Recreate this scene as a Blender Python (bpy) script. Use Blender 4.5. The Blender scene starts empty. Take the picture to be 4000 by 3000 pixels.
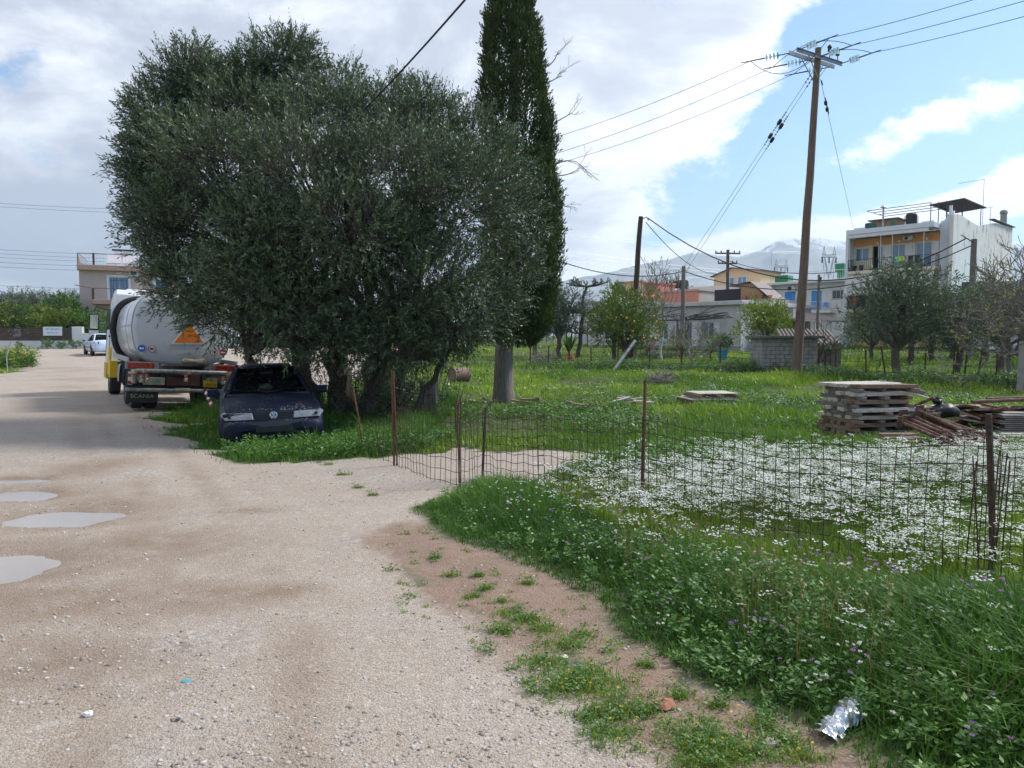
import bpy, bmesh, math, random
import numpy as np
from mathutils import Vector, Matrix

# ---------------------------------------------------------------- camera, sky, sun, exposure
SC = bpy.context.scene
COL = SC.collection
rad = math.radians
F, CX, CY, HZ, CAMZ = 2889.0, 2000.0, 1500.0, 1325.0, 1.7   # focal length and horizon in photo pixels
PITCH = math.atan((CY - HZ) / F)
cam = bpy.data.objects.new('camera', bpy.data.cameras.new('camera'))
COL.objects.link(cam)
cam.data.sensor_width = 36; cam.data.lens = F / 4000 * 36
cam.data.clip_start = 0.05; cam.data.clip_end = 40000
cam.location = (0, 0, CAMZ); cam.rotation_euler = (math.pi / 2 - PITCH, 0, 0)
SC.camera = cam

SUN_DIR = Vector((0.80, 0.30, 0.86)).normalized()          # towards the sun: right, a little ahead
SUN_EL = math.asin(SUN_DIR.z); SUN_AZ = math.atan2(SUN_DIR.x, SUN_DIR.y)
sun = bpy.data.objects.new('sun', bpy.data.lights.new('sun', 'SUN'))
COL.objects.link(sun)
sun.data.energy = 3.9; sun.data.angle = rad(12); sun.data.color = (1.0, 0.955, 0.88)
sun.rotation_euler = SUN_DIR.to_track_quat('Z', 'Y').to_euler()
sun.location = (20, 10, 40)
SC.view_settings.view_transform = 'Standard'; SC.view_settings.look = 'None'
SC.view_settings.gamma = 1.0; SC.view_settings.exposure = 0.30
SC.view_settings.use_curve_mapping = False
SC.cycles.max_bounces = 5; SC.cycles.diffuse_bounces = 3; SC.cycles.glossy_bounces = 3; SC.cycles.transmission_bounces = 4; SC.cycles.transparent_max_bounces = 8
SC.cycles.use_adaptive_sampling = True; SC.cycles.adaptive_threshold = 0.025
SC.cycles.volume_bounces = 0
SC.cycles.use_denoising = True

W = bpy.data.worlds.new('World'); SC.world = W; W.use_nodes = True
W.cycles.sampling_method = 'MANUAL'; W.cycles.sample_map_resolution = 512
def build_world():
    nt = W.node_tree; nt.nodes.clear(); L = nt.links
    def N(t, **k):
        n = nt.nodes.new(t)
        for a, b in k.items(): setattr(n, a, b)
        return n
    def M(op, a, b=None, c=None):
        n = N('ShaderNodeMath', operation=op)
        for i, v in enumerate((a, b, c)):
            if v is None: continue
            if isinstance(v, (int, float)): n.inputs[i].default_value = v
            else: L.new(v, n.inputs[i])
        return n.outputs[0]
    def SS(v, lo, hi):
        n = N('ShaderNodeMapRange', interpolation_type='SMOOTHSTEP')
        L.new(v, n.inputs[0]); n.inputs[1].default_value = lo; n.inputs[2].default_value = hi
        return n.outputs[0]
    sky = N('ShaderNodeTexSky', sky_type='NISHITA', sun_disc=False)
    sky.sun_elevation = SUN_EL; sky.sun_rotation = SUN_AZ
    sky.altitude = 100; sky.air_density = 1.15; sky.dust_density = 0.2; sky.ozone_density = 2.2
    tc = N('ShaderNodeTexCoord')
    sep = N('ShaderNodeSeparateXYZ'); L.new(tc.outputs['Generated'], sep.inputs[0])
    x, y, z = sep.outputs
    az = M('ARCTAN2', x, y); el = M('ARCSINE', z)
    # cloud deck seen in perspective
    den = M('ADD', M('MAXIMUM', z, 0.0), 0.16)
    cp = N('ShaderNodeCombineXYZ'); L.new(M('DIVIDE', x, den), cp.inputs[0]); L.new(M('DIVIDE', y, den), cp.inputs[1])
    def noise(scale, detail, rough, dist=0.0, loc=(0, 0, 0), vec=None):
        mp = N('ShaderNodeMapping'); L.new(vec or cp.outputs[0], mp.inputs[0]); mp.inputs['Location'].default_value = loc
        n = N('ShaderNodeTexNoise', noise_dimensions='3D'); L.new(mp.outputs[0], n.inputs['Vector'])
        n.inputs['Scale'].default_value = scale; n.inputs['Detail'].default_value = detail
        n.inputs['Roughness'].default_value = rough; n.inputs['Distortion'].default_value = dist
        return n.outputs[0]
    ae = N('ShaderNodeCombineXYZ'); L.new(az, ae.inputs[0]); L.new(M('MULTIPLY', el, 1.7), ae.inputs[1])
    n1 = noise(5.5, 12, 0.66, 0.35, (3.1, 1.7, 0), ae.outputs[0])
    n2 = noise(2.0, 6, 0.55, 0.2, (9.3, 4.2, 2.0), cp.outputs[0])
    def A(px): return math.atan((px - CX) / F)
    def E(px, py):
        d = (F ** 2 + (px - CX) ** 2) ** .5
        return math.atan((HZ - py) / d)
    def blob(px, py, rx, ry, rot=0.0):
        a0, e0 = A(px), E(px, py); c, s = math.cos(rad(rot)), math.sin(rad(rot))
        da = M('SUBTRACT', az, a0); de = M('SUBTRACT', el, e0)
        u = M('ADD', M('MULTIPLY', da, c * F / rx), M('MULTIPLY', de, s * F / rx))
        v = M('ADD', M('MULTIPLY', da, -s * F / ry), M('MULTIPLY', de, c * F / ry))
        q = M('ADD', M('MULTIPLY', u, u), M('MULTIPLY', v, v))
        return M('EXPONENT', M('MULTIPLY', q, -1.0))
    # overcast weather to the left and overhead, breaking up to the right along a slanted edge
    edge = M('ADD', M('MULTIPLY', M('SUBTRACT', az, A(2860)), -1.0), M('MULTIPLY', M('SUBTRACT', el, E(2860, 480)), 1.15))
    over = SS(edge, -0.10, 0.13)
    bias = M('MULTIPLY', over, 0.36)
    for b in ((3660, 480, 380, 80, 14, .27), (3980, 730, 200, 80, 10, .25), (3500, 880, 480, 60, 12, .30),
              (2780, 960, 330, 60, 14, .28), (2350, 880, 240, 110, 0, .22), (3230, 930, 260, 110, 0, .22),
              (2250, 1010, 700, 60, 0, .20), (3980, 130, 330, 70, 20, .06), (3160, 210, 90, 90, 0, -.40), (120, 270, 110, 70, 20, -.24),
              (300, 830, 260, 40, 0, -.05)):
        bias = M('ADD', bias, M('MULTIPLY', blob(*b[:5]), b[5]))
    cov = M('ADD', n1, bias)
    mask = SS(cov, 0.61, 0.77)
    # cloud shade: thick bases are grey blue, edges white
    n3_ = noise(3.4, 7, 0.6, 0.4, (1.3, 8.8, 5.0), ae.outputs[0])
    thick = SS(M('ADD', M('MULTIPLY', over, 0.30), M('ADD', M('MULTIPLY', n2, 0.50), M('MULTIPLY', n3_, 1.15))), 0.86, 1.22)
    left = SS(az, 0.25, -0.35)
    g = M('MINIMUM', M('ADD', M('MULTIPLY', thick, 0.85), M('MULTIPLY', left, 0.18)), 1.0)
    ramp = N('ShaderNodeMix', data_type='RGBA'); L.new(g, ramp.inputs[0])
    ramp.inputs[6].default_value = (1.20, 1.22, 1.26, 1); ramp.inputs[7].default_value = (0.52, 0.56, 0.66, 1)
    tint = N('ShaderNodeMix', data_type='RGBA', blend_type='MULTIPLY'); tint.inputs[0].default_value = 1.0; L.new(sky.outputs[0], tint.inputs[6]); tint.inputs[7].default_value = (0.87, 0.945, 1.06, 1)
    b1 = N('ShaderNodeBackground'); L.new(tint.outputs[2], b1.inputs[0]); b1.inputs[1].default_value = 0.15
    b2 = N('ShaderNodeBackground'); L.new(ramp.outputs[2], b2.inputs[0]); b2.inputs[1].default_value = 1.0
    mx = N('ShaderNodeMixShader'); L.new(mask, mx.inputs[0]); L.new(b1.outputs[0], mx.inputs[1]); L.new(b2.outputs[0], mx.inputs[2])
    out = N('ShaderNodeOutputWorld'); L.new(mx.outputs[0], out.inputs[0])
build_world()

# ---------------------------------------------------------------- terrain and picture-to-place helpers
def smooth(a, lo, hi):
    t = np.clip((a - lo) / (hi - lo), 0, 1); return t * t * (3 - 2 * t)
def hash2(i, j, s=0):
    n = (i.astype(np.int64) * 374761393 + j.astype(np.int64) * 668265263 + s * 1442695041) & 0x7fffffff
    n = ((n ^ (n >> 13)) * 1274126177) & 0x7fffffff
    n = (n ^ (n >> 16)) & 0x7fffffff
    return n / 0x7fffffff
def vnoise(x, y, s=0):
    x = np.asarray(x, float); y = np.asarray(y, float)
    i = np.floor(x); j = np.floor(y); u = x - i; v = y - j
    u = u * u * (3 - 2 * u); v = v * v * (3 - 2 * v)
    a = hash2(i, j, s); b = hash2(i + 1, j, s); c = hash2(i, j + 1, s); d = hash2(i + 1, j + 1, s)
    return (a * (1 - u) + b * u) * (1 - v) + (c * (1 - u) + d * u) * v
def fbm(x, y, oct=4, s=0):
    t = 0; a = .5; n = 0
    for k in range(oct):
        t = t + a * vnoise(x * 2 ** k, y * 2 ** k, s + k * 17); n += a; a *= .5
    return t / n
PUDDLES = []      # (x, y, rx, ry, depth)
def hgt(x, y):
    x = np.asarray(x, float); y = np.asarray(y, float)
    z = 1.05 * np.clip((y - 22) / 43, 0, 1) ** 1.6 + np.clip(y - 65, 0, 1e9) * 0.004
    # ditch under the olive tree where the old car and the truck's right wheels stand
    d1 = np.exp(-(((x + 4.6) * .9 + (y - 14.3) * .34) / 2.0) ** 2 - (((y - 14.3) * .9 - (x + 4.6) * .34) / 3.2) ** 2)
    d2 = np.exp(-(((x + 8.2)) / 1.6) ** 2 - ((y - 20.5) / 3.0) ** 2)
    z = z - .22 * d1 - .12 * d2
    # weedy bank in the near right corner and soft unevenness
    z = z + .10 * smooth(x - .1 * y, 1.2, 2.8) * (1 - smooth(y, 4, 7))
    z = z + (fbm(x * .35, y * .35, 3, 5) - .5) * .10 * np.clip(y / 12, .25, 1) * (1 - smooth(y, 60, 90))
    for (a, b, rx, ry, dp) in PUDDLES:
        q = ((x - a) / rx) ** 2 + ((y - b) / ry) ** 2; k = q < 9
        if k.any():
            qk = q[k] * (1 + 1.5 * (fbm(x[k] * 1.9, y[k] * 3.2, 4, 77) - .5)); z[k] = z[k] - dp * np.exp(-np.maximum(qk, 0) ** 2 * .7)
    k = (y < 18) & (np.abs(x) < 20)
    if k.any(): z[k] += (fbm(x[k] * 3.1, y[k] * 3.1, 3, 9) - .5) * .022
    return z
def hz(x, y): return float(hgt(np.array([x]), np.array([y]))[0])
cp_, sp_ = math.cos(PITCH), math.sin(PITCH)
def ray(px, py):
    r, u = (px - CX) / F, -(py - CY) / F
    return Vector((r, cp_ + u * sp_, -sp_ + u * cp_))
def at(px, py, Y):                       # the point of a sight line at distance Y
    d = ray(px, py); return Vector((0, 0, CAMZ)) + d * (Y / d.y)
def G(px, py):                           # where a sight line meets the ground
    d = ray(px, py); Y = 2.0; step = .15
    while Y < 400:
        p = at(px, py, Y)
        if p.z <= hz(p.x, p.y): break
        Y += step * max(1, Y / 10)
    lo, hi = Y - step * max(1, Y / 10) * 1.5, Y
    for _ in range(18):
        m = (lo + hi) / 2; p = at(px, py, m)
        if p.z <= hz(p.x, p.y): hi = m
        else: lo = m
    return at(px, py, hi)
def gx(px, Y):                           # ground point in photo column px at distance Y
    x = (px - CX) / F * Y * (1.0)
    x = x * (1 + 0.0)
    return Vector((x, Y, hz(x, Y)))
def poly_sd(px, py, poly):
    """signed distance to a polygon, positive inside"""
    px = np.asarray(px, float); py = np.asarray(py, float)
    best = np.full(px.shape, 1e18); ins = np.zeros(px.shape, bool)
    n = len(poly)
    for i in range(n):
        x1, y1 = poly[i][0], poly[i][1]; x2, y2 = poly[(i + 1) % n][0], poly[(i + 1) % n][1]
        dx, dy = x2 - x1, y2 - y1; l = dx * dx + dy * dy + 1e-12
        t = np.clip(((px - x1) * dx + (py - y1) * dy) / l, 0, 1)
        best = np.minimum(best, (px - x1 - t * dx) ** 2 + (py - y1 - t * dy) ** 2)
        c = (y1 > py) != (y2 > py)
        with np.errstate(divide='ignore', invalid='ignore'):
            xi = (x2 - x1) * (py - y1) / (y2 - y1 if y2 != y1 else 1e-12) + x1
        ins ^= c & (px < xi)
    d = np.sqrt(best); return np.where(ins, d, -d)

# ---------------------------------------------------------------- object helpers
def link(o, parent=None):
    COL.objects.link(o)
    if parent is not None: o.parent = parent
    return o
def tag(o, label=None, cat=None, group=None, kind=None):
    for k, v in (('label', label), ('category', cat), ('group', group), ('kind', kind)):
        if v: o[k] = v
    return o
def thing(name, label, cat, loc=(0, 0, 0), rz=0.0, group=None):
    o = link(bpy.data.objects.new(name, None)); o.location = loc; o.rotation_euler = (0, 0, rz)
    o.empty_display_size = .1
    return tag(o, label, cat, group)
def copy_tree(o, parent=None):
    c = o.copy(); COL.objects.link(c); c.parent = parent
    for ch in list(o.children): copy_tree(ch, c)
    return c
class MB:
    def __init__(s): s.v = []; s.f = []
    def add(s, vs, fs):
        b = len(s.v); s.v += [tuple(v) for v in vs]; s.f += [tuple(i + b for i in f) for f in fs]; return s
    def box(s, x0, x1, y0, y1, z0, z1):
        return s.add([(x0, y0, z0), (x1, y0, z0), (x1, y1, z0), (x0, y1, z0), (x0, y0, z1), (x1, y0, z1), (x1, y1, z1), (x0, y1, z1)],
                     [(0, 3, 2, 1), (4, 5, 6, 7), (0, 1, 5, 4), (1, 2, 6, 5), (2, 3, 7, 6), (3, 0, 4, 7)])
    def obox(s, c, sz, m=None):              # box at centre c with size sz turned by matrix m
        n = len(s.v); hx, hy, h_ = sz[0] / 2, sz[1] / 2, sz[2] / 2
        s.box(-hx, hx, -hy, hy, -h_, h_)
        for i in range(n, len(s.v)):
            p = Vector(s.v[i])
            if m is not None: p = m @ p
            s.v[i] = tuple(p + Vector(c))
        return s
    def beam(s, a, b, w, h=None):            # rectangular bar from a to b
        a, b = Vector(a), Vector(b); d = b - a; h = h or w
        m = d.to_track_quat('X', 'Z').to_matrix()
        return s.obox((a + b) / 2, (d.length, w, h), m)
    def tube(s, pts, r, n=6, cap=True):
        pts = [Vector(p) for p in pts]; k = len(pts)
        rs = list(r) if hasattr(r, '__len__') else [r] * k
        base = len(s.v); up = Vector((0, 0, 1))
        t0 = (pts[1] - pts[0]).normalized()
        u = t0.cross(up) if abs(t0.z) < .95 else t0.cross(Vector((1, 0, 0))); u.normalize()
        for i, p in enumerate(pts):
            t = (pts[min(i + 1, k - 1)] - pts[max(i - 1, 0)])
            if t.length < 1e-9: t = t0
            t = t.normalized()
            u = (u - t * u.dot(t)); u = u.normalized() if u.length > 1e-6 else t.orthogonal().normalized()
            w = t.cross(u)
            for j in range(n):
                a = 2 * math.pi * j / n
                s.v.append(tuple(p + (u * math.cos(a) + w * math.sin(a)) * rs[i]))
        for i in range(k - 1):
            for j in range(n):
                a, b = base + i * n + j, base + i * n + (j + 1) % n
                s.f.append((a, b, b + n, a + n))
        if cap:
            s.f.append(tuple(base + j for j in reversed(range(n)))); s.f.append(tuple(base + (k - 1) * n + j for j in range(n)))
        return s
    def cyl(s, a, b, r, n=12, r2=None): return s.tube([a, b], [r, r if r2 is None else r2], n)
    def lathe(s, c, prof, n=16, axis='z'):   # prof: (radius, height)
        base = len(s.v); c = Vector(c)
        for (r, h) in prof:
            for j in range(n):
                a = 2 * math.pi * j / n; p = (r * math.cos(a), r * math.sin(a), h)
                if axis == 'x': p = (h, p[0], p[1])
                if axis == 'y': p = (p[0], h, p[1])
                s.v.append(tuple(c + Vector(p)))
        for i in range(len(prof) - 1):
            for j in range(n):
                a, b = base + i * n + j, base + i * n + (j + 1) % n
                f = (a, b, b + n, a + n)
                s.f.append(f if axis != 'y' else f[::-1])
        s.f.append(tuple(base + j for j in range(n))); s.f.append(tuple(base + (len(prof) - 1) * n + j for j in range(n)))
        return s
    def prism(s, poly, axis, a, b):          # polygon of (u,v) extruded along axis from a to b
        n = len(poly); mk = {'x': lambda u, v, w: (w, u, v), 'y': lambda u, v, w: (u, w, v), 'z': lambda u, v, w: (u, v, w)}[axis]
        vs = [mk(u, v, a) for u, v in poly] + [mk(u, v, b) for u, v in poly]
        fs = [tuple(range(n)), tuple(reversed(range(n, 2 * n)))] + [(i, i + n, (i + 1) % n + n, (i + 1) % n) for i in range(n)]
        return s.add(vs, fs)
    def loft(s, rings, cap=True, closed=True):
        base = len(s.v); n = len(rings[0])
        for r in rings: s.v += [tuple(p) for p in r]
        for i in range(len(rings) - 1):
            for j in range(n if closed else n - 1):
                a, b = base + i * n + j, base + i * n + (j + 1) % n
                s.f.append((a, b, b + n, a + n))
        if cap: s.f.append(tuple(base + j for j in reversed(range(n)))); s.f.append(tuple(base + (len(rings) - 1) * n + j for j in range(n)))
        return s
    def ell(s, c, r, n=10, m=7, jit=0, rng=None):
        prof = []
        for i in range(m + 1):
            t = math.pi * i / m; prof.append((max(math.sin(t), .001), -math.cos(t)))
        b = len(s.v); s.lathe((0, 0, 0), prof, n)
        for i in range(b, len(s.v)):
            p = s.v[i]; k = 1 + (rng.uniform(-jit, jit) if rng else 0)
            s.v[i] = (c[0] + p[0] * r[0] * k, c[1] + p[1] * r[1] * k, c[2] + p[2] * r[2] * k)
        return s
    def build(s, name, mat, parent=None, smooth=False, bevel=0, loc=None, segs=1, kind=None, angle=None):
        me = bpy.data.meshes.new(name); me.from_pydata(s.v, [], s.f)
        bm = bmesh.new(); bm.from_mesh(me)
        bmesh.ops.recalc_face_normals(bm, faces=bm.faces)
        if bevel: bmesh.ops.bevel(bm, geom=list(bm.edges), offset=bevel, segments=segs, profile=.6, affect='EDGES', clamp_overlap=True)
        if smooth:
            for f in bm.faces: f.smooth = True
            an = rad(angle or 35)
            for e in bm.edges:
                if len(e.link_faces) == 2 and e.calc_face_angle(0) > an: e.smooth = False
        bm.to_mesh(me); bm.free()
        me.materials.append(MT(mat)); o = link(bpy.data.objects.new(name, me), parent)
        if loc is not None: o.location = loc
        if kind: o['kind'] = kind
        return o
def np_mesh(name, V, Fc, mat, parent=None, attrs=None, smooth=False):
    """V (n,3), Fc (m,k) uniform faces"""
    me = bpy.data.meshes.new(name); V = np.asarray(V, np.float32); Fc = np.asarray(Fc, np.int32); k = Fc.shape[1]
    me.vertices.add(len(V)); me.vertices.foreach_set('co', V.ravel())
    me.loops.add(Fc.size); me.loops.foreach_set('vertex_index', Fc.ravel())
    me.polygons.add(len(Fc)); me.polygons.foreach_set('loop_start', np.arange(0, Fc.size, k, dtype=np.int32))
    try: me.polygons.foreach_set('loop_total', np.full(len(Fc), k, np.int32))
    except Exception: pass
    if smooth: me.polygons.foreach_set('use_smooth', np.ones(len(Fc), bool))
    for nm, a in (attrs or {}).items():
        a = np.asarray(a, np.float32)
        if a.ndim == 1:
            at_ = me.attributes.new(nm, 'FLOAT', 'POINT'); at_.data.foreach_set('value', a)
        else:
            at_ = me.attributes.new(nm, 'FLOAT_VECTOR', 'POINT'); at_.data.foreach_set('vector', a.ravel())
    me.update(calc_edges=True); me.validate()
    me.materials.append(MT(mat)); return link(bpy.data.objects.new(name, me), parent)

# ---------------------------------------------------------------- materials
MATS = {}
def MT(m): return MATS[m] if isinstance(m, str) else m
def nodes_of(name):
    m = bpy.data.materials.new(name); m.use_nodes = True; nt = m.node_tree; nt.nodes.clear(); MATS[name] = m
    out = nt.nodes.new('ShaderNodeOutputMaterial'); b = nt.nodes.new('ShaderNodeBsdfPrincipled')
    nt.links.new(b.outputs[0], out.inputs[0]); return m, nt, b, out
def tnoise(nt, scale, detail=4, rough=.55, co='Object', stretch=None, w=0):
    tc = nt.nodes.new('ShaderNodeTexCoord'); v = tc.outputs[co]
    if stretch:
        mp = nt.nodes.new('ShaderNodeMapping'); nt.links.new(v, mp.inputs[0]); mp.inputs['Scale'].default_value = stretch; v = mp.outputs[0]
    n = nt.nodes.new('ShaderNodeTexNoise'); nt.links.new(v, n.inputs['Vector'])
    n.inputs['Scale'].default_value = scale; n.inputs['Detail'].default_value = detail; n.inputs['Roughness'].default_value = rough
    n.inputs['Distortion'].default_value = w
    return n.outputs[0]
def mixc(nt, fac, a, b, mode='MIX'):
    n = nt.nodes.new('ShaderNodeMix'); n.data_type = 'RGBA'; n.blend_type = mode
    for s, v in ((0, fac), (6, a), (7, b)):
        if hasattr(v, 'is_output'): nt.links.new(v, n.inputs[s])
        elif isinstance(v, (int, float)): n.inputs[s].default_value = v
        else: n.inputs[s].default_value = (v[0], v[1], v[2], 1)
    return n.outputs[2]
def rng_(nt, v, lo, hi, a=0., b=1.):
    n = nt.nodes.new('ShaderNodeMapRange'); nt.links.new(v, n.inputs[0])
    n.inputs[1].default_value, n.inputs[2].default_value, n.inputs[3].default_value, n.inputs[4].default_value = lo, hi, a, b
    return n.outputs[0]
def mth(nt, op, a, b=0.):
    n = nt.nodes.new('ShaderNodeMath'); n.operation = op
    for i, v in enumerate((a, b)):
        if hasattr(v, 'is_output'): nt.links.new(v, n.inputs[i])
        else: n.inputs[i].default_value = v
    return n.outputs[0]
def bump(nt, b, h, strength=.3, dist=.02):
    n = nt.nodes.new('ShaderNodeBump'); nt.links.new(h, n.inputs['Height']); n.inputs['Strength'].default_value = strength
    n.inputs['Distance'].default_value = dist; nt.links.new(n.outputs[0], b.inputs['Normal'])
def mk(name, col, rough=.7, metal=0., var=.25, scale=3., col2=None, c2=(.45, .62), bs=0., bscale=30., stretch=None, dirt=None, dscale=1.2, dlev=(.52, .72), coat=0., spec=.5):
    """plain procedural surface: two-tone noise colour, optional second colour patches and stains, optional relief"""
    m, nt, b, out = nodes_of(name)
    n = tnoise(nt, scale, 5, .6, stretch=stretch)
    dark = tuple(c * (1 - var) for c in col); lite = tuple(min(1, c * (1 + var * .6)) for c in col)
    c = mixc(nt, rng_(nt, n, .3, .7), dark, lite)
    if col2 is not None: c = mixc(nt, rng_(nt, tnoise(nt, scale * 1.7, 6, .65, stretch=stretch), *c2), c, col2)
    if dirt is not None: c = mixc(nt, rng_(nt, tnoise(nt, dscale, 6, .65, stretch=(1, 1, .35)), *dlev), c, dirt)
    nt.links.new(c, b.inputs['Base Color'])
    r = rng_(nt, tnoise(nt, scale * 2.3, 3), .3, .7, max(0, rough - .1), min(1, rough + .1)); nt.links.new(r, b.inputs['Roughness'])
    b.inputs['Metallic'].default_value = metal; b.inputs['Specular IOR Level'].default_value = spec
    if coat: b.inputs['Coat Weight'].default_value = coat; b.inputs['Coat Roughness'].default_value = .1
    if bs: bump(nt, b, tnoise(nt, bscale, 5, .65, stretch=stretch), bs, .02)
    return m
def mk_leaf(name, col, back=None, var=.35, hue=None, trans=.25, rough=.5, spec=.4):
    """leaf: per-leaf tone from attribute 'rnd', paler underside, some light through"""
    m, nt, b, out = nodes_of(name)
    at_ = nt.nodes.new('ShaderNodeAttribute'); at_.attribute_name = 'rnd'; r = at_.outputs['Fac']
    c = mixc(nt, r, tuple(x * (1 - var) for x in col), tuple(x * (1 + var) for x in (hue or col)))
    if back is not None:
        g = nt.nodes.new('ShaderNodeNewGeometry'); c = mixc(nt, mth(nt, 'MULTIPLY', g.outputs['Backfacing'], .85), c, back)
    nt.links.new(c, b.inputs['Base Color']); b.inputs['Roughness'].default_value = rough; b.inputs['Specular IOR Level'].default_value = spec
    if trans:
        t = nt.nodes.new('ShaderNodeBsdfTranslucent'); nt.links.new(mixc(nt, .5, c, (min(1, col[0] * 2.4), min(1, col[1] * 2.6), col[2] * 1.2)), t.inputs[0])
        ms = nt.nodes.new('ShaderNodeMixShader'); ms.inputs[0].default_value = trans
        nt.links.new(b.outputs[0], ms.inputs[1]); nt.links.new(t.outputs[0], ms.inputs[2]); nt.links.new(ms.outputs[0], out.inputs[0])
    return m
def mk_glass(name, tint=(.05, .07, .09), rough=.06):
    m, nt, b, out = nodes_of(name)
    b.inputs['Base Color'].default_value = (*tint, 1); b.inputs['Roughness'].default_value = rough
    b.inputs['Specular IOR Level'].default_value = .8; return m
def text_part(name, body, size, mat, parent, loc, rot, thick=.004, xs=1.0, align='CENTER', bold=0.0):
    cu = bpy.data.curves.new(name, 'FONT'); cu.body = body; cu.size = size; cu.extrude = thick; cu.align_x = align; cu.align_y = 'CENTER'
    cu.offset = bold
    tmp = bpy.data.objects.new(name, cu); COL.objects.link(tmp)
    dg = bpy.context.evaluated_depsgraph_get(); me = bpy.data.meshes.new_from_object(tmp.evaluated_get(dg))
    bpy.data.objects.remove(tmp); me.materials.clear(); me.materials.append(MT(mat))
    o = link(bpy.data.objects.new(name, me), parent); o.location = loc; o.rotation_euler = rot; o.scale = (xs, 1, 1)
    return o
# ---------------------------------------------------------------- base materials
mk('concrete', (.36, .35, .33), .85, var=.25, scale=2, dirt=(.16, .15, .13), bs=.3, bscale=25)
mk('white_wall', (.70, .70, .68), .85, var=.08, scale=1.5, dirt=(.45, .43, .40), dlev=(.6, .85), bs=.1)
mk('old_plaster', (.52, .51, .50), .9, var=.12, scale=.8, dirt=(.30, .29, .28), dscale=.8, dlev=(.5, .8), bs=.15)
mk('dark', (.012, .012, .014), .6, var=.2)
mk('steel', (.32, .34, .35), .45, .7, var=.2)
mk('galv', (.42, .44, .45), .5, .6, var=.2)
mk('rust', (.10, .045, .025), .85, var=.45, scale=25, col2=(.17, .075, .035), bs=.3, bscale=120)
mk('black_rubber', (.018, .018, .019), .75, var=.3, scale=8)
mk('black_cable', (.012, .012, .014), .5, var=.1)
mk('pole_wood', (.145, .088, .058), .85, var=.35, scale=6, stretch=(4, 4, .25), col2=(.19, .16, .135), c2=(.4, .75), bs=.5, bscale=14)
mk('pole_dark', (.075, .05, .036), .9, var=.35, scale=6, stretch=(4, 4, .25), bs=.5, bscale=14)
mk('grey_wood', (.20, .17, .145), .9, var=.4, scale=7, stretch=(4, 4, .3), bs=.4, bscale=14)
mk('bark', (.075, .062, .05), .95, var=.5, scale=8, stretch=(3, 3, .6), col2=(.15, .135, .115), bs=.8, bscale=12)
mk('pale_bark', (.23, .20, .17), .95, var=.35, scale=7, stretch=(5, 5, .25), col2=(.12, .10, .085), bs=.8, bscale=14)
mk('bare_twig', (.22, .195, .175), .9, var=.35, scale=6)
mk_leaf('grass_blade', (.088, .185, .020), hue=(.24, .31, .03), var=.35, trans=.36, rough=.45)
mk_leaf('grass_dark', (.050, .14, .024), hue=(.11, .21, .03), var=.35, trans=.25, rough=.6, spec=.2)
mk_leaf('weed_leaf', (.058, .150, .034), hue=(.105, .205, .042), var=.35, trans=.2, rough=.5)
mk_leaf('dry_stalk', (.22, .17, .07), hue=(.30, .18, .08), var=.35, trans=.2, rough=.7)
mk_leaf('white_petal', (.74, .76, .72), var=.08, trans=.3, rough=.6)
mk_leaf('yellow_petal', (.72, .55, .04), var=.15, trans=.3, rough=.6)
mk_leaf('mauve_petal', (.36, .27, .36), var=.3, trans=.3, rough=.7)
mk_leaf('purple_petal', (.34, .17, .46), var=.25, trans=.3, rough=.6)

# ---------------------------------------------------------------- ground: one sheet out to the horizon
for px, py, rx, ry in ((75, 1873, .36, .17), (70, 1930, .46, .28), (250, 2018, .50, .32), (-25, 2220, .54, .46)):
    p = G(px, py); PUDDLES.append((p.x, p.y, rx, ry, .055))
ROAD_PX = [(3010, 3060), (2820, 2950), (2600, 2830), (2330, 2720), (2180, 2600), (1930, 2420), (1800, 2330), (1640, 2230), (1620, 2120), (1660, 1985), (1780, 1915),
           (1880, 1872), (2030, 1880), (2120, 1850), (2230, 1800), (2290, 1775), (2120, 1765), (1950, 1768), (1790, 1758), (1640, 1775), (1500, 1790), (1330, 1800),
           (1180, 1806), (1000, 1800), (880, 1785), (760, 1735), (690, 1680), (620, 1625), (700, 1590), (800, 1540)]
ROAD = [tuple(G(*p)[:2]) for p in ROAD_PX]
ROAD += [(-6.2, 24), (-6, 30), (-8, 40), (-8, 62.0), (-70, 62.0), (-70, 56)]
ROAD += [tuple(G(*p)[:2]) for p in ((55, 1372), (95, 1385), (112, 1405), (118, 1432), (62, 1452), (-120, 1480), (-400, 1500))]
ROAD += [(-14, 9), (-12, 0), (-8, -4), (3, -4), (2.0, 1.5)]
DIRT_PX = [(3700, 3100), (3330, 2900), (3000, 2800), (2700, 2660), (2450, 2500), (2330, 2330), (2150, 2240), (1950, 2150), (1750, 2100), (1600, 2040), (1480, 2100), (1480, 2220),
           (1640, 2340), (1900, 2440), (2150, 2620), (2330, 2760), (2600, 2900), (2750, 3100)]
DIRT = [tuple(G(*p)[:2]) for p in DIRT_PX]
def zones(x, y):
    w = (fbm(x * 1.3, y * 1.3, 4, 31) - .5)
    d = np.hypot(x, y)
    w2 = fbm(x * 5.5, y * 5.5, 3, 33) - .5
    road = poly_sd(x, y, ROAD) + w * np.clip(d * .09, .35, 1.3) + w2 * .35
    dirt = poly_sd(x, y, DIRT) + w * .7 + w2 * .3
    return road, dirt
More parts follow.
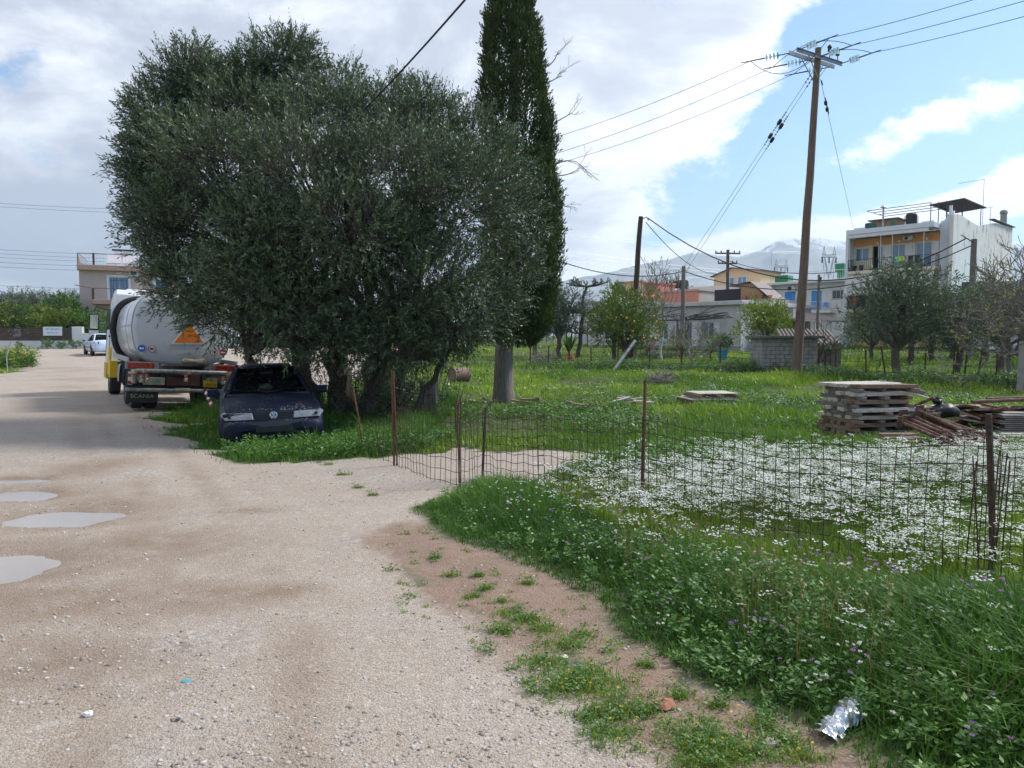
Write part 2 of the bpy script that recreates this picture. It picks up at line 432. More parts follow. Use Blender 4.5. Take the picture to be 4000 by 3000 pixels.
def build_ground():
    def axis(lo, hi, dense, far, step, grow=1.13):
        a = list(np.arange(lo, hi + 1e-6, step)); s = step
        b = a[-1]; out = a[:]
        while b < far: s *= grow; b += s; out.append(b)
        s = step; b = a[0]; pre = []
        while b > -dense: s *= grow; b -= s; pre.append(b)
        return np.array(pre[::-1] + out)
    xs = axis(-6.5, 4.5, 4800, 4800, .075, 1.07); ys = axis(2.2, 13.0, 500, 4900, .08, 1.055)
    X, Y = np.meshgrid(xs, ys); x, y = X.ravel(), Y.ravel()
    z = hgt(x, y)
    road, dirt = zones(x, y)
    # wet, brown and stony patches of the road surface
    wet = np.zeros_like(x)
    for a, b, rx, ry, dp in PUDDLES: wet = np.maximum(wet, np.exp(-(((x - a) / (rx * 1.9)) ** 2 + ((y - b) / (ry * 1.9)) ** 2)))
    for px, py, rx, ry in ((560, 2130, 1.0, .8), (760, 2330, .75, .4), (230, 2350, 1.2, .5), (950, 1995, .35, .16), (120, 2600, .8, .5), (420, 1980, .8, .5), (1050, 2310, .4, .25), (330, 1830, .5, 1.2)):
        p = G(px, py); wet = np.maximum(wet, .85 * np.exp(-(((x - p.x) / rx) ** 2 + ((y - p.y) / ry) ** 2)))
    # wheel lines: packed, slightly hollow and browner
    for path in ([(300, 3050), (470, 2550), (640, 2250), (600, 2000), (440, 1720), (300, 1520), (200, 1420)], [(1150, 3050), (1180, 2550), (1080, 2250), (900, 2000), (640, 1720), (400, 1520), (260, 1420)], [(-200, 2750), (150, 2450), (380, 2200), (420, 1980), (320, 1720), (230, 1520), (170, 1420)]):
        q = [G(*p_) for p_ in path]; dist = np.full_like(x, 9.)
        for a_, b_ in zip(q[:-1], q[1:]):
            dx, dy = b_.x - a_.x, b_.y - a_.y; tt = np.clip(((x - a_.x) * dx + (y - a_.y) * dy) / (dx * dx + dy * dy), 0, 1); dist = np.minimum(dist, np.hypot(x - a_.x - tt * dx, y - a_.y - tt * dy))
        f = np.exp(-(dist / .15) ** 2) * np.clip(fbm(x * .8, y * .8, 3, 151) * 2 - .35, 0, 1); wet = np.maximum(wet, f * .6)
    nx, ny = len(xs), len(ys)
    i = np.arange(nx - 1); j = np.arange(ny - 1); I, J = np.meshgrid(i, j); q = (J * nx + I).ravel()
    Fc = np.stack([q, q + 1, q + nx + 1, q + nx], 1)
    msk = np.stack([np.clip(road / .25 + .5, 0, 1), np.clip(dirt / .55 + .5, 0, 1), wet], 1)
    m, nt, b, out = nodes_of('ground_mat'); L = nt.links
    at_ = nt.nodes.new('ShaderNodeAttribute'); at_.attribute_name = 'zone'
    sp = nt.nodes.new('ShaderNodeSeparateXYZ'); L.new(at_.outputs['Vector'], sp.inputs[0])
    def vor(scale, out_='Color', feat='F1'):
        tc = nt.nodes.new('ShaderNodeTexCoord'); v = nt.nodes.new('ShaderNodeTexVoronoi'); L.new(tc.outputs['Object'], v.inputs['Vector'])
        v.inputs['Scale'].default_value = scale; v.feature = feat; return v
    big = tnoise(nt, .55, 5, .6); mid = tnoise(nt, 3.2, 6, .68); fine = tnoise(nt, 38, 5, .7)
    v1 = vor(70); v2 = vor(150); v3 = vor(30)
    def lum(v): 
        s_ = nt.nodes.new('ShaderNodeSeparateColor'); L.new(v.outputs['Color'], s_.inputs[0]); return s_.outputs[0]
    base = mixc(nt, rng_(nt, big, .35, .65), (.372, .302, .232), (.468, .402, .330))
    base = mixc(nt, rng_(nt, mid, .35, .7, 0, .6), base, (.36, .27, .20))
    st = mixc(nt, lum(v1), (.16, .125, .10), (.62, .57, .52))
    base = mixc(nt, .26, base, st)
    base = mixc(nt, rng_(nt, lum(v2), .6, 1, 0, .35), base, (.74, .70, .65))
    base = mixc(nt, rng_(nt, lum(v2), 0, .3, .34, 0), base, (.17, .13, .10))
    gp = rng_(nt, tnoise(nt, .9, 4, .6), .54, .66, 0, .55)
    base = mixc(nt, gp, base, mixc(nt, lum(v3), (.24, .205, .18), (.58, .54, .50)))
    base = mixc(nt, rng_(nt, lum(v3), .965, .975, 0, .22), base, (.74, .71, .66))
    base = mixc(nt, rng_(nt, fine, .35, .75, .0, .35), base, (.27, .21, .16))
    wetf = mth(nt, 'MULTIPLY', sp.outputs[2], rng_(nt, mid, .3, .55, .45, 1.0))
    base = mixc(nt, mth(nt, 'MULTIPLY', wetf, .78), base, (.185, .118, .065))
    dcol = mixc(nt, rng_(nt, mid, .3, .7), (.125, .066, .040), (.24, .145, .095))
    dcol = mixc(nt, rng_(nt, tnoise(nt, 11, 5, .7), .35, .7, 0, .7), dcol, (.30, .21, .155))
    dcol = mixc(nt, mth(nt, 'MULTIPLY', lum(v2), .35), dcol, (.38, .29, .23))
    df = rng_(nt, mth(nt, 'ADD', sp.outputs[1], mth(nt, 'MULTIPLY', tnoise(nt, 7, 5, .7), .9)), .65, 1.15)
    base = mixc(nt, mth(nt, 'MULTIPLY', df, .85), base, dcol)
    soil = mixc(nt, rng_(nt, mid, .35, .65), (.045, .055, .02), (.085, .12, .03))
    soil = mixc(nt, rng_(nt, big, .55, .75, 0, .5), soil, (.16, .13, .06))
    rf = rng_(nt, mth(nt, 'ADD', mth(nt, 'MAXIMUM', sp.outputs[0], sp.outputs[1]), mth(nt, 'MULTIPLY', fine, .3)), .45, .85)
    c = mixc(nt, rf, soil, base); L.new(c, b.inputs['Base Color'])
    L.new(rng_(nt, wetf, 0, 1, .95, .62), b.inputs['Roughness']); b.inputs['Specular IOR Level'].default_value = .25
    hh = mth(nt, 'ADD', mth(nt, 'MULTIPLY', v1.outputs['Distance'], -.9), mth(nt, 'MULTIPLY', fine, .9))
    hh = mth(nt, 'ADD', hh, mth(nt, 'MULTIPLY', v2.outputs['Distance'], -.5))
    bump(nt, b, hh, .7, .012)
    o = np_mesh('ground', np.stack([x, y, z], 1), Fc, 'ground_mat', attrs={'zone': msk}, smooth=True)
    tag(o, 'gravel road and grassy field', None, None, 'structure')
build_ground()
def build_puddles():
    m, nt, b, out = nodes_of('puddle_water')
    b.inputs['Base Color'].default_value = (.30, .255, .22, 1); b.inputs['Roughness'].default_value = .03; b.inputs['IOR'].default_value = 1.33
    b.inputs['Specular IOR Level'].default_value = .9
    bump(nt, b, tnoise(nt, 6, 2), .02, .01)
    for a, b_, rx, ry, dp in PUDDLES:
        zc = hz(a, b_) + dp * .50
        n = 48; vs = [(0, 0, 0)] + [(math.cos(t * 2 * math.pi / n) * rx * 1.15, math.sin(t * 2 * math.pi / n) * ry * 1.15, 0) for t in range(n)]
        o = MB().add(vs, [(0, i + 1, (i + 1) % n + 1) for i in range(n)]).build('puddle_water', 'puddle_water', None, loc=(a, b_, zc))
        o['kind'] = 'structure'; o['label'] = 'muddy puddle in the gravel road'
build_puddles()

# ---------------------------------------------------------------- far mountains
def build_mountains():
    m, nt, b, out = nodes_of('mountain_rock')
    g = nt.nodes.new('ShaderNodeNewGeometry'); s = nt.nodes.new('ShaderNodeSeparateXYZ'); nt.links.new(g.outputs['Position'], s.inputs[0])
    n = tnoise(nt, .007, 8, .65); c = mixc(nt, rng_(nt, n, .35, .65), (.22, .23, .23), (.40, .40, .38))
    sn = tnoise(nt, .010, 7, .7, stretch=(1.6, 1, .25))
    f = mth(nt, 'ADD', rng_(nt, s.outputs[2], 330, 690), mth(nt, 'MULTIPLY', sn, 1.25))
    c = mixc(nt, rng_(nt, f, 1.12, 1.22), c, (.8, .82, .85)); nt.links.new(c, b.inputs['Base Color']); b.inputs['Roughness'].default_value = .95
    prof = [(900, 1150), (1500, 1130), (2000, 1120), (2180, 1105), (2300, 1082), (2420, 1055), (2530, 1030), (2620, 1012), (2700, 985), (2780, 1000), (2880, 1010), (2950, 985), (3010, 955),
            (3070, 935), (3130, 928), (3200, 932), (3280, 938), (3400, 960), (3550, 985), (3700, 975), (3850, 955), (3930, 950), (4020, 952), (4200, 985), (4600, 1080), (5200, 1150)]
    D0 = 4200.0; pxs = np.linspace(900, 5200, 330); top = np.interp(pxs, [p[0] for p in prof], [p[1] for p in prof])
    top = top - (fbm(pxs / 60, pxs * 0, 5, 3) - .5) * 16
    rows = 46; V = []
    for r in range(rows):
        t = r / (rows - 1); Yr = D0 - 1900 * (1 - t) ** 1.2
        xx = (pxs - CX) / F * D0 * (1 - .25 * (1 - t)); zt = CAMZ + (HZ - top) / F * D0
        ridge = fbm(xx / 250, np.full_like(xx, Yr) / 180, 6, 8) - .5
        zz = zt * (t ** 1.25) * (1 + ridge * .75 * (1 - t) * 1.6) + ridge * 50 * (1 - t) * t
        V.append(np.stack([xx, np.full_like(xx, Yr) + ridge * 150 * (1 - t), np.maximum(zz, -5) if r else zz * 0 - 5], 1))
    V.append(np.stack([(pxs - CX) / F * D0, np.full_like(pxs, D0 + 500), pxs * 0 - 5], 1))
    V = np.concatenate(V); n = len(pxs); i = np.arange(n - 1); j = np.arange(rows); I, J = np.meshgrid(i, j); q = (J * n + I).ravel()
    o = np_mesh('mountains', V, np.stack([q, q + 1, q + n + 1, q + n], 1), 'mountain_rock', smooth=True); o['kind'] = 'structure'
    o['label'] = 'hazy blue mountain range with snow streaks'
build_mountains()
def build_haze():
    m = bpy.data.materials.new('haze_air'); m.use_nodes = True; nt = m.node_tree; nt.nodes.clear(); MATS['haze_air'] = m
    out = nt.nodes.new('ShaderNodeOutputMaterial'); v = nt.nodes.new('ShaderNodeVolumePrincipled'); nt.links.new(v.outputs[0], out.inputs['Volume'])
    v.inputs['Color'].default_value = (.66, .84, 1.0, 1); v.inputs['Density'].default_value = 1.9e-4; v.inputs['Anisotropy'].default_value = .35
    m.volume_intersection_method = m.volume_intersection_method
    o = MB().box(-5000, 5000, -600, 5000, -8, 640).build('haze', 'haze_air'); o['kind'] = 'stuff'; o['label'] = 'thin pale haze in the air'
build_haze()
# ---------------------------------------------------------------- buildings
mk('cream', (.66, .60, .44), .85, var=.08, scale=.7, dirt=(.45, .42, .34), dlev=(.6, .9))
mk('yellow_wall', (.62, .50, .24), .85, var=.10, scale=.7, dirt=(.42, .36, .22), dlev=(.6, .9))
mk('orange_wall', (.70, .33, .12), .85, var=.08, scale=.7)
mk('cream_orange', (.70, .50, .30), .85, var=.08, scale=.7)
mk('red_wall', (.55, .19, .14), .85, var=.10, scale=.7)
mk('salmon_wall', (.62, .26, .18), .85, var=.10, scale=.7)
mk('beige_wall', (.50, .43, .37), .85, var=.08, scale=.7)
mk('pink_wall', (.52, .425, .375), .88, var=.08, scale=.6, dirt=(.33, .26, .23), dlev=(.62, .9))
mk('pink_band', (.46, .30, .235), .85, var=.08, scale=.6)
mk('blue_white', (.66, .70, .76), .85, var=.07, scale=.5, dirt=(.48, .50, .54), dscale=.6, dlev=(.58, .9))
mk('stained_white', (.72, .69, .63), .9, var=.10, scale=.6, dirt=(.33, .30, .27), dscale=1.6, dlev=(.56, .66), bs=.2)
mk('blue_paint', (.06, .30, .72), .55, var=.12)
mk('white_paint', (.74, .75, .76), .5, var=.08)
mk('green_paint', (.015, .20, .075), .45, var=.2)
mk('dark_green', (.012, .06, .045), .5, var=.2)
mk('awning_cloth', (.52, .51, .49), .8, var=.10, scale=2)
mk('brown_paint', (.12, .045, .03), .5, var=.2)
mk('iron', (.05, .06, .075), .5, .3, var=.2)
mk('roof_tin', (.10, .10, .11), .6, .4, var=.3, col2=(.17, .11, .08))
mk('osb', (.36, .22, .12), .85, var=.25, scale=12)
mk('porch_tile', (.36, .29, .25), .9, var=.3, scale=9)
mk('terracotta', (.40, .15, .08), .8, var=.2)
mk('red_plastic', (.6, .06, .03), .45, var=.1)
mk('turquoise', (.05, .35, .42), .5, var=.2)
mk('chrome', (.7, .72, .74), .2, .9, var=.1)
mk('laundry_green', (.20, .75, .30), .8); mk('laundry_yellow', (.75, .75, .03), .8)
mk('block', (.30, .295, .285), .95, var=.3, scale=5, dirt=(.17, .16, .15), dscale=3, bs=.6, bscale=35)
mk('dark_mortar', (.13, .125, .12), .95, var=.3)
mk('slat_brown', (.085, .06, .045), .8, var=.45, scale=3, stretch=(.5, 4, 8), bs=.3)
mk_glass('pane', (.05, .08, .12)); mk_glass('pane_blue', (.10, .20, .36), .12); mk('curtain', (.50, .46, .48), .9, var=.12, scale=6, stretch=(8, 8, .3))

GA = math.atan2(-.73, .69)          # the village's street grid: facades run along (.69,-.73)
def rail(parent, pts, h=.95, mat='iron', post='iron', gap=.14, name='railing', r=.012):
    """railing along a polyline: handrail part with upright bars and posts beneath it"""
    tops = [(p[0], p[1], p[2] + h) for p in pts]
    top = MB().tube(tops, .025, 5).build(name, post, parent)
    b = MB(); 
    for a, c in zip(pts[:-1], pts[1:]):
        a, c = Vector(a), Vector(c); n = max(2, int((c - a).length / gap))
        for i in range(n + 1):
            q = a.lerp(c, i / n); b.tube([q + Vector((0, 0, .04)), q + Vector((0, 0, h))], r, 4, cap=False)
        b.tube([a + Vector((0, 0, .08)), c + Vector((0, 0, .08))], r * 1.3, 4)
    b.build('bars', mat, top, kind='stuff'); return top
def wall_open(mb, x0, x1, z0, z1, y, t, holes):
    """a wall slab of thickness t (outer face at y, inner at y+t) with rectangular holes (hx0,hx1,hz0,hz1)"""
    xs = sorted({x0, x1, *[h[0] for h in holes], *[h[1] for h in holes]}); zs = sorted({z0, z1, *[h[2] for h in holes], *[h[3] for h in holes]})
    for a, b in zip(xs[:-1], xs[1:]):
        run = None
        for c, d in zip(zs[:-1], zs[1:]):
            mx, mz = (a + b) / 2, (c + d) / 2
            if any(h[0] < mx < h[1] and h[2] < mz < h[3] for h in holes):
                if run: mb.box(a, b, y, y + t, *run); run = None
            else: run = (run[0], d) if run else (c, d)
        if run: mb.box(a, b, y, y + t, *run)
def opening(parent, x0, x1, z0, z1, y, kind='window', frame='white_paint', glass='pane', mull=1, name=None):
    """frame + panes set in a hole of the front wall (front is -y)"""
    f = .06; b = MB()
    b.box(x0, x0 + f, y, y + .08, z0, z1); b.box(x1 - f, x1, y, y + .08, z0, z1); b.box(x0 + f, x1 - f, y, y + .08, z1 - f, z1); b.box(x0 + f, x1 - f, y, y + .08, z0, z0 + f)
    n = mull + 1; w = (x1 - x0 - 2 * f) / n
    for i in range(1, n): b.box(x0 + f + w * i - .03, x0 + f + w * i + .03, y, y + .08, z0 + f, z1 - f)
    o = b.build(name or kind, frame, parent)
    for i in range(n):
        a = x0 + f + w * i + (.03 if i else 0); c = x0 + f + w * (i + 1) - (.03 if i < n - 1 else 0)
        MB().box(a, c, y + .035, y + .05, z0 + f, z1 - f).build('pane', glass, o)
    return o
def shutter(parent, x0, x1, z0, z1, y, mat, name='shutter', n=9, cols=1):
    b = MB(); f = .05
    for c in range(cols):
        a, d = x0 + (x1 - x0) * c / cols, x0 + (x1 - x0) * (c + 1) / cols - (.015 if c < cols - 1 else 0)
        b.box(a, a + f, y, y + .05, z0, z1); b.box(d - f, d, y, y + .05, z0, z1)
        for k in (0, .5, 1): zz = z0 + (z1 - z0 - f) * k; b.box(a + f, d - f, y, y + .05, zz, zz + f)
    o = b.build(name, mat, parent); s = MB(); h = (z1 - z0) / n
    for c in range(cols):
        a, d = x0 + (x1 - x0) * c / cols + f, x0 + (x1 - x0) * (c + 1) / cols - f
        for i in range(n): s.add([(a, y + .012, z0 + h * i), (d, y + .012, z0 + h * i), (d, y + .04, z0 + h * (i + .92)), (a, y + .04, z0 + h * (i + .92))], [(0, 1, 2, 3)])
    s.build('slats', mat, o, kind='stuff'); return o
def ac_unit(parent, x, y, z, w=.8, h=.55):
    o = MB().box(x, x + w, y - .28, y, z, z + h).build('air_conditioner', 'white_paint', parent, bevel=.02)
    MB().lathe((x + w * .36, y - .285, z + h / 2), [(h * .40, 0), (h * .40, -.015), (h * .08, -.02)], 14, 'y').build('fan_grille', 'iron', o)
    for k in (.15, .85): MB().box(x + w * k - .02, x + w * k + .02, y - .3, y, z - .06, z).build('bracket', 'galv', o)
    return o
def solar(parent, x, y, z, mat='chrome', s=1.0):
    o = MB().lathe((x, y, z + .95 * s), [(.05, -.6 * s), (.24 * s, -.58 * s), (.26 * s, 0), (.24 * s, .58 * s), (.05, .6 * s)], 12, 'x').build('solar_boiler', mat, parent, smooth=True)
    for k in (-1, 1):
        MB().add([(x + k * .55 * s - .5 * s, y - 1.3 * s, z + .08), (x + k * .55 * s + .5 * s, y - 1.3 * s, z + .08), (x + k * .55 * s + .5 * s, y - .15 * s, z + .85 * s), (x + k * .55 * s - .5 * s, y - .15 * s, z + .85 * s),
                  (x + k * .55 * s - .5 * s, y - 1.27 * s, z + .0), (x + k * .55 * s + .5 * s, y - 1.27 * s, z + .0), (x + k * .55 * s + .5 * s, y - .12 * s, z + .77 * s), (x + k * .55 * s - .5 * s, y - .12 * s, z + .77 * s)],
                 [(0, 1, 2, 3), (4, 7, 6, 5), (0, 4, 5, 1), (1, 5, 6, 2), (2, 6, 7, 3), (3, 7, 4, 0)]).build('solar_panel', 'pane_blue' if mat == 'chrome' else 'curtain', o)
        MB().tube([(x + k * .5 * s, y, z), (x + k * .5 * s, y, z + .8 * s)], .025, 4).build('stand', 'galv', o)
    return o
def antenna(parent, x, y, z, h, w=.8):
    o = MB().tube([(x, y, z), (x, y, z + h)], .022, 4).build('antenna_mast', 'galv', parent)
    b = MB().tube([(x - w, y - .1, z + h - .1), (x + .2, y, z + h)], .015, 4)
    for i in range(6): b.tube([(x - w + i * .16, y - .25, z + h - .09 + i * .01), (x - w + i * .16, y + .2, z + h - .09 + i * .01)], .008, 3)
    b.build('antenna', 'galv', o); return o

def yellow_building():
    p0 = at(3310, 938, 67); t = thing('apartment_building', 'three storey yellow and white apartment block with awnings and rooftop frame', 'building', (p0.x, p0.y, 1.05), GA)
    Wd, Dp, z1, z2, zr = 7.2, 17, 3.35, 6.7, 9.65; y = 0
    ho = [(.25, 1.45, z2 + .95, z2 + 2.15), (1.75, 2.65, z2 + .05, z2 + 2.2), (3.35, 4.45, z2 + .05, z2 + 2.2), (5.3, 6.55, z2 + .05, z2 + 2.2)]
    lo = [(.35, 2.3, z1 + .1, z1 + 2.2), (3.1, 4.3, z1 + .1, z1 + 2.2), (5.2, 6.5, z1 + .1, z1 + 2.2)]
    b = MB(); wall_open(b, .12, Wd, z2, zr, 1.2, .25, ho); b.build('wall', 'cream', t)
    b = MB(); wall_open(b, .12, Wd, 0, z2, 1.2, .25, lo); b.build('wall', 'yellow_wall', t)
    MB().box(.14, Wd - .02, 1.17, 1.199, z2 + 2.28, zr - .02).build('wall_band', 'orange_wall', t)
    MB().box(-.12, .12, 0, Dp, 0, zr + .75).build('end_wall', 'blue_white', t)
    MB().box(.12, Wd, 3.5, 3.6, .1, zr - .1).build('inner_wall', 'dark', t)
    # stained party wall on the right, stepping up to the back
    sd = [(0, 0), (Dp + 1, 0), (Dp + 1, 11.6), (12, 11.35), (6.6, 10.55), (1.2, 10.95), (0, 10.75)]
    MB().prism(sd, 'x', Wd + 1.05, Wd + 1.3).build('side_wall', 'stained_white', t)
    MB().box(Wd + .02, Wd + 1.04, 1.0, 1.3, 0, 3.6).build('corner_wall', 'yellow_wall', t)
    MB().box(Wd + .02, Wd + 1.04, 1.0, 1.3, 3.6, zr + .85).build('corner_wall', 'blue_white', t)
    MB().add([(Wd + .3, .97, zr + .85), (Wd + 1.0, .97, zr + .85), (Wd + 1.0, .97, zr + 1.6), (Wd + .7, .97, zr + 1.45), (Wd + .5, .97, zr + 1.15), (Wd + .3, 1.27, zr + .85), (Wd + 1.0, 1.27, zr + .85), (Wd + 1.0, 1.27, zr + 1.6), (Wd + .7, 1.27, zr + 1.45), (Wd + .5, 1.27, zr + 1.15)],
             [(0, 1, 2, 3, 4), (9, 8, 7, 6, 5), (0, 5, 6, 1), (1, 6, 7, 2), (2, 7, 8, 3), (3, 8, 9, 4), (4, 9, 5, 0)]).build('parapet', 'blue_white', t)
    MB().box(Wd + .72, Wd + .92, .72, .92, 0, zr + 2.0).build('flue_pipe', 'blue_white', t)
    MB().box(.12, Wd + 1.0, 1.5, Dp, zr - .02, zr + .2).build('roof_slab', 'concrete', t)
    MB().box(.3, Wd + .05, -.75, 1.5, zr + .22, zr + .62).build('cornice', 'blue_white', t)
    for i, zf in enumerate((z2, z1)):
        MB().box(.12, Wd + .1, -.15, 1.2, zf - .28, zf).build('balcony_slab', 'cream' if i == 0 else 'yellow_wall', t)
        rail(t, [(.15, 1.1, zf), (.15, -.1, zf), (Wd + .05, -.1, zf), (Wd + .05, 1.1, zf)], 1.0, gap=.16)
    opening(t, *ho[0], 1.26, glass='pane_blue'); opening(t, *ho[2], 1.3, 'balcony_door', glass='pane_blue'); opening(t, *ho[3], 1.3, 'balcony_door', glass='pane_blue')
    opening(t, 2.2, 2.63, z2 + .06, z2 + 2.19, 1.28, 'balcony_door', mull=0, glass='pane_blue')
    MB().box(3.43, 3.9, 1.45, 1.5, z2 + .1, z2 + 2.1).build('curtain', 'curtain', t)
    for a, c in ((2.72, 3.32), (4.48, 5.05), (5.08, 5.28), (6.58, 7.1)): shutter(t, a, c, z2 + .06, z2 + 2.2, 1.14, 'white_paint')
    opening(t, *lo[0], 1.3, 'balcony_door'); opening(t, *lo[1], 1.3, 'balcony_door'); opening(t, *lo[2], 1.3, 'balcony_door')
    ac_unit(t, 4.35, 1.17, z2 + 2.45, .75, .35)
    for x in (2.2, 4.0, 6.2): MB().lathe((x, 1.12, z2 + 2.45), [(.1, -.05), (.1, .05)], 8, 'y').build('wall_lamp', 'white_paint', t)
    # awnings: rolled one above, long ones hanging from the first floor
    aw = MB(); aw.add([(.4, -.7, zr + .2), (Wd - .3, -.7, zr + .2), (Wd - .3, -.95, zr - .12), (.4, -.95, zr - .12), (.4, -.65, zr + .2), (Wd - .3, -.65, zr + .2), (Wd - .3, -.9, zr - .16), (.4, -.9, zr - .16)],
                      [(0, 1, 2, 3), (7, 6, 5, 4), (0, 4, 5, 1), (1, 5, 6, 2), (2, 6, 7, 3), (3, 7, 4, 0)]); aw.build('awning', 'awning_cloth', t)
    for x in (.55, 3.2, 4.15, 6.6): MB().tube([(x, -.93, zr - .1), (x - .25, -.12, z2 + .35)], .03, 5).build('awning_arm', 'white_paint', t)
    n = 30
    for a, c in ((.15, 3.4), (3.5, Wd)):
        vs = []; fs = []
        for k, (yy, zz) in enumerate(((.0, z2 - .3), (-.55, z1 + 2.2), (-1.05, z1 + 1.25), (-1.07, z1 + 1.1))):
            for i in range(n + 1):
                vs.append((a + (c - a) * i / n, yy, zz + (.05 * (i % 2) if k == 3 else 0)))
        for k in range(3):
            for i in range(n): q = k * (n + 1) + i; fs.append((q, q + 1, q + n + 2, q + n + 1))
        o = MB().add(vs, fs).build('awning', 'awning_cloth', t); o.modifiers.new('thick', 'SOLIDIFY').thickness = .01
        MB().tube([(a + .35, -.1, z1 + .3), (a + .35, -1.0, z1 + 1.3)], .025, 5).build('awning_arm', 'white_paint', o)
    # laundry and pots on the upper balcony
    tag(MB().box(4.1, 4.5, -.15, -.13, z2 + .55, z2 + 1.0).build('balcony_laundry', 'laundry_green', t)); MB().box(4.5, 4.85, -.16, -.14, z2 + .6, z2 + 1.0).build('balcony_laundry', 'laundry_yellow', t)
    b = MB(); b.prism([(5.2, z2 + 1.0), (5.6, z2 + 1.0), (5.55, z2 + .1), (5.42, z2 + .1), (5.4, z2 + .75), (5.33, z2 + .0), (5.2, z2 + .0)], 'y', -.17, -.14); b.build('balcony_laundry', 'dark', t)
    MB().box(5.7, 6.1, -.17, -.15, z2 + .35, z2 + 1.0).build('balcony_laundry', 'dark', t)
    for x, m in ((.6, 'dark'), (1.2, 'iron'), (5.0, 'terracotta')): MB().lathe((x, .2, z2), [(.12, 0), (.2, .35), (.2, .5)], 10).build('flower_pot', m, t)
    MB().lathe((.85, -.2, z1 + .75), [(.28, -.03), (.28, .03)], 14, 'y').build('dish', 'red_plastic', t)
    # roof: brick hut, tanks, boiler, steel frame with tin roof
    MB().box(.9, 3.0, 3, 5.2, zr + .2, zr + 1.75).build('roof_hut', 'osb', t); MB().box(.65, 3.3, 2.7, 5.5, zr + 1.75, zr + 1.83).build('hut_roof', 'roof_tin', t)
    MB().box(2.55, 2.95, 2.96, 2.999, zr + .3, zr + 1.55).build('hut_door', 'green_paint', t)
    MB().box(.12, 1.1, 1.05, 1.3, zr + .2, zr + 1.0).build('parapet', 'blue_white', t)
    MB().lathe((1.4, 1.6, zr + .25), [(.5, 0), (.52, .6), (.5, 1.1), (.3, 1.15)], 14).build('water_tank', 'dark_green', t, smooth=True)
    MB().lathe((4.55, 2.2, zr + .35), [(.3, 0), (.46, .15), (.46, 1.45), (.3, 1.62)], 14).build('water_tank', 'black_rubber', t, smooth=True)
    for dx, dy in ((-.42, -.35), (.42, -.35), (.42, .35), (-.42, .35)): MB().tube([(4.55 + dx, 2.2 + dy, zr + .2), (4.55 + dx, 2.2 + dy, zr + 1.7)], .025, 4).build('tank_leg', 'iron', t)
    solar(t, 5.75, 2.6, zr + .25, s=.8)
    zt = zr + 2.6
    for x, yy in ((6.2, 1.8), (6.2, 6), (7.4, 6), (7.4, 1.8), (6.8, 1.8), (5.4, 9), (Wd + .9, 3.6), (Wd + 1.0, 8.5)): MB().tube([(x, yy, zr + .2), (x, yy, zt)], .035, 4).build('frame_post', 'iron', t)
    for yy in (1.8, 3.2, 4.6, 6): MB().tube([(.9, yy, zt - .05), (6.2, yy, zt)], .03, 4).build('frame_beam', 'iron', t)
    MB().tube([(.9, 1.8, zt - .05), (.9, 6, zt - .05)], .03, 4).build('frame_beam', 'iron', t)
    o = MB().add([(5.6, 3.3, zt + .05), (8.3, 3.3, zt + .25), (8.3, 9.8, zt + .25), (5.6, 9.8, zt + .05), (5.6, 3.3, zt + .11), (8.3, 3.3, zt + .31), (8.3, 9.8, zt + .31), (5.6, 9.8, zt + .11)],
             [(3, 2, 1, 0), (4, 5, 6, 7), (0, 1, 5, 4), (1, 2, 6, 5), (2, 3, 7, 6), (3, 0, 4, 7)]).build('tin_roof', 'roof_tin', t)
    for i in range(10): MB().tube([(5.6, 3.5 + i * .65, zt + .02), (8.3, 3.5 + i * .65, zt + .22)], .025, 4).build('purlin', 'iron', o)
    MB().lathe((2.05, 2.6, zr + .2), [(.08, 0), (.08, 2.6), (.3, 2.62), (.02, 2.85)], 8).build('chimney', 'galv', t)
    MB().lathe((Wd + 1.1, 15.5, 11.4), [(.28, 0), (.28, 1.2), (.36, 1.25), (.3, 1.5), (.1, 1.6)], 10).build('chimney', 'concrete', t)
    antenna(t, Wd + .9, 9.5, zr + .4, 5.0, 2.0); antenna(t, Wd + 1.0, 11.5, 11.2, 1.6, .7)
    MB().box(Wd + 1.06, Wd + 1.5, 10.8, Dp + 1.2, 11.55, 11.62).build('roof_edge', 'roof_tin', t)
    return t
yellow_building()
def annex():
    p = at(3735, 1200, 60); t = thing('low_annex', 'low pale flat roofed annex with solar boiler behind the orchard trees', 'building', (p.x, p.y, .9), GA)
    MB().box(0, 5, 0, 8, 0, 4.0).build('wall', 'blue_white', t); MB().box(-.3, 5.3, -.5, 8.3, 4.0, 4.25).build('roof', 'turquoise', t)
    MB().box(.2, 1.7, .5, .6, 4.25, 5.4).build('parapet', 'iron', t); rail(t, [(1.7, .1, 4.25), (5.1, .1, 4.25), (5.1, 7.8, 4.25)], 1.0)
    solar(t, 3.2, 1.6, 4.4, s=.9); opening(t, 1.5, 2.7, 1.2, 2.4, -.09)
annex()

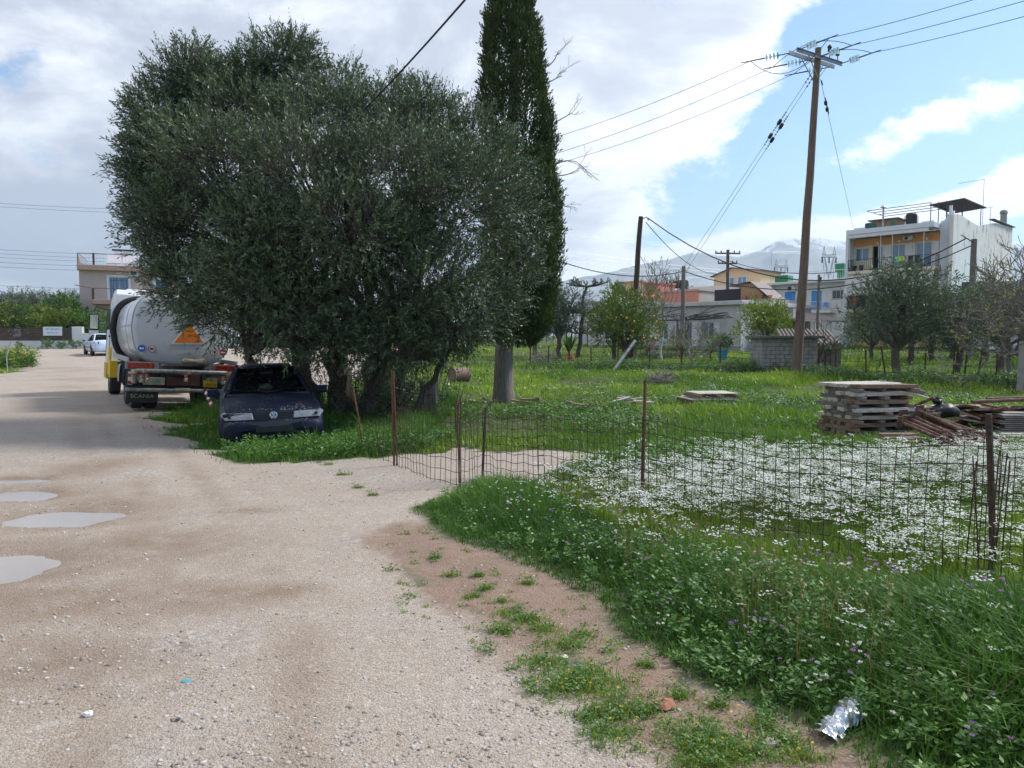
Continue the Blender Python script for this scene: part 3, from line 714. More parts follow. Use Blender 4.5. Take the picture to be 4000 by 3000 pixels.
def blue_door_house():
    p = at(3001, 1111, 85); t = thing('white_house', 'two storey white house with bright blue louvred doors', 'house', (p.x, p.y, 1.1), GA)
    Wd, z1, zr = 8.6, 3.75, 6.75
    ho = [(1.5, 2.75, z1 + .03, z1 + 2.2), (4.6, 5.75, z1 + .03, z1 + 2.2), (6.9, 8.2, z1 + 1.2, z1 + 2.15)]
    b = MB(); wall_open(b, .25, Wd, 0, zr, 1.0, .25, ho); b.build('wall', 'white_wall', t)
    MB().box(-.3, .25, .2, 9, 0, zr).build('end_wall', 'white_wall', t); MB().box(.25, Wd, 2.6, 9, 0, zr - .02).build('inner_wall', 'white_wall', t)
    MB().box(-.4, Wd + .1, .1, 9.2, zr, zr + .28).build('roof_slab', 'white_wall', t, bevel=.03)
    for h in ho[:2]: shutter(t, h[0] + .03, h[1] - .03, h[2], h[3], 1.02, 'blue_paint', 'louvred_door', 14, 2); 
    for h in ho[:2]: MB().box(h[0] - .1, h[1] + .1, .985, .998, h[3], h[3] + .1).build('door_lintel', 'white_paint', t)
    w = opening(t, *ho[2], 1.05, mull=2)
    for i in range(9): MB().tube([(6.95 + i * .15, .97, z1 + 1.2), (6.95 + i * .15, .97, z1 + 2.15)], .014, 4).build('window_bar', 'iron', w)
    MB().box(-.2, Wd - 1.3, -.2, 1.0, z1 - .3, z1).build('balcony_slab', 'white_wall', t)
    rail(t, [(-.1, .9, z1), (-.1, -.1, z1), (Wd - 1.4, -.1, z1)], .95, mat='blue_white', post='blue_white', gap=.15)
    rail(t, [(Wd - 1.35, -.12, z1 + .05), (Wd - .2, -.12, z1 + .05)], 1.05, mat='green_paint', post='green_paint', gap=.5)
    ac_unit(t, 1.85, 1.0, zr - .75, .95, .62)
    MB().box(2.9, 3.7, .9, .99, z1 + .9, z1 + 1.6).build('meter_box', 'galv', t)
    # blue plastic chair on the balcony, green tanks and railing on the roof
    MB().box(.3, 1.9, .9, 2.2, zr + .28, zr + 1.1).build('water_tank', 'green_paint', t, bevel=.04)
    MB().box(6.0, 7.0, 3.6, 4.6, zr + 1.3, zr + 2.25).build('water_tank', 'green_paint', t, bevel=.04); MB().box(6.2, 6.8, 3.8, 4.4, zr + .28, zr + 1.3).build('tank_stand', 'green_paint', t)
    rail(t, [(2.2, .4, zr + .28), (Wd, .4, zr + .28), (Wd, 6, zr + .28)], 1.0, mat='white_paint', post='white_paint', gap=.2)
    antenna(t, -.2, 1, zr + .3, 3.6, .4)
    c = thing('plastic_chair', 'blue plastic armchair on the white balcony', 'chair', t.matrix_basis @ Vector((6.4, .4, z1)), GA)
    MB().box(-.25, .25, -.25, .25, .4, .44).build('seat', 'blue_paint', c); MB().box(-.25, .25, .22, .26, .44, .85).build('backrest', 'blue_paint', c)
    for sx in (-.23, .23):
        for sy in (-.22, .24): MB().tube([(sx, sy, 0), (sx, sy, .66)], .02, 5).build('leg', 'blue_paint', c)
        MB().box(sx - .03, sx + .03, -.25, .25, .63, .66).build('armrest', 'blue_paint', c)
blue_door_house()

def low_house():
    p = at(2893, 1190, 57); x0, y0 = p.x, p.y; zg = hz(x0, y0) - .05; H = p.z - zg
    t = thing('low_house', 'low grey plaster house with flat roof and vine pergola', 'house', (x0, y0, zg), GA)
    Lw = 15.5; ho = [(-1.9, -.9, 0.15, 2.35), (-3.9, -2.85, .9, 2.3), (-6.4, -5.2, .15, 2.35), (-9.2, -8.0, .9, 2.3), (-12, -10.8, .9, 2.3)]
    ho = [(-5.4, -4.3, .15, 2.35), (-3.3, -2.3, .95, 2.3), (-7.6, -6.6, .95, 2.3), (-10.6, -9.4, .15, 2.35), (-13.5, -12.3, .95, 2.3)]
    b = MB(); wall_open(b, -Lw, 0, 0, H, 0, .3, ho); b.build('wall', 'old_plaster', t)
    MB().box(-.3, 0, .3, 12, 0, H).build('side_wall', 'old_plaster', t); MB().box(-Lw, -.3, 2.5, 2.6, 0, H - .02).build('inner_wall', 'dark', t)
    MB().box(-Lw - .3, .3, -.35, 12.3, H, H + .32).build('roof_slab', 'old_plaster', t, bevel=.03)
    for i, h in enumerate(ho):
        o = opening(t, *h, .08, 'door' if h[2] < .5 else 'window', glass='pane')
        shutter(t, h[0] - .55, h[0] - .03, h[2], h[3], -.06, 'white_paint'); shutter(t, h[1] + .03, h[1] + .55, h[2], h[3], -.06, 'white_paint')
    MB().box(-Lw, -.02, -.06, -.002, 0, .45).build('plinth', 'concrete', t)
    MB().tube([(.06, -.08, 0), (.06, -.08, H)], .06, 6).build('drainpipe', 'galv', t)
    # pergola with bare vine
    pg = thing('vine_pergola', 'bare twisted vine trained over pipes along the low grey house', 'pergola', (x0, y0, zg), GA); rng = random.Random(4)
    for x in (-3.2, -4.0, -7.4, -10.4, -13.2): MB().tube([(x, -2.6, 0), (x + .05, -2.6, 2.5)], .045, 6).build('post', 'iron', pg)
    for yy in (-2.6, -1.3): MB().tube([(-14, yy, 2.5), (-2.5, yy, 2.5), (.1, yy, 2.62)], .035, 5).build('pipe', 'iron', pg)
    for x in (-3.2, -4.0, -7.4, -10.4):
        pts = [Vector((x + .15, -2.5, 0))]
        for k in range(1, 6): pts.append(Vector((x + .12 + rng.uniform(-.12, .12), -2.5 + rng.uniform(-.1, .1), k * .5)))
        MB().tube(pts, [.07, .065, .06, .055, .05, .045], 6).build('trunk', 'bark', pg)
        for s in range(7):
            q = pts[-1].copy(); d = Vector((rng.uniform(-1, 1), rng.uniform(.1, .9), .12)); br = [q]
            for k in range(7): q = q + d.normalized() * .45 + Vector((rng.uniform(-.12, .12), rng.uniform(-.12, .12), rng.uniform(-.07, .10))); br.append(q)
            MB().tube(br, [.065 - .006 * k for k in range(8)], 5).build('branch', 'bark', pg)
    # tiled lean-to porch on the right-hand side
    po = thing('lean_to_porch', 'brown tiled lean-to porch beside the low grey house', 'porch', (x0, y0, zg), GA)
    o = MB().add([(.02, 3.0, H - .35), (.02, 12, H - .35), (3.2, 12, H - 1.15), (3.2, 3.0, H - 1.15), (.02, 3.0, H - .45), (.02, 12, H - .45), (3.2, 12, H - 1.25), (3.2, 3.0, H - 1.25)],
             [(0, 1, 2, 3), (7, 6, 5, 4), (0, 4, 5, 1), (1, 5, 6, 2), (2, 6, 7, 3), (3, 7, 4, 0)]).build('roof', 'porch_tile', po)
    for i in range(30): MB().tube([(.03, 3.15 + i * .3, H - .33), (3.22, 3.15 + i * .3, H - 1.13)], .055, 5).build('tile_row', 'porch_tile', o)
    for yy in (3.1, 6, 9, 11.9): MB().box(3.0, 3.15, yy, yy + .15, 0, H - 1.2).build('post', 'white_paint', po)
    MB().box(.02, .1, 4, 5.0, .1, 2.3).build('door', 'dark_green', po)
    # roof clutter: dark shed and nets on the terrace behind
    s = thing('roof_shed', 'dark lean-to shed with netting behind the low house roof', 'shed', (x0, y0, zg), GA); zz = H + .33
    MB().box(-7, -.5, 5.5, 11.8, zz - .01, zz + .35).build('terrace_kerb', 'concrete', s)
    MB().prism([(-3.4, zz + .35), (-.9, zz + .35), (-2.4, zz + 1.75), (-3.4, zz + 1.72)], 'y', 6, 8).build('wall', 'osb', s)
    MB().add([(-4.6, 5.7, zz + 1.62), (-2.4, 5.7, zz + 1.9), (-2.4, 8.4, zz + 1.9), (-4.6, 8.4, zz + 1.62), (-.5, 5.7, zz + .4), (-.5, 8.4, zz + .4)], [(0, 1, 2, 3), (1, 4, 5, 2)]).build('roof', 'roof_tin', s).modifiers.new('t', 'SOLIDIFY').thickness = .06
    MB().box(-6, -3.45, 6.1, 6.2, zz + .35, zz + 1.35).build('net_screen', 'dark', s)
    for k, (x, h) in enumerate(((-1.4, .4), (-2.0, .35), (-2.9, .3), (1.0 - 1.6, .3))): MB().lathe((x, 5.75, zz + .35), [(.12, 0), (.2, h), (.17, h)], 8).build('pot', 'terracotta', s)
    return t
low_house()

def simple_house(name, label, p, zg, Wd, Dp, H, wall, roofmat, wins, rz=GA, side=None, par=0, balc=None):
    t = thing(name, label, 'building', (p.x, p.y, zg), rz)
    b = MB(); wall_open(b, 0, Wd, 0, H, 0, .25, [w for w in wins]); b.build('wall', wall, t)
    MB().box(0, Wd, .6, Dp, 0, H - .01).build('inner_wall', side or wall, t) if False else None
    MB().box(0, .25, .25, Dp, 0, H).build('side_wall', side or wall, t); MB().box(Wd - .25, Wd, .25, Dp, 0, H).build('side_wall', side or wall, t)
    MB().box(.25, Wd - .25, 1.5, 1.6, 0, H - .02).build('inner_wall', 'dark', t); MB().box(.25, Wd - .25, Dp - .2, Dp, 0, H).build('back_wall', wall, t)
    MB().box(-.12, Wd + .12, -.12, Dp + .1, H, H + .2).build('roof', roofmat, t)
    if par: 
        for a in ((-.12, Wd + .12, -.12, .0), (-.12, .0, .0, Dp)): MB().box(*a, H + .2, H + .2 + par).build('parapet', roofmat, t)
    for w in wins: opening(t, *w, .06, glass='pane')
    if balc:
        MB().box(balc[0], balc[1], -1.1, -.001, balc[2] - .2, balc[2]).build('balcony_slab', wall, t); rail(t, [(balc[0], -.05, balc[2]), (balc[0], -1.05, balc[2]), (balc[1], -1.05, balc[2]), (balc[1], -.05, balc[2])], .95)
    return t
simple_house('red_house', 'tall narrow red and cream house above the orange tree', at(2405, 1106, 93), 1.2, 4.0, 7, 7.4, 'cream_orange', 'salmon_wall', [(.7, 1.9, 4.8, 6.3), (2.4, 3.4, 4.8, 6.3)], side='red_wall')
r = simple_house('salmon_house', 'lower beige and salmon flat roofed house beside the red one', at(2579, 1137, 88), 1.2, 5.2, 9, 6.0, 'salmon_wall', 'beige_wall', [(1.2, 2.4, 3.6, 4.8)], side='beige_wall')
MB().box(-6, -.3, 2, 9, 0, 5.6).build('wing', 'beige_wall', r)
c = simple_house('cream_house', 'cream house with white terrace parapet and low gable roof', at(2694, 1150, 100), 1.2, 9.5, 9, 6.3, 'cream_orange', 'white_wall', [(1.0, 2.1, 3.6, 4.9), (4.2, 5.6, 3.1, 5.3), (7.2, 8.4, 3.6, 4.9)], par=.95, balc=(3.4, 6.6, 3.05))
MB().prism([(1.8, 6.51), (8.6, 6.51), (8.6, 9.3), (4.6, 9.9), (1.8, 9.0)], 'y', 3.0, 8.5).build('upper_room', 'cream_orange', c)
for a in (3.6, 5.4): opening(c, a, a + 1.3, 6.8, 8.7, 2.9, 'balcony_door', glass='pane_blue')
MB().add([(1.4, 2.6, 8.95), (4.6, 2.6, 10.0), (9.0, 2.6, 9.35), (9.0, 8.9, 9.35), (4.6, 8.9, 10.0), (1.4, 8.9, 8.95)], [(0, 1, 4, 5), (1, 2, 3, 4)]).build('gable_roof', 'roof_tin', c).modifiers.new('t', 'SOLIDIFY').thickness = .12
solar(c, -1.6, 2, 6.6, s=1.1)
MB().box(-3.4, -.01, 1, 6, 0, 5.4).build('wing', 'cream_orange', c)
MB().lathe((-2.6, 1.8, 8.1), [(.1, -.95), (.55, -.9), (.6, 0), (.55, .9), (.1, .95)], 14, 'x').build('water_tank', 'black_rubber', c, smooth=True)
for a in (-3.2, -2.0): MB().tube([(a, 1.4, 5.4), (a + .1, 1.8, 7.6)], .05, 5).build('tank_leg', 'blue_paint', c)
e = simple_house('cream_annex', 'small cream house with rooftop vine frame beside the blue door house', at(2880, 1165, 92), 1.2, 6.5, 8, 4.9, 'cream_orange', 'white_wall', [(1.6, 2.7, 2.6, 4.1), (4.2, 5.3, 2.6, 4.1)], balc=(.3, 6.2, 2.5))
rng = random.Random(9)
for x in (.5, 3, 5.8): MB().tube([(x, -.9, 2.5), (x, -.9, 6.6)], .05, 5).build('vine_post', 'iron', e)
for k in range(9):
    q = Vector((rng.uniform(.5, 5.5), -.9, 6.5)); br = [q]
    for j in range(6): q = q + Vector((rng.uniform(-.5, .5), rng.uniform(.1, .5), rng.uniform(-.15, .2))); br.append(q)
    MB().tube(br, [.06 - .008 * j for j in range(7)], 5).build('vine_branch', 'bark', e)
simple_house('far_white_house', 'small white house with roof railing behind the vine frame', at(2920, 1120, 120), 1.3, 7, 8, 6.8, 'blue_white', 'white_wall', [(1.5, 2.6, 4.6, 5.9)], par=1.0)
h2 = simple_house('grey_house', 'low pale house behind the pruned plane tree', at(2262, 1178, 80), 1.2, 6, 8, 4.3, 'old_plaster', 'concrete', [(1.5, 2.8, 1.4, 2.6), (3.8, 4.8, 1.4, 2.6)])
MB().lathe((3.0, 3, 4.9), [(.3, 0), (.75, .2), (.75, 1.2), (.4, 1.6)], 12).build('water_tank', 'black_rubber', h2, smooth=True)
MB().box(2.4, 3.6, 2.4, 3.6, 4.5, 4.9).build('tank_stand', 'white_paint', h2)

def pink_house():
    p = at(307, 1034, 70); ang = rad(24); t = thing('pink_house', 'two storey dusty pink house with balcony and roof railing', 'house', (p.x, p.y, .9), ang)
    H = p.z - .9; zb = at(345, 1172, 70.5).z - .9; Wd = 8.5; dr = (2.45, 4.15, zb + .02, zb + 2.25)
    b = MB(); wall_open(b, 0, 5.2, 0, H - .5, 0, .25, [dr]); b.build('wall', 'pink_wall', t); d2 = (6.4, 7.7, zb + .02, zb + 2.25)
    b = MB(); wall_open(b, 5.2, Wd, 0, H - .5, 1.2, .25, [d2]); b.build('wall', 'pink_wall', t)
    MB().box(4.95, 5.2, .25, 1.2, 0, H - .5).build('corner_wall', 'pink_wall', t); MB().box(0, .25, .25, 8, 0, H - .5).build('side_wall', 'pink_wall', t)
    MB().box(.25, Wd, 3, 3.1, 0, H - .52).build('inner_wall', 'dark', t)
    MB().box(-.1, 5.9, -.6, 8.2, H - .5, H).build('roof_band', 'pink_band', t, bevel=.02); MB().box(5.9, Wd + .2, .6, 8.2, H - .5, H).build('roof_band', 'pink_band', t)
    for d in (dr, d2):
        fr = MB(); yy = 0 if d is dr else 1.2
        fr.box(d[0] - .16, d[0], yy - .03, yy - .001, d[2], d[3] + .16); fr.box(d[1], d[1] + .16, yy - .03, yy - .001, d[2], d[3] + .16); fr.box(d[0], d[1], yy - .03, yy - .001, d[3], d[3] + .16)
        fr.build('door_surround', 'white_paint', t); o = opening(t, *d, yy + .08, 'balcony_door', glass='pane_blue')
        g = MB()
        for k in range(7): xx = d[0] + .2 + k * (d[1] - d[0] - .4) / 6; g.tube([(xx, yy + .06, d[2] + .1), (xx + .04 * (-1) ** k, yy + .06, d[2] + 1.1), (xx, yy + .06, d[3] - .1)], .014, 4)
        for z in (.5, 1.9): g.tube([(d[0] + .1, yy + .06, d[2] + z), (d[1] - .1, yy + .06, d[2] + z)], .014, 4)
        g.build('door_grille', 'iron', o)
    MB().box(3.1, 3.6, -.14, -.001, zb + 2.5, zb + 2.7).build('wall_lamp', 'cream', t); ac_unit(t, 4.25, 0, zb + 2.35, .95, .7)
    MB().box(1.1, Wd, -1.25, -.001, zb - .42, zb).build('balcony_slab', 'pink_band', t, bevel=.02)
    rail(t, [(1.2, -.05, zb), (1.2, -1.15, zb), (Wd, -1.15, zb)], 1.05, post='brown_paint', mat='galv', gap=.2, r=.008)
    MB().box(1.12, 1.3, -1.23, -1.07, zb, zb + 1.05).build('railing_post', 'brown_paint', t); MB().tube([(-.1, -2.4, zb + 1.22), (1.2, -1.15, zb + 1.05)], .04, 5).build('handrail', 'brown_paint', t)
    rail(t, [(.0, 7.6, H), (.0, -.5, H), (5.8, -.5, H)], 1.05, post='brown_paint', mat='galv', gap=.3, r=.008)
    for x in (1.2, 5.2): MB().box(x, x + .18, -.58, -.42, H, H + 1.1).build('railing_post', 'brown_paint', t)
    MB().prism([(-.5, H), (7.6, H), (7.6, H + .5), (1.5, H + .35), (-.5, H + 1.0)], 'x', -.06, .0).build('brick_parapet', 'brown_paint', t)
    solar(t, 3.6, 1.6, H + .2, mat='white_paint', s=1.25)
    MB().box(2.7, 4.6, 1.3, 1.9, H + 1.62, H + 1.75).build('boiler_frame', 'brown_paint', t)
    opening(t, 4.3, 5.0, 1.4, 2.6, -.05)
pink_house()

def left_wall():
    a, b_ = at(-420, 1355, 62.6), at(282, 1355, 62.4); zg = hz(b_.x, b_.y) - .1
    t = thing('garden_wall', 'low white garden wall with dark brown slat fence on top', 'wall', (b_.x, b_.y, zg), 0)
    Lw = b_.x - a.x
    MB().box(-Lw, 0, 0, .25, 0, .75).build('wall_base', 'white_wall', t); MB().box(0, .9, -.02, .3, 0, 1.9).build('gate_post', 'white_wall', t, bevel=.03)
    MB().box(.9, 14, 0, .25, 0, 1.35).build('wall_base', 'white_wall', t)
    rng = random.Random(3)
    for i in range(8):
        z = .74 + i * .135
        x = -Lw
        while x < -.15:
            l = min(rng.uniform(2.2, 3.2), -.1 - x)
            MB().box(x, x + l - .015, -.05 + rng.uniform(-.012, .012), -.02, z, z + .118).build('slat', 'slat_brown', t); x += l
    for x in np.arange(-Lw, 0, 2.4): MB().box(x, x + .08, -.018, .05, .74, 1.85).build('fence_post', 'brown_paint', t)
    MB().box(-.1, -.02, -.07, -.0, .60, 1.9).build('fence_post', 'iron', t)
    rail(t, [(.95, .12, 1.35), (13.8, .12, 1.35)], .75, gap=.4, name='iron_railing')
    s = thing('notice_board', 'small white notice board with blue lettering on slat fence', 'sign', (b_.x - 1.55, b_.y - .07, zg + 1.15), 0)
    MB().box(-.8, .8, -.02, 0, 0, .75).build('board', 'white_paint', s)
    MB().box(-.83, .83, -.015, .012, -.03, 0).build('frame', 'iron', s)
    for k, (w, z) in enumerate(((1.15, .58), (1.2, .48), (.95, .22))): 
        n = int(w / .06)
        bb = MB()
        for i in range(n):
            if (i * 7 + k) % 6: bb.box(-w / 2 + i * .06, -w / 2 + i * .06 + .045, -.026, -.0205, z, z + .05)
        bb.build('lettering', 'blue_paint', s)
    cp = thing('carport', 'dark carport with pale roof edge behind the slat fence', 'shed', (at(110, 1300, 69).x, 69, hz(-45, 69)), 0)
    MB().box(-2.3, 2.6, 0, 5, 2.55, 2.7).build('roof', 'white_wall', cp); MB().box(-2.5, 2.8, .8, 5, 3.2, 3.45).build('roof', 'roof_tin', cp)
    for x in (-2.2, .2, 2.4):
        for y in (.1, 4.8): MB().box(x, x + .12, y, y + .12, 0, 2.54).build('post', 'brown_paint', cp)
    MB().box(-2.2, 2.5, 4.9, 5, 0, 2.5).build('back_wall', 'dark', cp)
left_wall()

def block_shed():
    p = at(2975, 1475, 33.6); zg = hz(p.x, p.y) - .05; t = thing('block_shed', 'small bare concrete block shed behind the tall pole', 'shed', (p.x, p.y, zg), rad(-4))
    rng = random.Random(5); me = None; H = 1.62; nc = 6; Wd = nc * .41
    MB().box(.03, Wd - .03, .035, 2.2, 0, H).build('mortar', 'dark_mortar', t)
    for r in range(9):
        off = 0 if r % 2 else -.205
        for c in range(nc + 1):
            x0 = max(0, off + c * .41); x1 = min(Wd, off + c * .41 + .385)
            if x1 - x0 < .06: continue
            MB().box(x0, x1, rng.uniform(-.012, .004), .03, r * .18, r * .18 + .160).build('block', 'block', t)
        for c in range(5): MB().box(-.01, .03, .04 + c * .41, .43 + c * .41, r * .18, r * .18 + .168).build('block', 'block', t)
    MB().box(-.18, Wd + .25, -.22, 2.5, H, H + .13).build('roof_slab', 'dark_mortar', t, bevel=.015)
    s = thing('tin_hutch', 'rusty corrugated hutch to the side of the block shed', 'shed', (p.x + 2.9, p.y + 2.5, zg - .25), rad(-10))
    for i in range(14): MB().tube([(-.9 + i * .19, -.2, 1.6), (-.7 + i * .19, 3.4, 2.35)], .07, 6).build('roof_sheet', 'grey_wood', s)
    MB().box(-.6, 1.7, 0, .06, 0, 1.35).build('board_wall', 'slat_brown', s); 
    for i in range(9): MB().box(-.6 + i * .26, -.6 + i * .26 + .2, -.04, -.002, 0, 1.2 + .12 * (i % 3)).build('board', 'grey_wood', s)
block_shed()
def pylon(px, ytop, ybot, Y, wpx, label):
    p = at(px, ybot, Y); s = (at(px, ytop, Y).z - p.z); w = wpx / F * Y
    t = thing('lattice_pylon', label, 'pylon', (p.x, p.y, 0), rad(12), 'lattice pylons'); z0 = p.z; r = .11
    MB().box(-1, 1, -1, 1, -.5, .2).build('footing', 'concrete', t)
    hw = w / 2; zt = z0 + s; zc = z0 + s * .62
    for sx in (-1, 1):
        for sy in (-.6, .6):
            MB().tube([(sx * hw * .5, sy * 3, 0), (sx * hw * .35, sy * 2, z0)], .16, 4).build('leg', 'galv', t)
            MB().tube([(sx * hw * .30, sy * 2, z0), (sx * hw * .72, sy, zc)], r, 4).build('leg', 'galv', t)
        b = MB(); n = 6
        for k in range(n):
            a, c = k / n, (k + 1) / n
            xa, xc = sx * hw * (.30 + .42 * a), sx * hw * (.30 + .42 * c); za, zc_ = z0 + (zc - z0) * a, z0 + (zc - z0) * c
            b.tube([(xa - sx * hw * .12, 0, za), (xc, 0, zc_)], r * .6, 3); b.tube([(xa, 0, za), (xc - sx * hw * .12, 0, zc_)], r * .6, 3)
        b.tube([(sx * hw * .18, 0, z0), (sx * hw * .60, 0, zc)], r, 4)
        b.tube([(sx * hw * .5, 0, zc + 1), (sx * hw * .7, 0, zt)], r, 4); b.tube([(sx * hw * .9, 0, zc + 1), (sx * hw * .7, 0, zt)], r, 4)
        for k in range(4): q = k / 4; b.tube([(sx * hw * (.5 + .2 * q), 0, zc + 1 + (zt - zc - 1) * q), (sx * hw * (.9 - .2 * (q + .2)), 0, zc + 1 + (zt - zc - 1) * (q + .2))], r * .6, 3)
        b.build('peak_lattice', 'galv', t)
        MB().tube([(sx * hw * .95, 0, zc), (sx * hw * .95, 0, zc - s * .2)], .22, 6).build('insulator', 'dark', t)
    MB().tube([(0, 0, zc), (0, 0, zc - s * .2)], .22, 6).build('insulator', 'dark', t)
    b = MB()
    for z in (zc, zc + 1.1): b.tube([(-hw, 0, z), (hw, 0, z)], r, 4)
    for k in range(14): x = -hw + 2 * hw * k / 14; b.tube([(x, 0, zc), (x + hw / 14, 0, zc + 1.1), (x + hw / 7, 0, zc)], r * .6, 3)
    b.build('crossarm', 'galv', t); return t
pylon(3237, 962, 1075, 260, 64, 'nearer lattice pylon rising left of the yellow apartment block')
pylon(3050, 1013, 1095, 350, 60, 'farther lattice pylon behind the blue door house roof')
# ---------------------------------------------------------------- vehicles
mk('truck_white', (.70, .71, .73), .32, var=.06, scale=1.2, dirt=(.52, .51, .50), dscale=.9, dlev=(.6, .95), coat=.3)
mk('tank_shaded_white', (.55, .58, .63), .30, var=.06, scale=1.0, dirt=(.46, .45, .44), dscale=1.3, dlev=(.55, .9), coat=.3)  # white barrel made darker and bluer: the olive's shade put into its colour
mk('truck_yellow', (.72, .47, .02), .45, var=.12, scale=2, dirt=(.35, .25, .08))
mk('chassis', (.035, .036, .04), .7, .2, var=.4, scale=5, dirt=(.12, .10, .085), dlev=(.5, .8))
mk('maroon', (.10, .035, .03), .6, var=.4, scale=5)
mk('tail_red', (.26, .015, .010), .3, var=.35, scale=9, col2=(.45, .08, .015), c2=(.52, .7))
mk('plate_yellow', (.70, .46, .03), .5, var=.1)
mk('decal_white', (.78, .78, .78), .5, var=.03); mk('decal_blue', (.03, .13, .50), .5, var=.05); mk('decal_red', (.42, .03, .04), .5, var=.05); mk('decal_orange', (.75, .20, .02), .5, var=.06); mk('decal_black', (.015, .015, .02), .5)
mk('mud_text', (.40, .36, .24), .7); mk('beacon_orange', (.9, .17, .02), .25); mk('brass', (.42, .38, .28), .45, .6, var=.3)
mk('brace_grey', (.11, .125, .13), .7, var=.3)
mk('pipe_grey', (.20, .23, .24), .55, .3, var=.35, scale=6, col2=(.34, .33, .29))
mk('interior', (.02, .02, .022), .8); mk('headlamp', (.22, .23, .235), .25, var=.3, scale=5, coat=.5)
mk('plastic_grey', (.05, .055, .065), .6, var=.2)
def car_glass():
    m, nt, b, out = nodes_of('car_glass')
    tr = nt.nodes.new('ShaderNodeBsdfTransparent'); tr.inputs[0].default_value = (.52, .66, .60, 1)
    b.inputs['Base Color'].default_value = (.01, .01, .012, 1); b.inputs['Roughness'].default_value = .08
    d = nt.nodes.new('ShaderNodeBsdfDiffuse'); d.inputs[0].default_value = (.35, .33, .30, 1)
    f = nt.nodes.new('ShaderNodeFresnel'); f.inputs[0].default_value = 1.5
    mx = nt.nodes.new('ShaderNodeMixShader'); nt.links.new(mth(nt, 'MULTIPLY', f.outputs[0], 1.2), mx.inputs[0]); nt.links.new(tr.outputs[0], mx.inputs[1]); nt.links.new(b.outputs[0], mx.inputs[2])
    sp = rng_(nt, tnoise(nt, 34, 3, .6), .66, .70, 0, .8); m2 = nt.nodes.new('ShaderNodeMixShader'); nt.links.new(sp, m2.inputs[0]); nt.links.new(mx.outputs[0], m2.inputs[1]); nt.links.new(d.outputs[0], m2.inputs[2])
    nt.links.new(m2.outputs[0], out.inputs[0])
car_glass()
def dusty_paint(name, col, spots=True):
    m, nt, b, out = nodes_of(name)
    n = tnoise(nt, 2.5, 4); c = mixc(nt, rng_(nt, n, .3, .7), col, tuple(x * 1.5 + .001 for x in col))
    r = .32
    if spots:
        g = nt.nodes.new('ShaderNodeNewGeometry'); s = nt.nodes.new('ShaderNodeSeparateXYZ'); nt.links.new(g.outputs['Normal'], s.inputs[0])
        up = rng_(nt, s.outputs[2], .35, .8)
        sp = rng_(nt, mth(nt, 'MULTIPLY', tnoise(nt, 30, 4, .7), rng_(nt, tnoise(nt, 2.2, 3), .3, .65, .85, 1.12)), .625, .68)
        c = mixc(nt, mth(nt, 'MULTIPLY', up, sp), c, (.40, .38, .36))
        c = mixc(nt, mth(nt, 'MULTIPLY', up, .03), c, (.2, .19, .17)); r = .5
    nt.links.new(c, b.inputs['Base Color']); b.inputs['Roughness'].default_value = r; b.inputs['Coat Weight'].default_value = .0 if spots else .3; b.inputs['Coat Roughness'].default_value = .2; b.inputs['Specular IOR Level'].default_value = .18 if spots else .5
dusty_paint('navy_paint', (.003, .006, .020)); dusty_paint('silver_blue', (.42, .50, .62), False); dusty_paint('dark_paint', (.02, .024, .03), False)

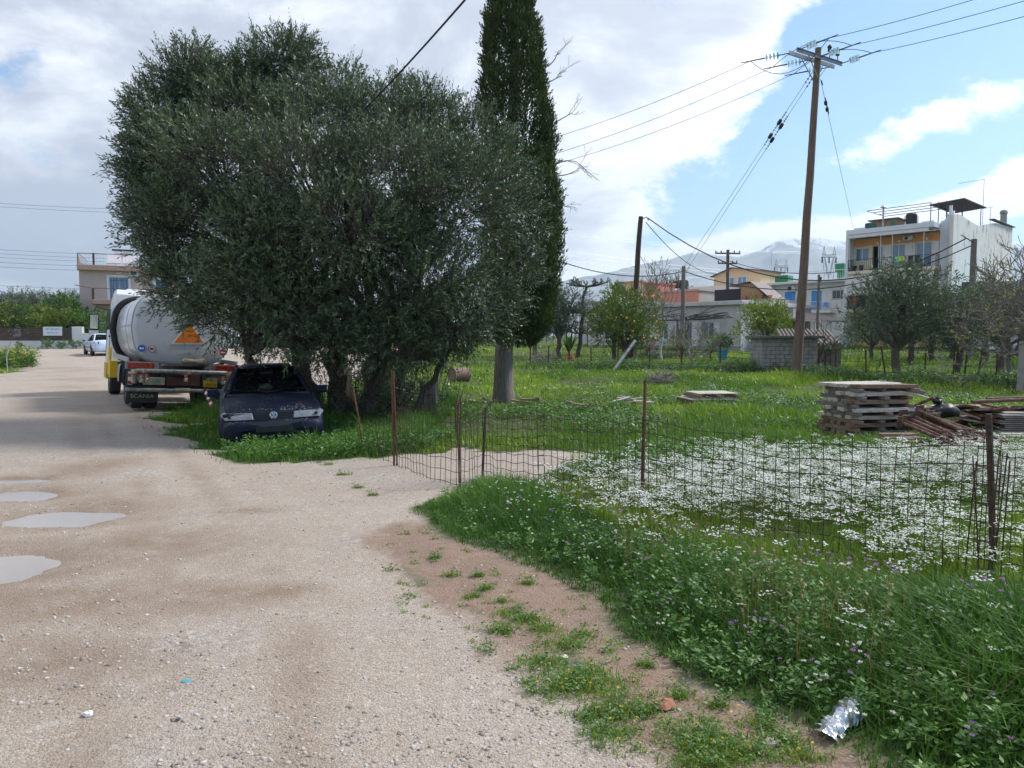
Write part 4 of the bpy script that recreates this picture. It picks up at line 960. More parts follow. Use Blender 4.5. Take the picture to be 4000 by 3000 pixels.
def wheel(parent, x, y, r, w, side, hub='galv', name='wheel'):
    o = MB().lathe((0, 0, 0), [(r * .62, -w / 2), (r * .93, -w / 2), (r, -w * .36), (r, w * .36), (r * .93, w / 2), (r * .62, w / 2)], 26, 'y').build(name, 'black_rubber', parent, smooth=True, loc=(x, y, r))
    b = MB().lathe((0, side * w * .30, 0), [(r * .63, -.02), (r * .60, .03), (r * .3, -.03), (r * .28, .06), (r * .05, .07)], 20, 'y')
    b.build('rim', hub, o, smooth=True)
    for k in range(6 if r < .4 else 10):
        a = 2 * math.pi * k / (6 if r < .4 else 10)
        MB().lathe((math.cos(a) * r * .42, side * w * .30 + side * .03, math.sin(a) * r * .42), [(.03 * r, -.02), (.03 * r, .02)], 6, 'y').build('wheel_bolt', 'steel', o) if r > .4 else None
    return o
def car(name, label, loc, rz, paint, front=True, flat=0.0, rx=0.0):
    """saloon: origin on the ground amidships, front towards +x, left side +y"""
    t = thing(name, label, 'car', loc, rz); t.rotation_euler = (rx, 0, rz); dz = -flat
    def ring(x, w, zb, zs, zt):
        h = [(0, zb), (w * .80, zb), (w * .95, zb + .08), (w, (zb + zs) * .5), (w * .99, zs - .10), (w * .955, zs - .02), (w * .88, zs + (zt - zs) * .35), (w * .55, zs + (zt - zs) * .85), (0, zt)]
        return [(x, a, b + dz) for a, b in h] + [(x, -a, b + dz) for a, b in h[-2:0:-1]]
    st = [(2.33, .50, .36, .50, .52), (2.30, .70, .27, .56, .58), (2.24, .80, .22, .565, .585), (2.14, .825, .20, .575, .60), (2.11, .835, .20, .70, .745), (2.04, .85, .20, .73, .785), (1.9, .865, .19, .765, .825), (1.6, .87, .19, .81, .89), (1.25, .87, .19, .86, .945), (.95, .87, .19, .90, .985),
          (.5, .87, .19, .93, .96), (-.6, .87, .19, .95, .97), (-1.5, .87, .19, .96, 1.0), (-1.85, .865, .20, .96, 1.03), (-2.15, .84, .22, .95, 1.02), (-2.28, .80, .26, .88, .94), (-2.34, .68, .32, .70, .74), (-2.35, .5, .38, .6, .62)]
    MB().loft([ring(*s) for s in st]).build('body', paint, t, smooth=True, angle=50)
    # greenhouse: belt line, roof edge, crown
    def outl(x0, x1, w0, w1, z, k=.10):
        return [Vector(p) for p in ((x1, 0, z), (x1 - .02, w1 * .6, z), (x1 - k, w1 * .93, z), ((x0 + x1) / 2 + .2, (w0 + w1) / 2, z), (x0 + k, w0 * .93, z), (x0 + .02, w0 * .6, z), (x0, 0, z))]
    belt = outl(-1.72, 1.12, .76, .78, .945 + dz); top = outl(-1.02, .28, .55, .56, 1.405 + dz, .08)
    b = MB()
    L = len(belt)
    full = lambda o: o + [Vector((p.x, -p.y, p.z)) for p in o[-2:0:-1]]
    B, T = full(belt), full(top); n = len(B)
    o = MB(); crown = [Vector((p.x * .82 - .03, p.y * .72, p.z + .055)) for p in T]; edge = [Vector((p.x * 1.02, p.y * 1.03, p.z - .02)) for p in T]
    o.loft([edge, T, crown], cap=False); o.f.append(tuple(range(2 * n, 3 * n))); o.build('roof', paint, t, smooth=True)
    names = ['windscreen', 'windscreen', 'side_window', 'side_window', 'rear_window', 'rear_window', 'rear_window', 'rear_window', 'side_window', 'side_window', 'windscreen', 'windscreen']
    def seg(ids, nm):
        m = MB(); pts = []
        for i in ids: pts.append((B[i % n], T[i % n]))
        vs = []; 
        for q in pts:
            for k in range(4): vs.append(q[0].lerp(q[1], k / 3) + (Vector((0, (1 if q[0].y >= 0 else -1) * .025 * math.sin(math.pi * k / 3), 0)) if nm == 'side_window' else Vector((.03 * math.sin(math.pi * k / 3) * (1 if q[0].x > 0 else -1), 0, 0))))
        fs = [(a * 4 + k, (a + 1) * 4 + k, (a + 1) * 4 + k + 1, a * 4 + k + 1) for a in range(len(pts) - 1) for k in range(3)]
        return m.add(vs, fs).build(nm, 'car_glass', t, smooth=True)
    seg([n - 2, n - 1, 0, 1, 2], 'windscreen'); seg([2, 3, 4], 'side_window'); seg([n - 4, n - 3, n - 2], 'side_window'); seg([4, 5, 6, 7, 8], 'rear_window')
    for i in (2, n - 2, 4, n - 4): MB().tube([B[i] + Vector((0, 0, -.02)), B[i].lerp(T[i], .5) + Vector((.02, 0, .015)), T[i]], [.055, .045, .04], 6).build('pillar', paint, t)
    for i in (3, n - 3): MB().tube([B[i] * 1.0, T[i]], .035, 5).build('pillar', 'dark', t)
    MB().box(-1.75, .95, -.72, .72, .5 + dz, .52 + dz).build('cabin_floor', 'interior', t); MB().box(.75, 1.1, -.74, .74, .55 + dz, .97 + dz).build('dashboard', 'interior', t, bevel=.03)
    for x in (.05, -.95):
        for y in (-.36, .36):
            s = MB().obox((x - .18, y, .85 + dz), (.14, .46, .62), Matrix.Rotation(-.25, 3, 'Y')).build('seat', 'interior', t, bevel=.04); MB().obox((x - .30, y, 1.22 + dz), (.09, .26, .17)).build('headrest', 'interior', s, bevel=.03)
    MB().lathe((.62, .36, .98 + dz), [(.18, -.015), (.19, 0), (.18, .015)], 16, 'x').build('steering_wheel', 'interior', t)
    MB().obox((.45, 0, 1.30 + dz), (.04, .22, .06)).build('interior_mirror', 'interior', t)
    for s in (1, -1):
        m = MB().obox((.92, s * .96, 1.0 + dz), (.12, .20, .14)).build('door_mirror', paint, t, bevel=.03, segs=2); MB().box(.84, .852, s * .96 - .08, s * .96 + .08, .95 + dz, 1.05 + dz).build('mirror_glass', 'pane', m)
        for x in (.45, -.55): MB().box(x - .12, x + .08, s * .868 - .012, s * .868 + .012, .80 + dz, .825 + dz).build('door_handle', paint, t)
        b = MB(); 
        for x0 in (1.0, -.08, -1.1): b.beam((x0, s * .872, .30 + dz), (x0 + (.02 if x0 > -.5 else -.15), s * .866, .9 + dz), .006, .012)
        b.build('door_gap', 'dark', t)
        MB().box(-1.2, 1.3, s * .868 - .012, s * .868 + .012, .50 + dz, .56 + dz).build('side_strip', 'plastic_grey', t)
        for x in (1.42, -1.35):
            MB().lathe((x, s * .80, .32 + dz * .6), [(.375, -.08), (.375, .08)], 24, 'y').build('wheel_arch', 'dark', t)
            w = wheel(t, x, s * .79, .315, .2, s); w.location.z = .315 + dz * .75; w.scale.z = 1 - flat * .5
        # lamps
        hl = MB(); hl.loft([[(2.145, s * .30, .585 + dz), (2.06, s * .80, .60 + dz), (1.98, s * .845, .70 + dz), (2.02, s * .80, .735 + dz), (2.10, s * .33, .715 + dz)], [(2.225, s * .33, .605 + dz), (2.175, s * .76, .608 + dz), (2.05, s * .862, .685 + dz), (2.10, s * .80, .722 + dz), (2.175, s * .345, .712 + dz)]])
        h = hl.build('headlight', 'headlamp', t, bevel=.008)
        MB().lathe((2.165, s * .71, .668 + dz), [(.026, -.02), (.026, .022), (.02, .024)], 12, 'x').build('lamp_bulb', 'interior', h)
        hl = MB(); hl.loft([[(-2.27, s * .50, .74 + dz), (-2.20, s * .82, .74 + dz), (-2.20, s * .82, .90 + dz), (-2.25, s * .50, .90 + dz)], [(-2.345, s * .52, .74 + dz), (-2.27, s * .80, .74 + dz), (-2.25, s * .80, .89 + dz), (-2.31, s * .52, .89 + dz)]])
        hl.build('tail_light', 'tail_red', t)
    MB().box(2.10, 2.165, -.315, .315, .59 + dz, .735 + dz).build('grille', 'dark', t)
    for k in range(5): MB().box(2.166, 2.185, -.305, .305, .60 + k * .027 + dz, .610 + k * .027 + dz).build('grille_slat', 'plastic_grey', t)
    MB().loft([[(2.335 - (abs(y) / .80) ** 3 * .16, y, z + dz) for y in np.linspace(-.80, .80, 13)] for z in (.50, .57)], cap=False, closed=False).build('bumper_strip', 'plastic_grey', t).modifiers.new('t', 'SOLIDIFY').thickness = .03
    for s in (1, -1):
        g = MB()
        for k in range(4): g.box(2.27, 2.30, s * .40 if s > 0 else -.74, .74 if s > 0 else -.40, .31 + k * .035 + dz, .325 + k * .035 + dz)
        g.build('bumper_vent', 'dark', t)
    MB().box(2.335, 2.347, -.30, .30, .40 + dz, .50 + dz).build('number_plate_holder', 'dark', t)
    for s in (1, -1): MB().tube([(1.13, s * .1, .985 + dz), (.98, s * -.25, 1.015 + dz), (.92, s * -.62, 1.03 + dz)], .01, 4).build('wiper', 'dark', t)
    MB().box(-2.352, -2.34, -.26, .26, .60 + dz, .71 + dz).build('number_plate', 'decal_white', t)
    return t
p = at(1070, 1621, 12.5); yaw = math.atan2(-.93, .36)
vw = car('saloon_car', 'abandoned dark navy saloon car with bird droppings, sunk in grass under the olive tree', (-4.85, 14.62, -.20), yaw, 'navy_paint', flat=.06, rx=rad(1.2))
def emblem(t, x, z, r):
    o = MB().lathe((x, 0, z), [(r, -.006), (r, .008), (r * .86, .010), (r * .86, -.006)], 24, 'x').build('emblem_ring', 'chrome', t)
    MB().lathe((x - .004, 0, z), [(r * .86, -.004), (r * .86, .002)], 20, 'x').build('emblem_field', 'decal_blue', o)
    b = MB(); w = .014
    def st(y0, z0, y1, z1): b.beam((x + .008, y0 * r, z + z0 * r), (x + .008, y1 * r, z + z1 * r), .008, w)
    for s in (1, -1):
        st(s * .33, .80, s * .02, .10); st(s * .80, .32, s * .40, -.72); st(s * .40, -.72, s * .02, .0)
    b.build('emblem_letters', 'chrome', o)
emblem(vw, 2.196, .662 - .06, .066)
bp = G(386, 1392)
p = at(392, 1392, 51); car('distant_saloon', 'pale silver blue saloon car parked by the white wall', (p.x - .55, 52.2, hz(p.x, 52)), rad(128), 'silver_blue')
p = at(112, 1300, 70); car('parked_saloon', 'dark saloon car half hidden under the carport', (p.x, 71.5, hz(p.x, 71.5)), rad(172), 'dark_paint')

# ---------------------------------------------------------------- tank truck
def tanker():
    hd = math.atan2(.845, -.535)
    t = thing('tank_truck', 'white three axle tank truck with yellow cab skirt parked under the olive', 'truck', (-7.98, 17.9, -.05), hd); t.rotation_euler = (rad(3.2), 0, hd)
    def P(zx, zy):
        q = (zx - 260) / 1015; q2 = q * (1 - .06 * (1 - q)); return 1.24 - q2 * 2.48, 1.08 + (808 + q * 40 - zy) / (410 - 31 * q)
    # chassis, wheels
    for s in (1, -1):
        MB().box(.05, 8.1, s * .45 - .05, s * .45 + .05, .68, .98).build('chassis_rail', 'chassis', t)
        for x in (.85, 2.2):
            for yy in (.96, .66): wheel(t, x, s * yy, .5, .27, s, 'chassis')
        wheel(t, 6.55, s * 1.02, .5, .30, s, 'pipe_grey')
        for x in (.85, 2.2):
            rings = []
            for k in range(9):
                a = math.pi * (.02 + .96 * k / 8); rings.append([(x + math.cos(a) * .62, s * .55, .5 + math.sin(a) * .57), (x + math.cos(a) * .62, s * 1.2, .5 + math.sin(a) * .57)])
            MB().loft(rings, cap=False, closed=False).build('mudguard', 'chassis', t).modifiers.new('t', 'SOLIDIFY').thickness = .02
    for x in (.85, 2.2, 6.55): MB().tube([(x, -1, .5), (x, 1, .5)], .09, 8).build('axle', 'chassis', t)
    MB().box(3.1, 4.6, .5, 1.1, .45, 1.0).build('fuel_tank', 'steel', t, bevel=.06); MB().box(3.1, 4.6, -1.1, -.5, .45, 1.0).build('side_locker', 'chassis', t, bevel=.03)
    # tank barrel: rounded box section with domed ends
    hw, z0, z1, n = 1.14, 1.10, 2.86, 44; zc, hh = (z0 + z1) / 2, (z1 - z0) / 2
    def sec(x, k): 
        out = []
        for i in range(n):
            a = 2 * math.pi * i / n; c, s_ = math.cos(a), math.sin(a); e = 2 / 3.7
            yy = math.copysign(abs(c) ** e, c) * hw; zz = math.copysign(abs(s_) ** e, s_) * hh
            yy *= 1 - .10 * max(0, -zz / hh) - .06 * max(0, zz / hh)
            out.append((x, yy * k, zc + zz * k))
        return out
    MB().loft([sec(.42 + .005, .0 + .01), sec(.425, .35), sec(.44, .70), sec(.47, .9), sec(.51, .975), sec(.56, 1.0), sec(5.35, 1.0), sec(5.42, .97), sec(5.47, .85), sec(5.5, .01)], cap=False).build('tank', 'tank_shaded_white', t, smooth=True, angle=40)
    for x in (.545, 2.0, 3.6, 5.2):
        MB().loft([sec(x, 1.004), sec(x, 1.012), sec(x + .05, 1.012), sec(x + .05, 1.004)], cap=False).build('tank_band', 'truck_white', t, smooth=True)
    for s in (1, -1):
        MB().box(.65, 5.2, s * 1.142 - .006, s * 1.142 + .006, 2.02, 2.045).build('tank_seam', 'steel', t)
        MB().beam((.6, s * .62, z1 - .02), (5.3, s * .62, z1 - .02), .05, .14).build('walkway_edge', 'truck_white', t)
        MB().box(.3, 5.4, s * .62 - .12, s * .62 + .12, .985, 1.13).build('tank_cradle', 'chassis', t)
    for x in (1.2, 2.8, 4.3): MB().lathe((x, 0, z1 - .02), [(.3, 0), (.3, .12), (.22, .17)], 16).build('manhole', 'steel', t)
    MB().box(.62, .95, -.35, .1, z1, z1 + .14).build('top_box', 'decal_red', t, bevel=.02)
    # black suction hose wrapped over the tank's front end
    hs = [Vector(q) for q in sec(4.95, 1.07)]; arc = [hs[i] for i in range(n // 4 + 3, -9, -1)]
    MB().tube(arc + [Vector((4.95, 1.05, .95))], .085, 8).build('hose', 'black_rubber', t, smooth=True)
    MB().tube([(2.4, 1.0, 1.12), (1.5, 1.02, 1.05), (.8, .9, 1.12), (.45, .75, 1.10), (.1, .55, .92), (.0, .2, .86), (.05, -.1, .88)], .045, 8).build('hose', 'black_rubber', t, smooth=True)
    MB().tube([(2.3, 1.1, 1.2), (1.2, 1.16, 1.12), (.7, 1.1, 1.2), (.3, .98, 1.15)], .04, 8).build('hose', 'black_rubber', t, smooth=True)
    # cab
    cs = [(0.95, 1.20), (2.1, 1.21), (2.75, 1.16), (3.15, 1.02), (3.22, .85)]
    pr = [(5.85, .95), (8.0, .95), (8.12, 1.5), (8.0, 2.1), (7.7, 2.75), (7.35, 3.12), (6.9, 3.22), (6.0, 3.2), (5.85, 3.05)]
    def cabring(y): return [(x, y * (1.0 if z < 2.4 else 1 - .10 * (z - 2.4) / .8), z) for x, z in pr]
    MB().loft([cabring(-1.17), cabring(-1.2), cabring(1.2), cabring(1.17)]).build('cab', 'truck_white', t, bevel=.03, segs=2)
    for s in (1, -1):
        y = s * 1.203
        MB().box(6.5, 7.6, y - .008, y + .008, 1.98, 2.62).build('side_window', 'pane', t)
        d = MB(); d.box(6.35, 6.37, y - .005, y + .005, 1.05, 2.75); d.box(7.75, 7.77, y - .005, y + .005, 1.05, 2.5); d.build('door_gap', 'dark', t)
        MB().box(6.42, 6.6, y - .02, y + .02, 1.75, 1.80).build('door_handle', 'dark', t)
        MB().box(5.86, 6.25, s * 1.19, s * 1.245, .62, 1.45).build('cab_skirt', 'truck_yellow', t, bevel=.015)
        MB().box(5.5, 5.85, s * 1.0, s * 1.24, .55, 1.05).build('cab_skirt', 'truck_yellow', t, bevel=.015)
        MB().box(7.15, 8.0, s * 1.05, s * 1.23, .45, .95).build('cab_step', 'truck_yellow', t, bevel=.02)
        arm = MB().tube([(7.75, s * 1.2, 2.62), (7.8, s * 1.5, 2.72), (7.8, s * 1.56, 2.55)], .025, 6).build('mirror_arm', 'dark', t)
        m = MB().obox((7.8, s * 1.56, 2.22), (.12, .28, .52)).build('mirror', 'dark', t, bevel=.04, segs=2)
        MB().box(7.733, 7.739, s * 1.56 - .11, s * 1.56 + .11, 2.0, 2.44).build('mirror_glass', 'chrome', m); MB().box(7.735, 7.85, s * 1.56 - .13, s * 1.56 + .13, 1.86, 1.95).build('mirror_base', 'decal_white', m)
        # side rail of the walkway
        MB().beam((.12, s * 1.22, 1.20), (4.4, s * 1.22, 1.24), .04, .11).build('side_rail', 'galv', t)
        for x in (.15, 1.6, 3.1): MB().beam((x, s * 1.2, 1.16), (x, s * .5, 1.0), .05, .06).build('rail_bracket', 'chassis', t)
        MB().box(.12, .16, s * 1.23 - .03, s * 1.23 + .03, .50, 1.16).build('corner_post', 'chassis', t)
        # lamps, mud flaps
        l = MB().box(.0, .09, s * 1.24 - (.56 if s > 0 else 0), s * 1.24 + (.56 if s < 0 else 0), 1.005, 1.15).build('tail_light', 'tail_red', t, bevel=.012)
        MB().box(.09, .14, s * .93 - .36, s * .93 + .36, .99, 1.17).build('lamp_housing', 'steel', l)
        f = MB().box(.16, .18, s * .90 - .32, s * .90 + .30, .19, .70).build('mud_flap', 'black_rubber', t)
        if s > 0: text_part('flap_lettering', 'SCANIA', .125, 'mud_text', f, (.155, .90, .345), (math.pi / 2, 0, -math.pi / 2), .002, 1.15)
        rf = MB().box(.10, .12, s * 1.17 - .05, s * 1.17 + .05, .62, .92).build('marker_board', 'decal_white', t)
        for k in range(2): MB().box(.096, .0995, s * 1.17 - .05, s * 1.17 + .05, .63 + k * .17, .71 + k * .17).build('marker_stripe', 'decal_red', rf)
        MB().lathe((.3, s * .55, 1.02), [(.03, .0), (.075, -.06), (.075, -.09)], 12, 'x').build('work_lamp', 'headlamp', t)
    MB().box(6.9, 7.4, -.75, .75, 3.2, 3.3).build('roof_spoiler', 'truck_white', t, bevel=.03)
    MB().lathe((6.3, -.45, 3.2), [(.11, 0), (.11, .05), (.09, .17), (.05, .21)], 14).build('beacon', 'beacon_orange', t, smooth=True)
    # pipework across the tail
    y1, zz1 = P(320, 860); y2, zz2 = P(1180, 888)
    MB().tube([(-.06, y1, zz1 - .30), (-.06, y1, zz1 - .05), (-.06, y1 - .05, zz1), (-.06, y2 + .05, zz2 + .0), (-.06, y2, zz2 - .05), (-.06, y2, zz2 - .28)], .05, 10).build('spray_pipe', 'pipe_grey', t, smooth=True)
    for (yy, zz) in ((y1, zz1 - .02), (y2, zz2 - .02), (y1 - .2, zz1), (y2 + .9, zz2)): MB().lathe((-.06, yy, zz), [(.065, -.05), (.072, 0), (.065, .05)], 10).build('pipe_elbow', 'brass', t)
    y3, z3 = P(240, 1040); y4, z4 = P(1170, 1062)
    MB().tube([(-.05, y3, z3), (-.05, y4, z4)], .045, 10).build('bumper_pipe', 'pipe_grey', t, smooth=True)
    MB().lathe((-.05, P(765, 1052)[0], P(765, 1052)[1]), [(.05, -.17), (.062, -.16), (.062, .16), (.05, .17)], 10, 'y').build('pipe_valve', 'brass', t)
    for zx, zy, s in ((308, 930, 1.), (385, 935, 1.2), (430, 930, 1.0), (1135, 960, 1.2), (1180, 960, .9), (790, 930, .9)):
        yy, zz = P(zx, zy); o = MB().lathe((-.07, yy, zz), [(.035 * s, -.10), (.05 * s, -.09), (.05 * s, -.02), (.035 * s, 0), (.05 * s, .03), (.05 * s, .09), (.03 * s, .10)], 10).build('valve', 'brass', t)
        MB().tube([(-.12, yy - .05, zz + .08), (-.12, yy + .12, zz + .08)], .012, 5).build('valve_lever', 'decal_red', o)
    def panel(zx0, zy0, zx1, zy1, x, d, nm, m, bev=.008):
        a, b2 = P(zx0, zy0); c, d2 = P(zx1, zy1); return MB().box(x, x + d, c, a, d2, b2).build(nm, m, t, bevel=bev)
    q = panel(405, 925, 605, 1003, .02, .05, 'control_box', 'brass'); a, b2 = P(485, 945); c, d2 = P(555, 980); MB().box(.005, .018, c, a, d2, b2).build('box_label', 'pipe_grey', q)
    panel(615, 890, 935, 1015, .06, .2, 'pump_box', 'maroon'); panel(300, 880, 1200, 1040, .35, .05, 'tail_plate', 'chassis')
    pl = panel(955, 957, 1083, 1025, .0, .015, 'number_plate', 'plate_yellow', .004); yy, zz = P(1019, 1004); text_part('plate_digits', '100734', .105, 'decal_black', pl, (-.003, yy, zz), (math.pi / 2, 0, -math.pi / 2), .002, .92)
    yy, zz = P(1019, 967); text_part('plate_letters', 'ME 18 TX', .045, 'decal_black', pl, (-.003, yy, zz), (math.pi / 2, 0, -math.pi / 2), .002, 1.0)
    yy, zz = P(1022, 945); MB().lathe((-.01, yy, zz), [(.03, -.03), (.035, .03)], 10, 'y').build('plate_lamp', 'brass', t)
    # nozzle under the tank's end
    yy, zz = P(880, 780); MB().lathe((.30, yy, zz), [(.05, -.28), (.085, -.26), (.075, -.1), (.05, -.05), (.06, .05), (.075, .22), (.04, .28)], 12, 'y').build('outlet_nozzle', 'brass', t, smooth=True)
    MB().prism([(yy + .12, zz + .05), (yy + .38, zz + .16), (yy + .10, zz + .22), (yy, zz + .1)], 'x', .30, .32).build('nozzle_bracket', 'galv', t)
    yy, zz = P(930, 715); MB().tube([(.40, yy, zz - .1), (.40, yy, zz + .12)], .012, 5).build('level_gauge', 'steel', t)
    # signs on the tank's end
    def disc(zx, zy, r, m, x=.418, nm='sign_disc', parent=None, th=.006): 
        yy, zz = P(zx, zy); return MB().lathe((x, yy, zz), [(r, 0), (r, -th)], 26, 'x').build(nm, m, parent or t), yy, zz
    d, yy, zz = disc(398, 650, .085, 'decal_blue'); b = MB(); b.prism([(yy + .055, zz), (yy + .01, zz + .03), (yy + .01, zz + .012), (yy - .045, zz + .018), (yy - .055, zz + .03), (yy - .05, zz), (yy - .055, zz - .03), (yy - .045, zz - .018), (yy + .01, zz - .012), (yy + .01, zz - .03)], 'x', .408, .411); b.build('sign_arrow', 'decal_white', d)
    for zx, zy, tx in ((495, 657, '80'), (1072, 692, '70')):
        d, yy, zz = disc(zx, zy, .085, 'decal_red'); disc(zx, zy, .068, 'decal_white', .411, 'sign_field', d, .002)
        text_part('sign_digits', tx, .10, 'decal_black', d, (.406, yy, zz), (math.pi / 2, 0, -math.pi / 2), .001, 1.0, bold=.003)
    d, yy, zz = disc(1160, 695, .085, 'decal_red'); MB().box(.407, .4115, yy - .06, yy + .06, zz - .016, zz + .016).build('sign_bar', 'decal_white', d)
    a = P(668, 612); b_ = P(1000, 612); c = P(834, 385); tri = [a, b_, c]; g = ((a[0] + b_[0] + c[0]) / 3, (a[1] + b_[1] + c[1]) / 3)
    d = MB().prism(tri, 'x', .404, .412).build('warning_triangle', 'decal_white', t); MB().prism([(g[0] + (u - g[0]) * .84, g[1] + (v - g[1]) * .84) for u, v in tri], 'x', .400, .4035).build('triangle_field', 'decal_orange', d)
    return t
tanker()
# red and white tape hanging between truck and car
tp = thing('barrier_tape', 'torn red and white barrier tape hanging beside the truck plate', 'tape', at(800, 1525, 16.6))
rng = random.Random(2)
for k in range(7):
    a = Vector((.03 * k * 1.3, -.25 * k / 7, -.055 * k)); m = Matrix.Rotation(-.9 + rng.uniform(-.15, .15), 3, 'Y') @ Matrix.Rotation(rng.uniform(-.6, .6), 3, 'X')
    MB().obox(a, (.075, .006, .062), m).build('tape_band', 'decal_red' if k % 2 == 0 else 'decal_white', tp)
# ---------------------------------------------------------------- poles and overhead lines
def glass_ins():
    m, nt, b, out = nodes_of('ins_glass'); b.inputs['Base Color'].default_value = (.62, .74, .74, 1); b.inputs['Roughness'].default_value = .08; b.inputs['Transmission Weight'].default_value = .75; b.inputs['IOR'].default_value = 1.3
glass_ins()
mk('ins_green', (.06, .42, .33), .15, var=.1); mk('crossarm_steel', (.30, .32, .34), .6, .3, var=.25)
def sagline(a, b, sag, n=14):
    a, b = Vector(a), Vector(b); return [a.lerp(b, i / n) - Vector((0, 0, sag * 4 * (i / n) * (1 - i / n))) for i in range(n + 1)]
def cable(name, label, a, b, sag, r=.012, mat='black_cable', group=None, n=14):
    o = MB().tube(sagline(a, b, sag, n), r, 5).build(name, mat); return tag(o, label, 'cable', group)
def pole(name, label, px, Y, ytop, r0, r1, mat='pole_wood', topx=None, zbase=None):
    b = gx(px, Y) if zbase is None else Vector(((px - CX) / F * Y, Y, zbase)); b.z -= .3
    tp = at(topx or px, ytop, Y); t = thing(name, label, 'pole', b); d = tp - b; rng = random.Random(int(px))
    pts = [d * (i / 8) + Vector((rng.uniform(-.015, .015), rng.uniform(-.015, .015), 0)) for i in range(9)]
    MB().tube(pts, [r0 + (r1 - r0) * i / 8 for i in range(9)], 14).build('shaft', mat, t, smooth=True)
    return t, b, tp
def main_pole():
    t, b, tp = pole('utility_pole', 'tall leaning wooden power pole with double crossarm and glass insulators', 3112, 31.7, 188, .21, .125, topx=3196)
    c = Vector(at(3188, 228, 31.7)) - b
    u = Vector((.847, .53, 0)); v = Vector((-.53, .847, 0))
    arms = {}
    for k, (off, dz) in enumerate(((-.17, .0), (.17, .0))):
        o = MB(); m = Matrix((u, v, Vector((0, 0, 1)))).transposed()
        for z, w in ((0, .012),): o.obox(c + v * off, (3.0, .012, .16), m)
        o.obox(c + v * (off + (.03 if off > 0 else -.03)) + Vector((0, 0, .074)), (3.0, .05, .012), m); o.obox(c + v * (off + (.03 if off > 0 else -.03)) - Vector((0, 0, .074)), (3.0, .05, .012), m)
        arms[k] = o.build('crossarm', 'crossarm_steel', t)
        for s in (1, -1): MB().beam(c + v * off * 1.05 + u * s * .75 - Vector((0, 0, .06)), c + v * off * .7 - Vector((0, 0, .85)), .04, .012).build('arm_brace', 'galv', t)
    # strain insulator strings: three towards the camera side, three away
    RD = Vector((.50, -.866, -.02)).normalized(); LD = Vector((-.86, .50, -.02)).normalized()
    ends = []
    for side, D, nd in ((0, RD, 3), (1, LD, 4)):
        for k, s in enumerate((-1.42, 0 if side == 1 else .05, 1.42)):
            p = c + u * s + v * (-.2 if side == 0 else .2)
            if k == 1: p = p + Vector((0, 0, .02))
            q = MB().tube([p, p + D * .42], .02, 6).build('insulator_link', 'iron', t)
            M = D.to_track_quat('Z', 'Y').to_matrix()
            for i in range(nd):
                cc = p + D * (.48 + i * .15); bb = MB().lathe((0, 0, 0), [(.03, -.06), (.05, -.03), (.135, -.012), (.142, .012), (.10, .022), (.03, .03), (.02, .06)], 18)
                bb.v = [tuple(M @ Vector(x) + cc) for x in bb.v]
                bb.build('insulator_disc', 'ins_green' if (side == 1 and i == 0) else 'ins_glass', t, smooth=True)
            e = p + D * (.48 + nd * .15); MB().tube([e - D * .08, e + D * .9], [.03, .018], 6).build('dead_end_clamp', 'iron', t)
            ends.append((side, k, b + e + D * .5))
    for s, h in ((-.1 + .75, .65), (1.2, .5)):
        p = c + u * s - v * .17 + Vector((0, 0, .08)); MB().lathe(p, [(.02, 0), (.02, h * .4), (.09, h * .45), (.07, h * .6), (.1, h * .7), (.04, h * .85)], 10).build('pin_insulator', 'dark', t)
    def loop(a, b2, dip, name='jumper_wire'):
        MB().tube([Vector(q) - b for q in sagline(a, b2, dip, 10)], .014, 5).build(name, 'iron', t)
    for k in range(3): loop(ends[3 + k][2], ends[k][2], (.9, -.55, -.5)[k])
    MB().box(-.02, .02, -.2, -.0, 1.9, 2.3).build('number_tag', 'white_paint', t).location = (-.19, -.02, .9)
    # phase conductors
    far = (at(2165, 470, 40), at(2165, 520, 40), at(2165, 547, 40))
    for k in range(3):
        L = ends[3 + k][2]; d = (Vector(far[k]) - L); cable('power_line', ('topmost', 'middle', 'lowest')[k] + ' power line running from the tall pole behind the cypress', L, L + d * 2.2, .9 + .2 * k, .011, group='power lines of the tall pole')
    tgt = (at(3708, 0, 26.6), at(3915, 0, 25.4), at(4000, 37, 25.5))
    for k in range(3):
        L = ends[k][2]; d = (Vector(tgt[k]) - L); cable('power_line', ('upper', 'middle', 'lower')[k] + ' power line leaving the tall pole for the upper right', L, L + d * 2.6, .25, .012, group='power lines of the tall pole')
    return t, b, c
T0, B0, C0 = main_pole()
def guy(label, a, b, beads=True):
    t = thing('guy_wire', label, 'guy wire', a, group='guy wires of the tall pole'); d = Vector(b) - Vector(a); n = d.normalized()
    MB().tube([Vector((0, 0, 0)), d * .5, d], .012, 5).build('wire', 'galv', t); M = n.to_track_quat('X', 'Z').to_matrix()
    for s in (3.3, 4.3): MB().obox(n * s, (.32, .13, .13), M).build('egg_insulator', 'dark', t, bevel=.02)
    for s in (.35, .55, .75, 2.7, 2.85, 3.0, 3.6, 3.75, 3.95, 4.65, 4.8, 5.0): MB().obox(n * s + Vector((.02, 0, .03)), (.05, .05, .06), M).build('wire_clip', 'iron', t)
st, sb, stp = pole('stub_pole', 'short wooden stub pole holding the guy wires, beside the bare tree', 2663, 48, 1040, .15, .12, 'grey_wood', topx=2670)
guy('left-hand guy wire from the tall pole down to the stub pole', at(3178, 275, 31.6), stp + Vector((-.05, 0, -.15)))
guy('right-hand guy wire from the tall pole down to the stub pole', at(3184, 290, 31.6), stp + Vector((.05, 0, -.5)))
guy('third guy wire dropping from the tall pole to the brick roof hut', at(3205, 310, 31.7), at(3333, 890, 68.5))
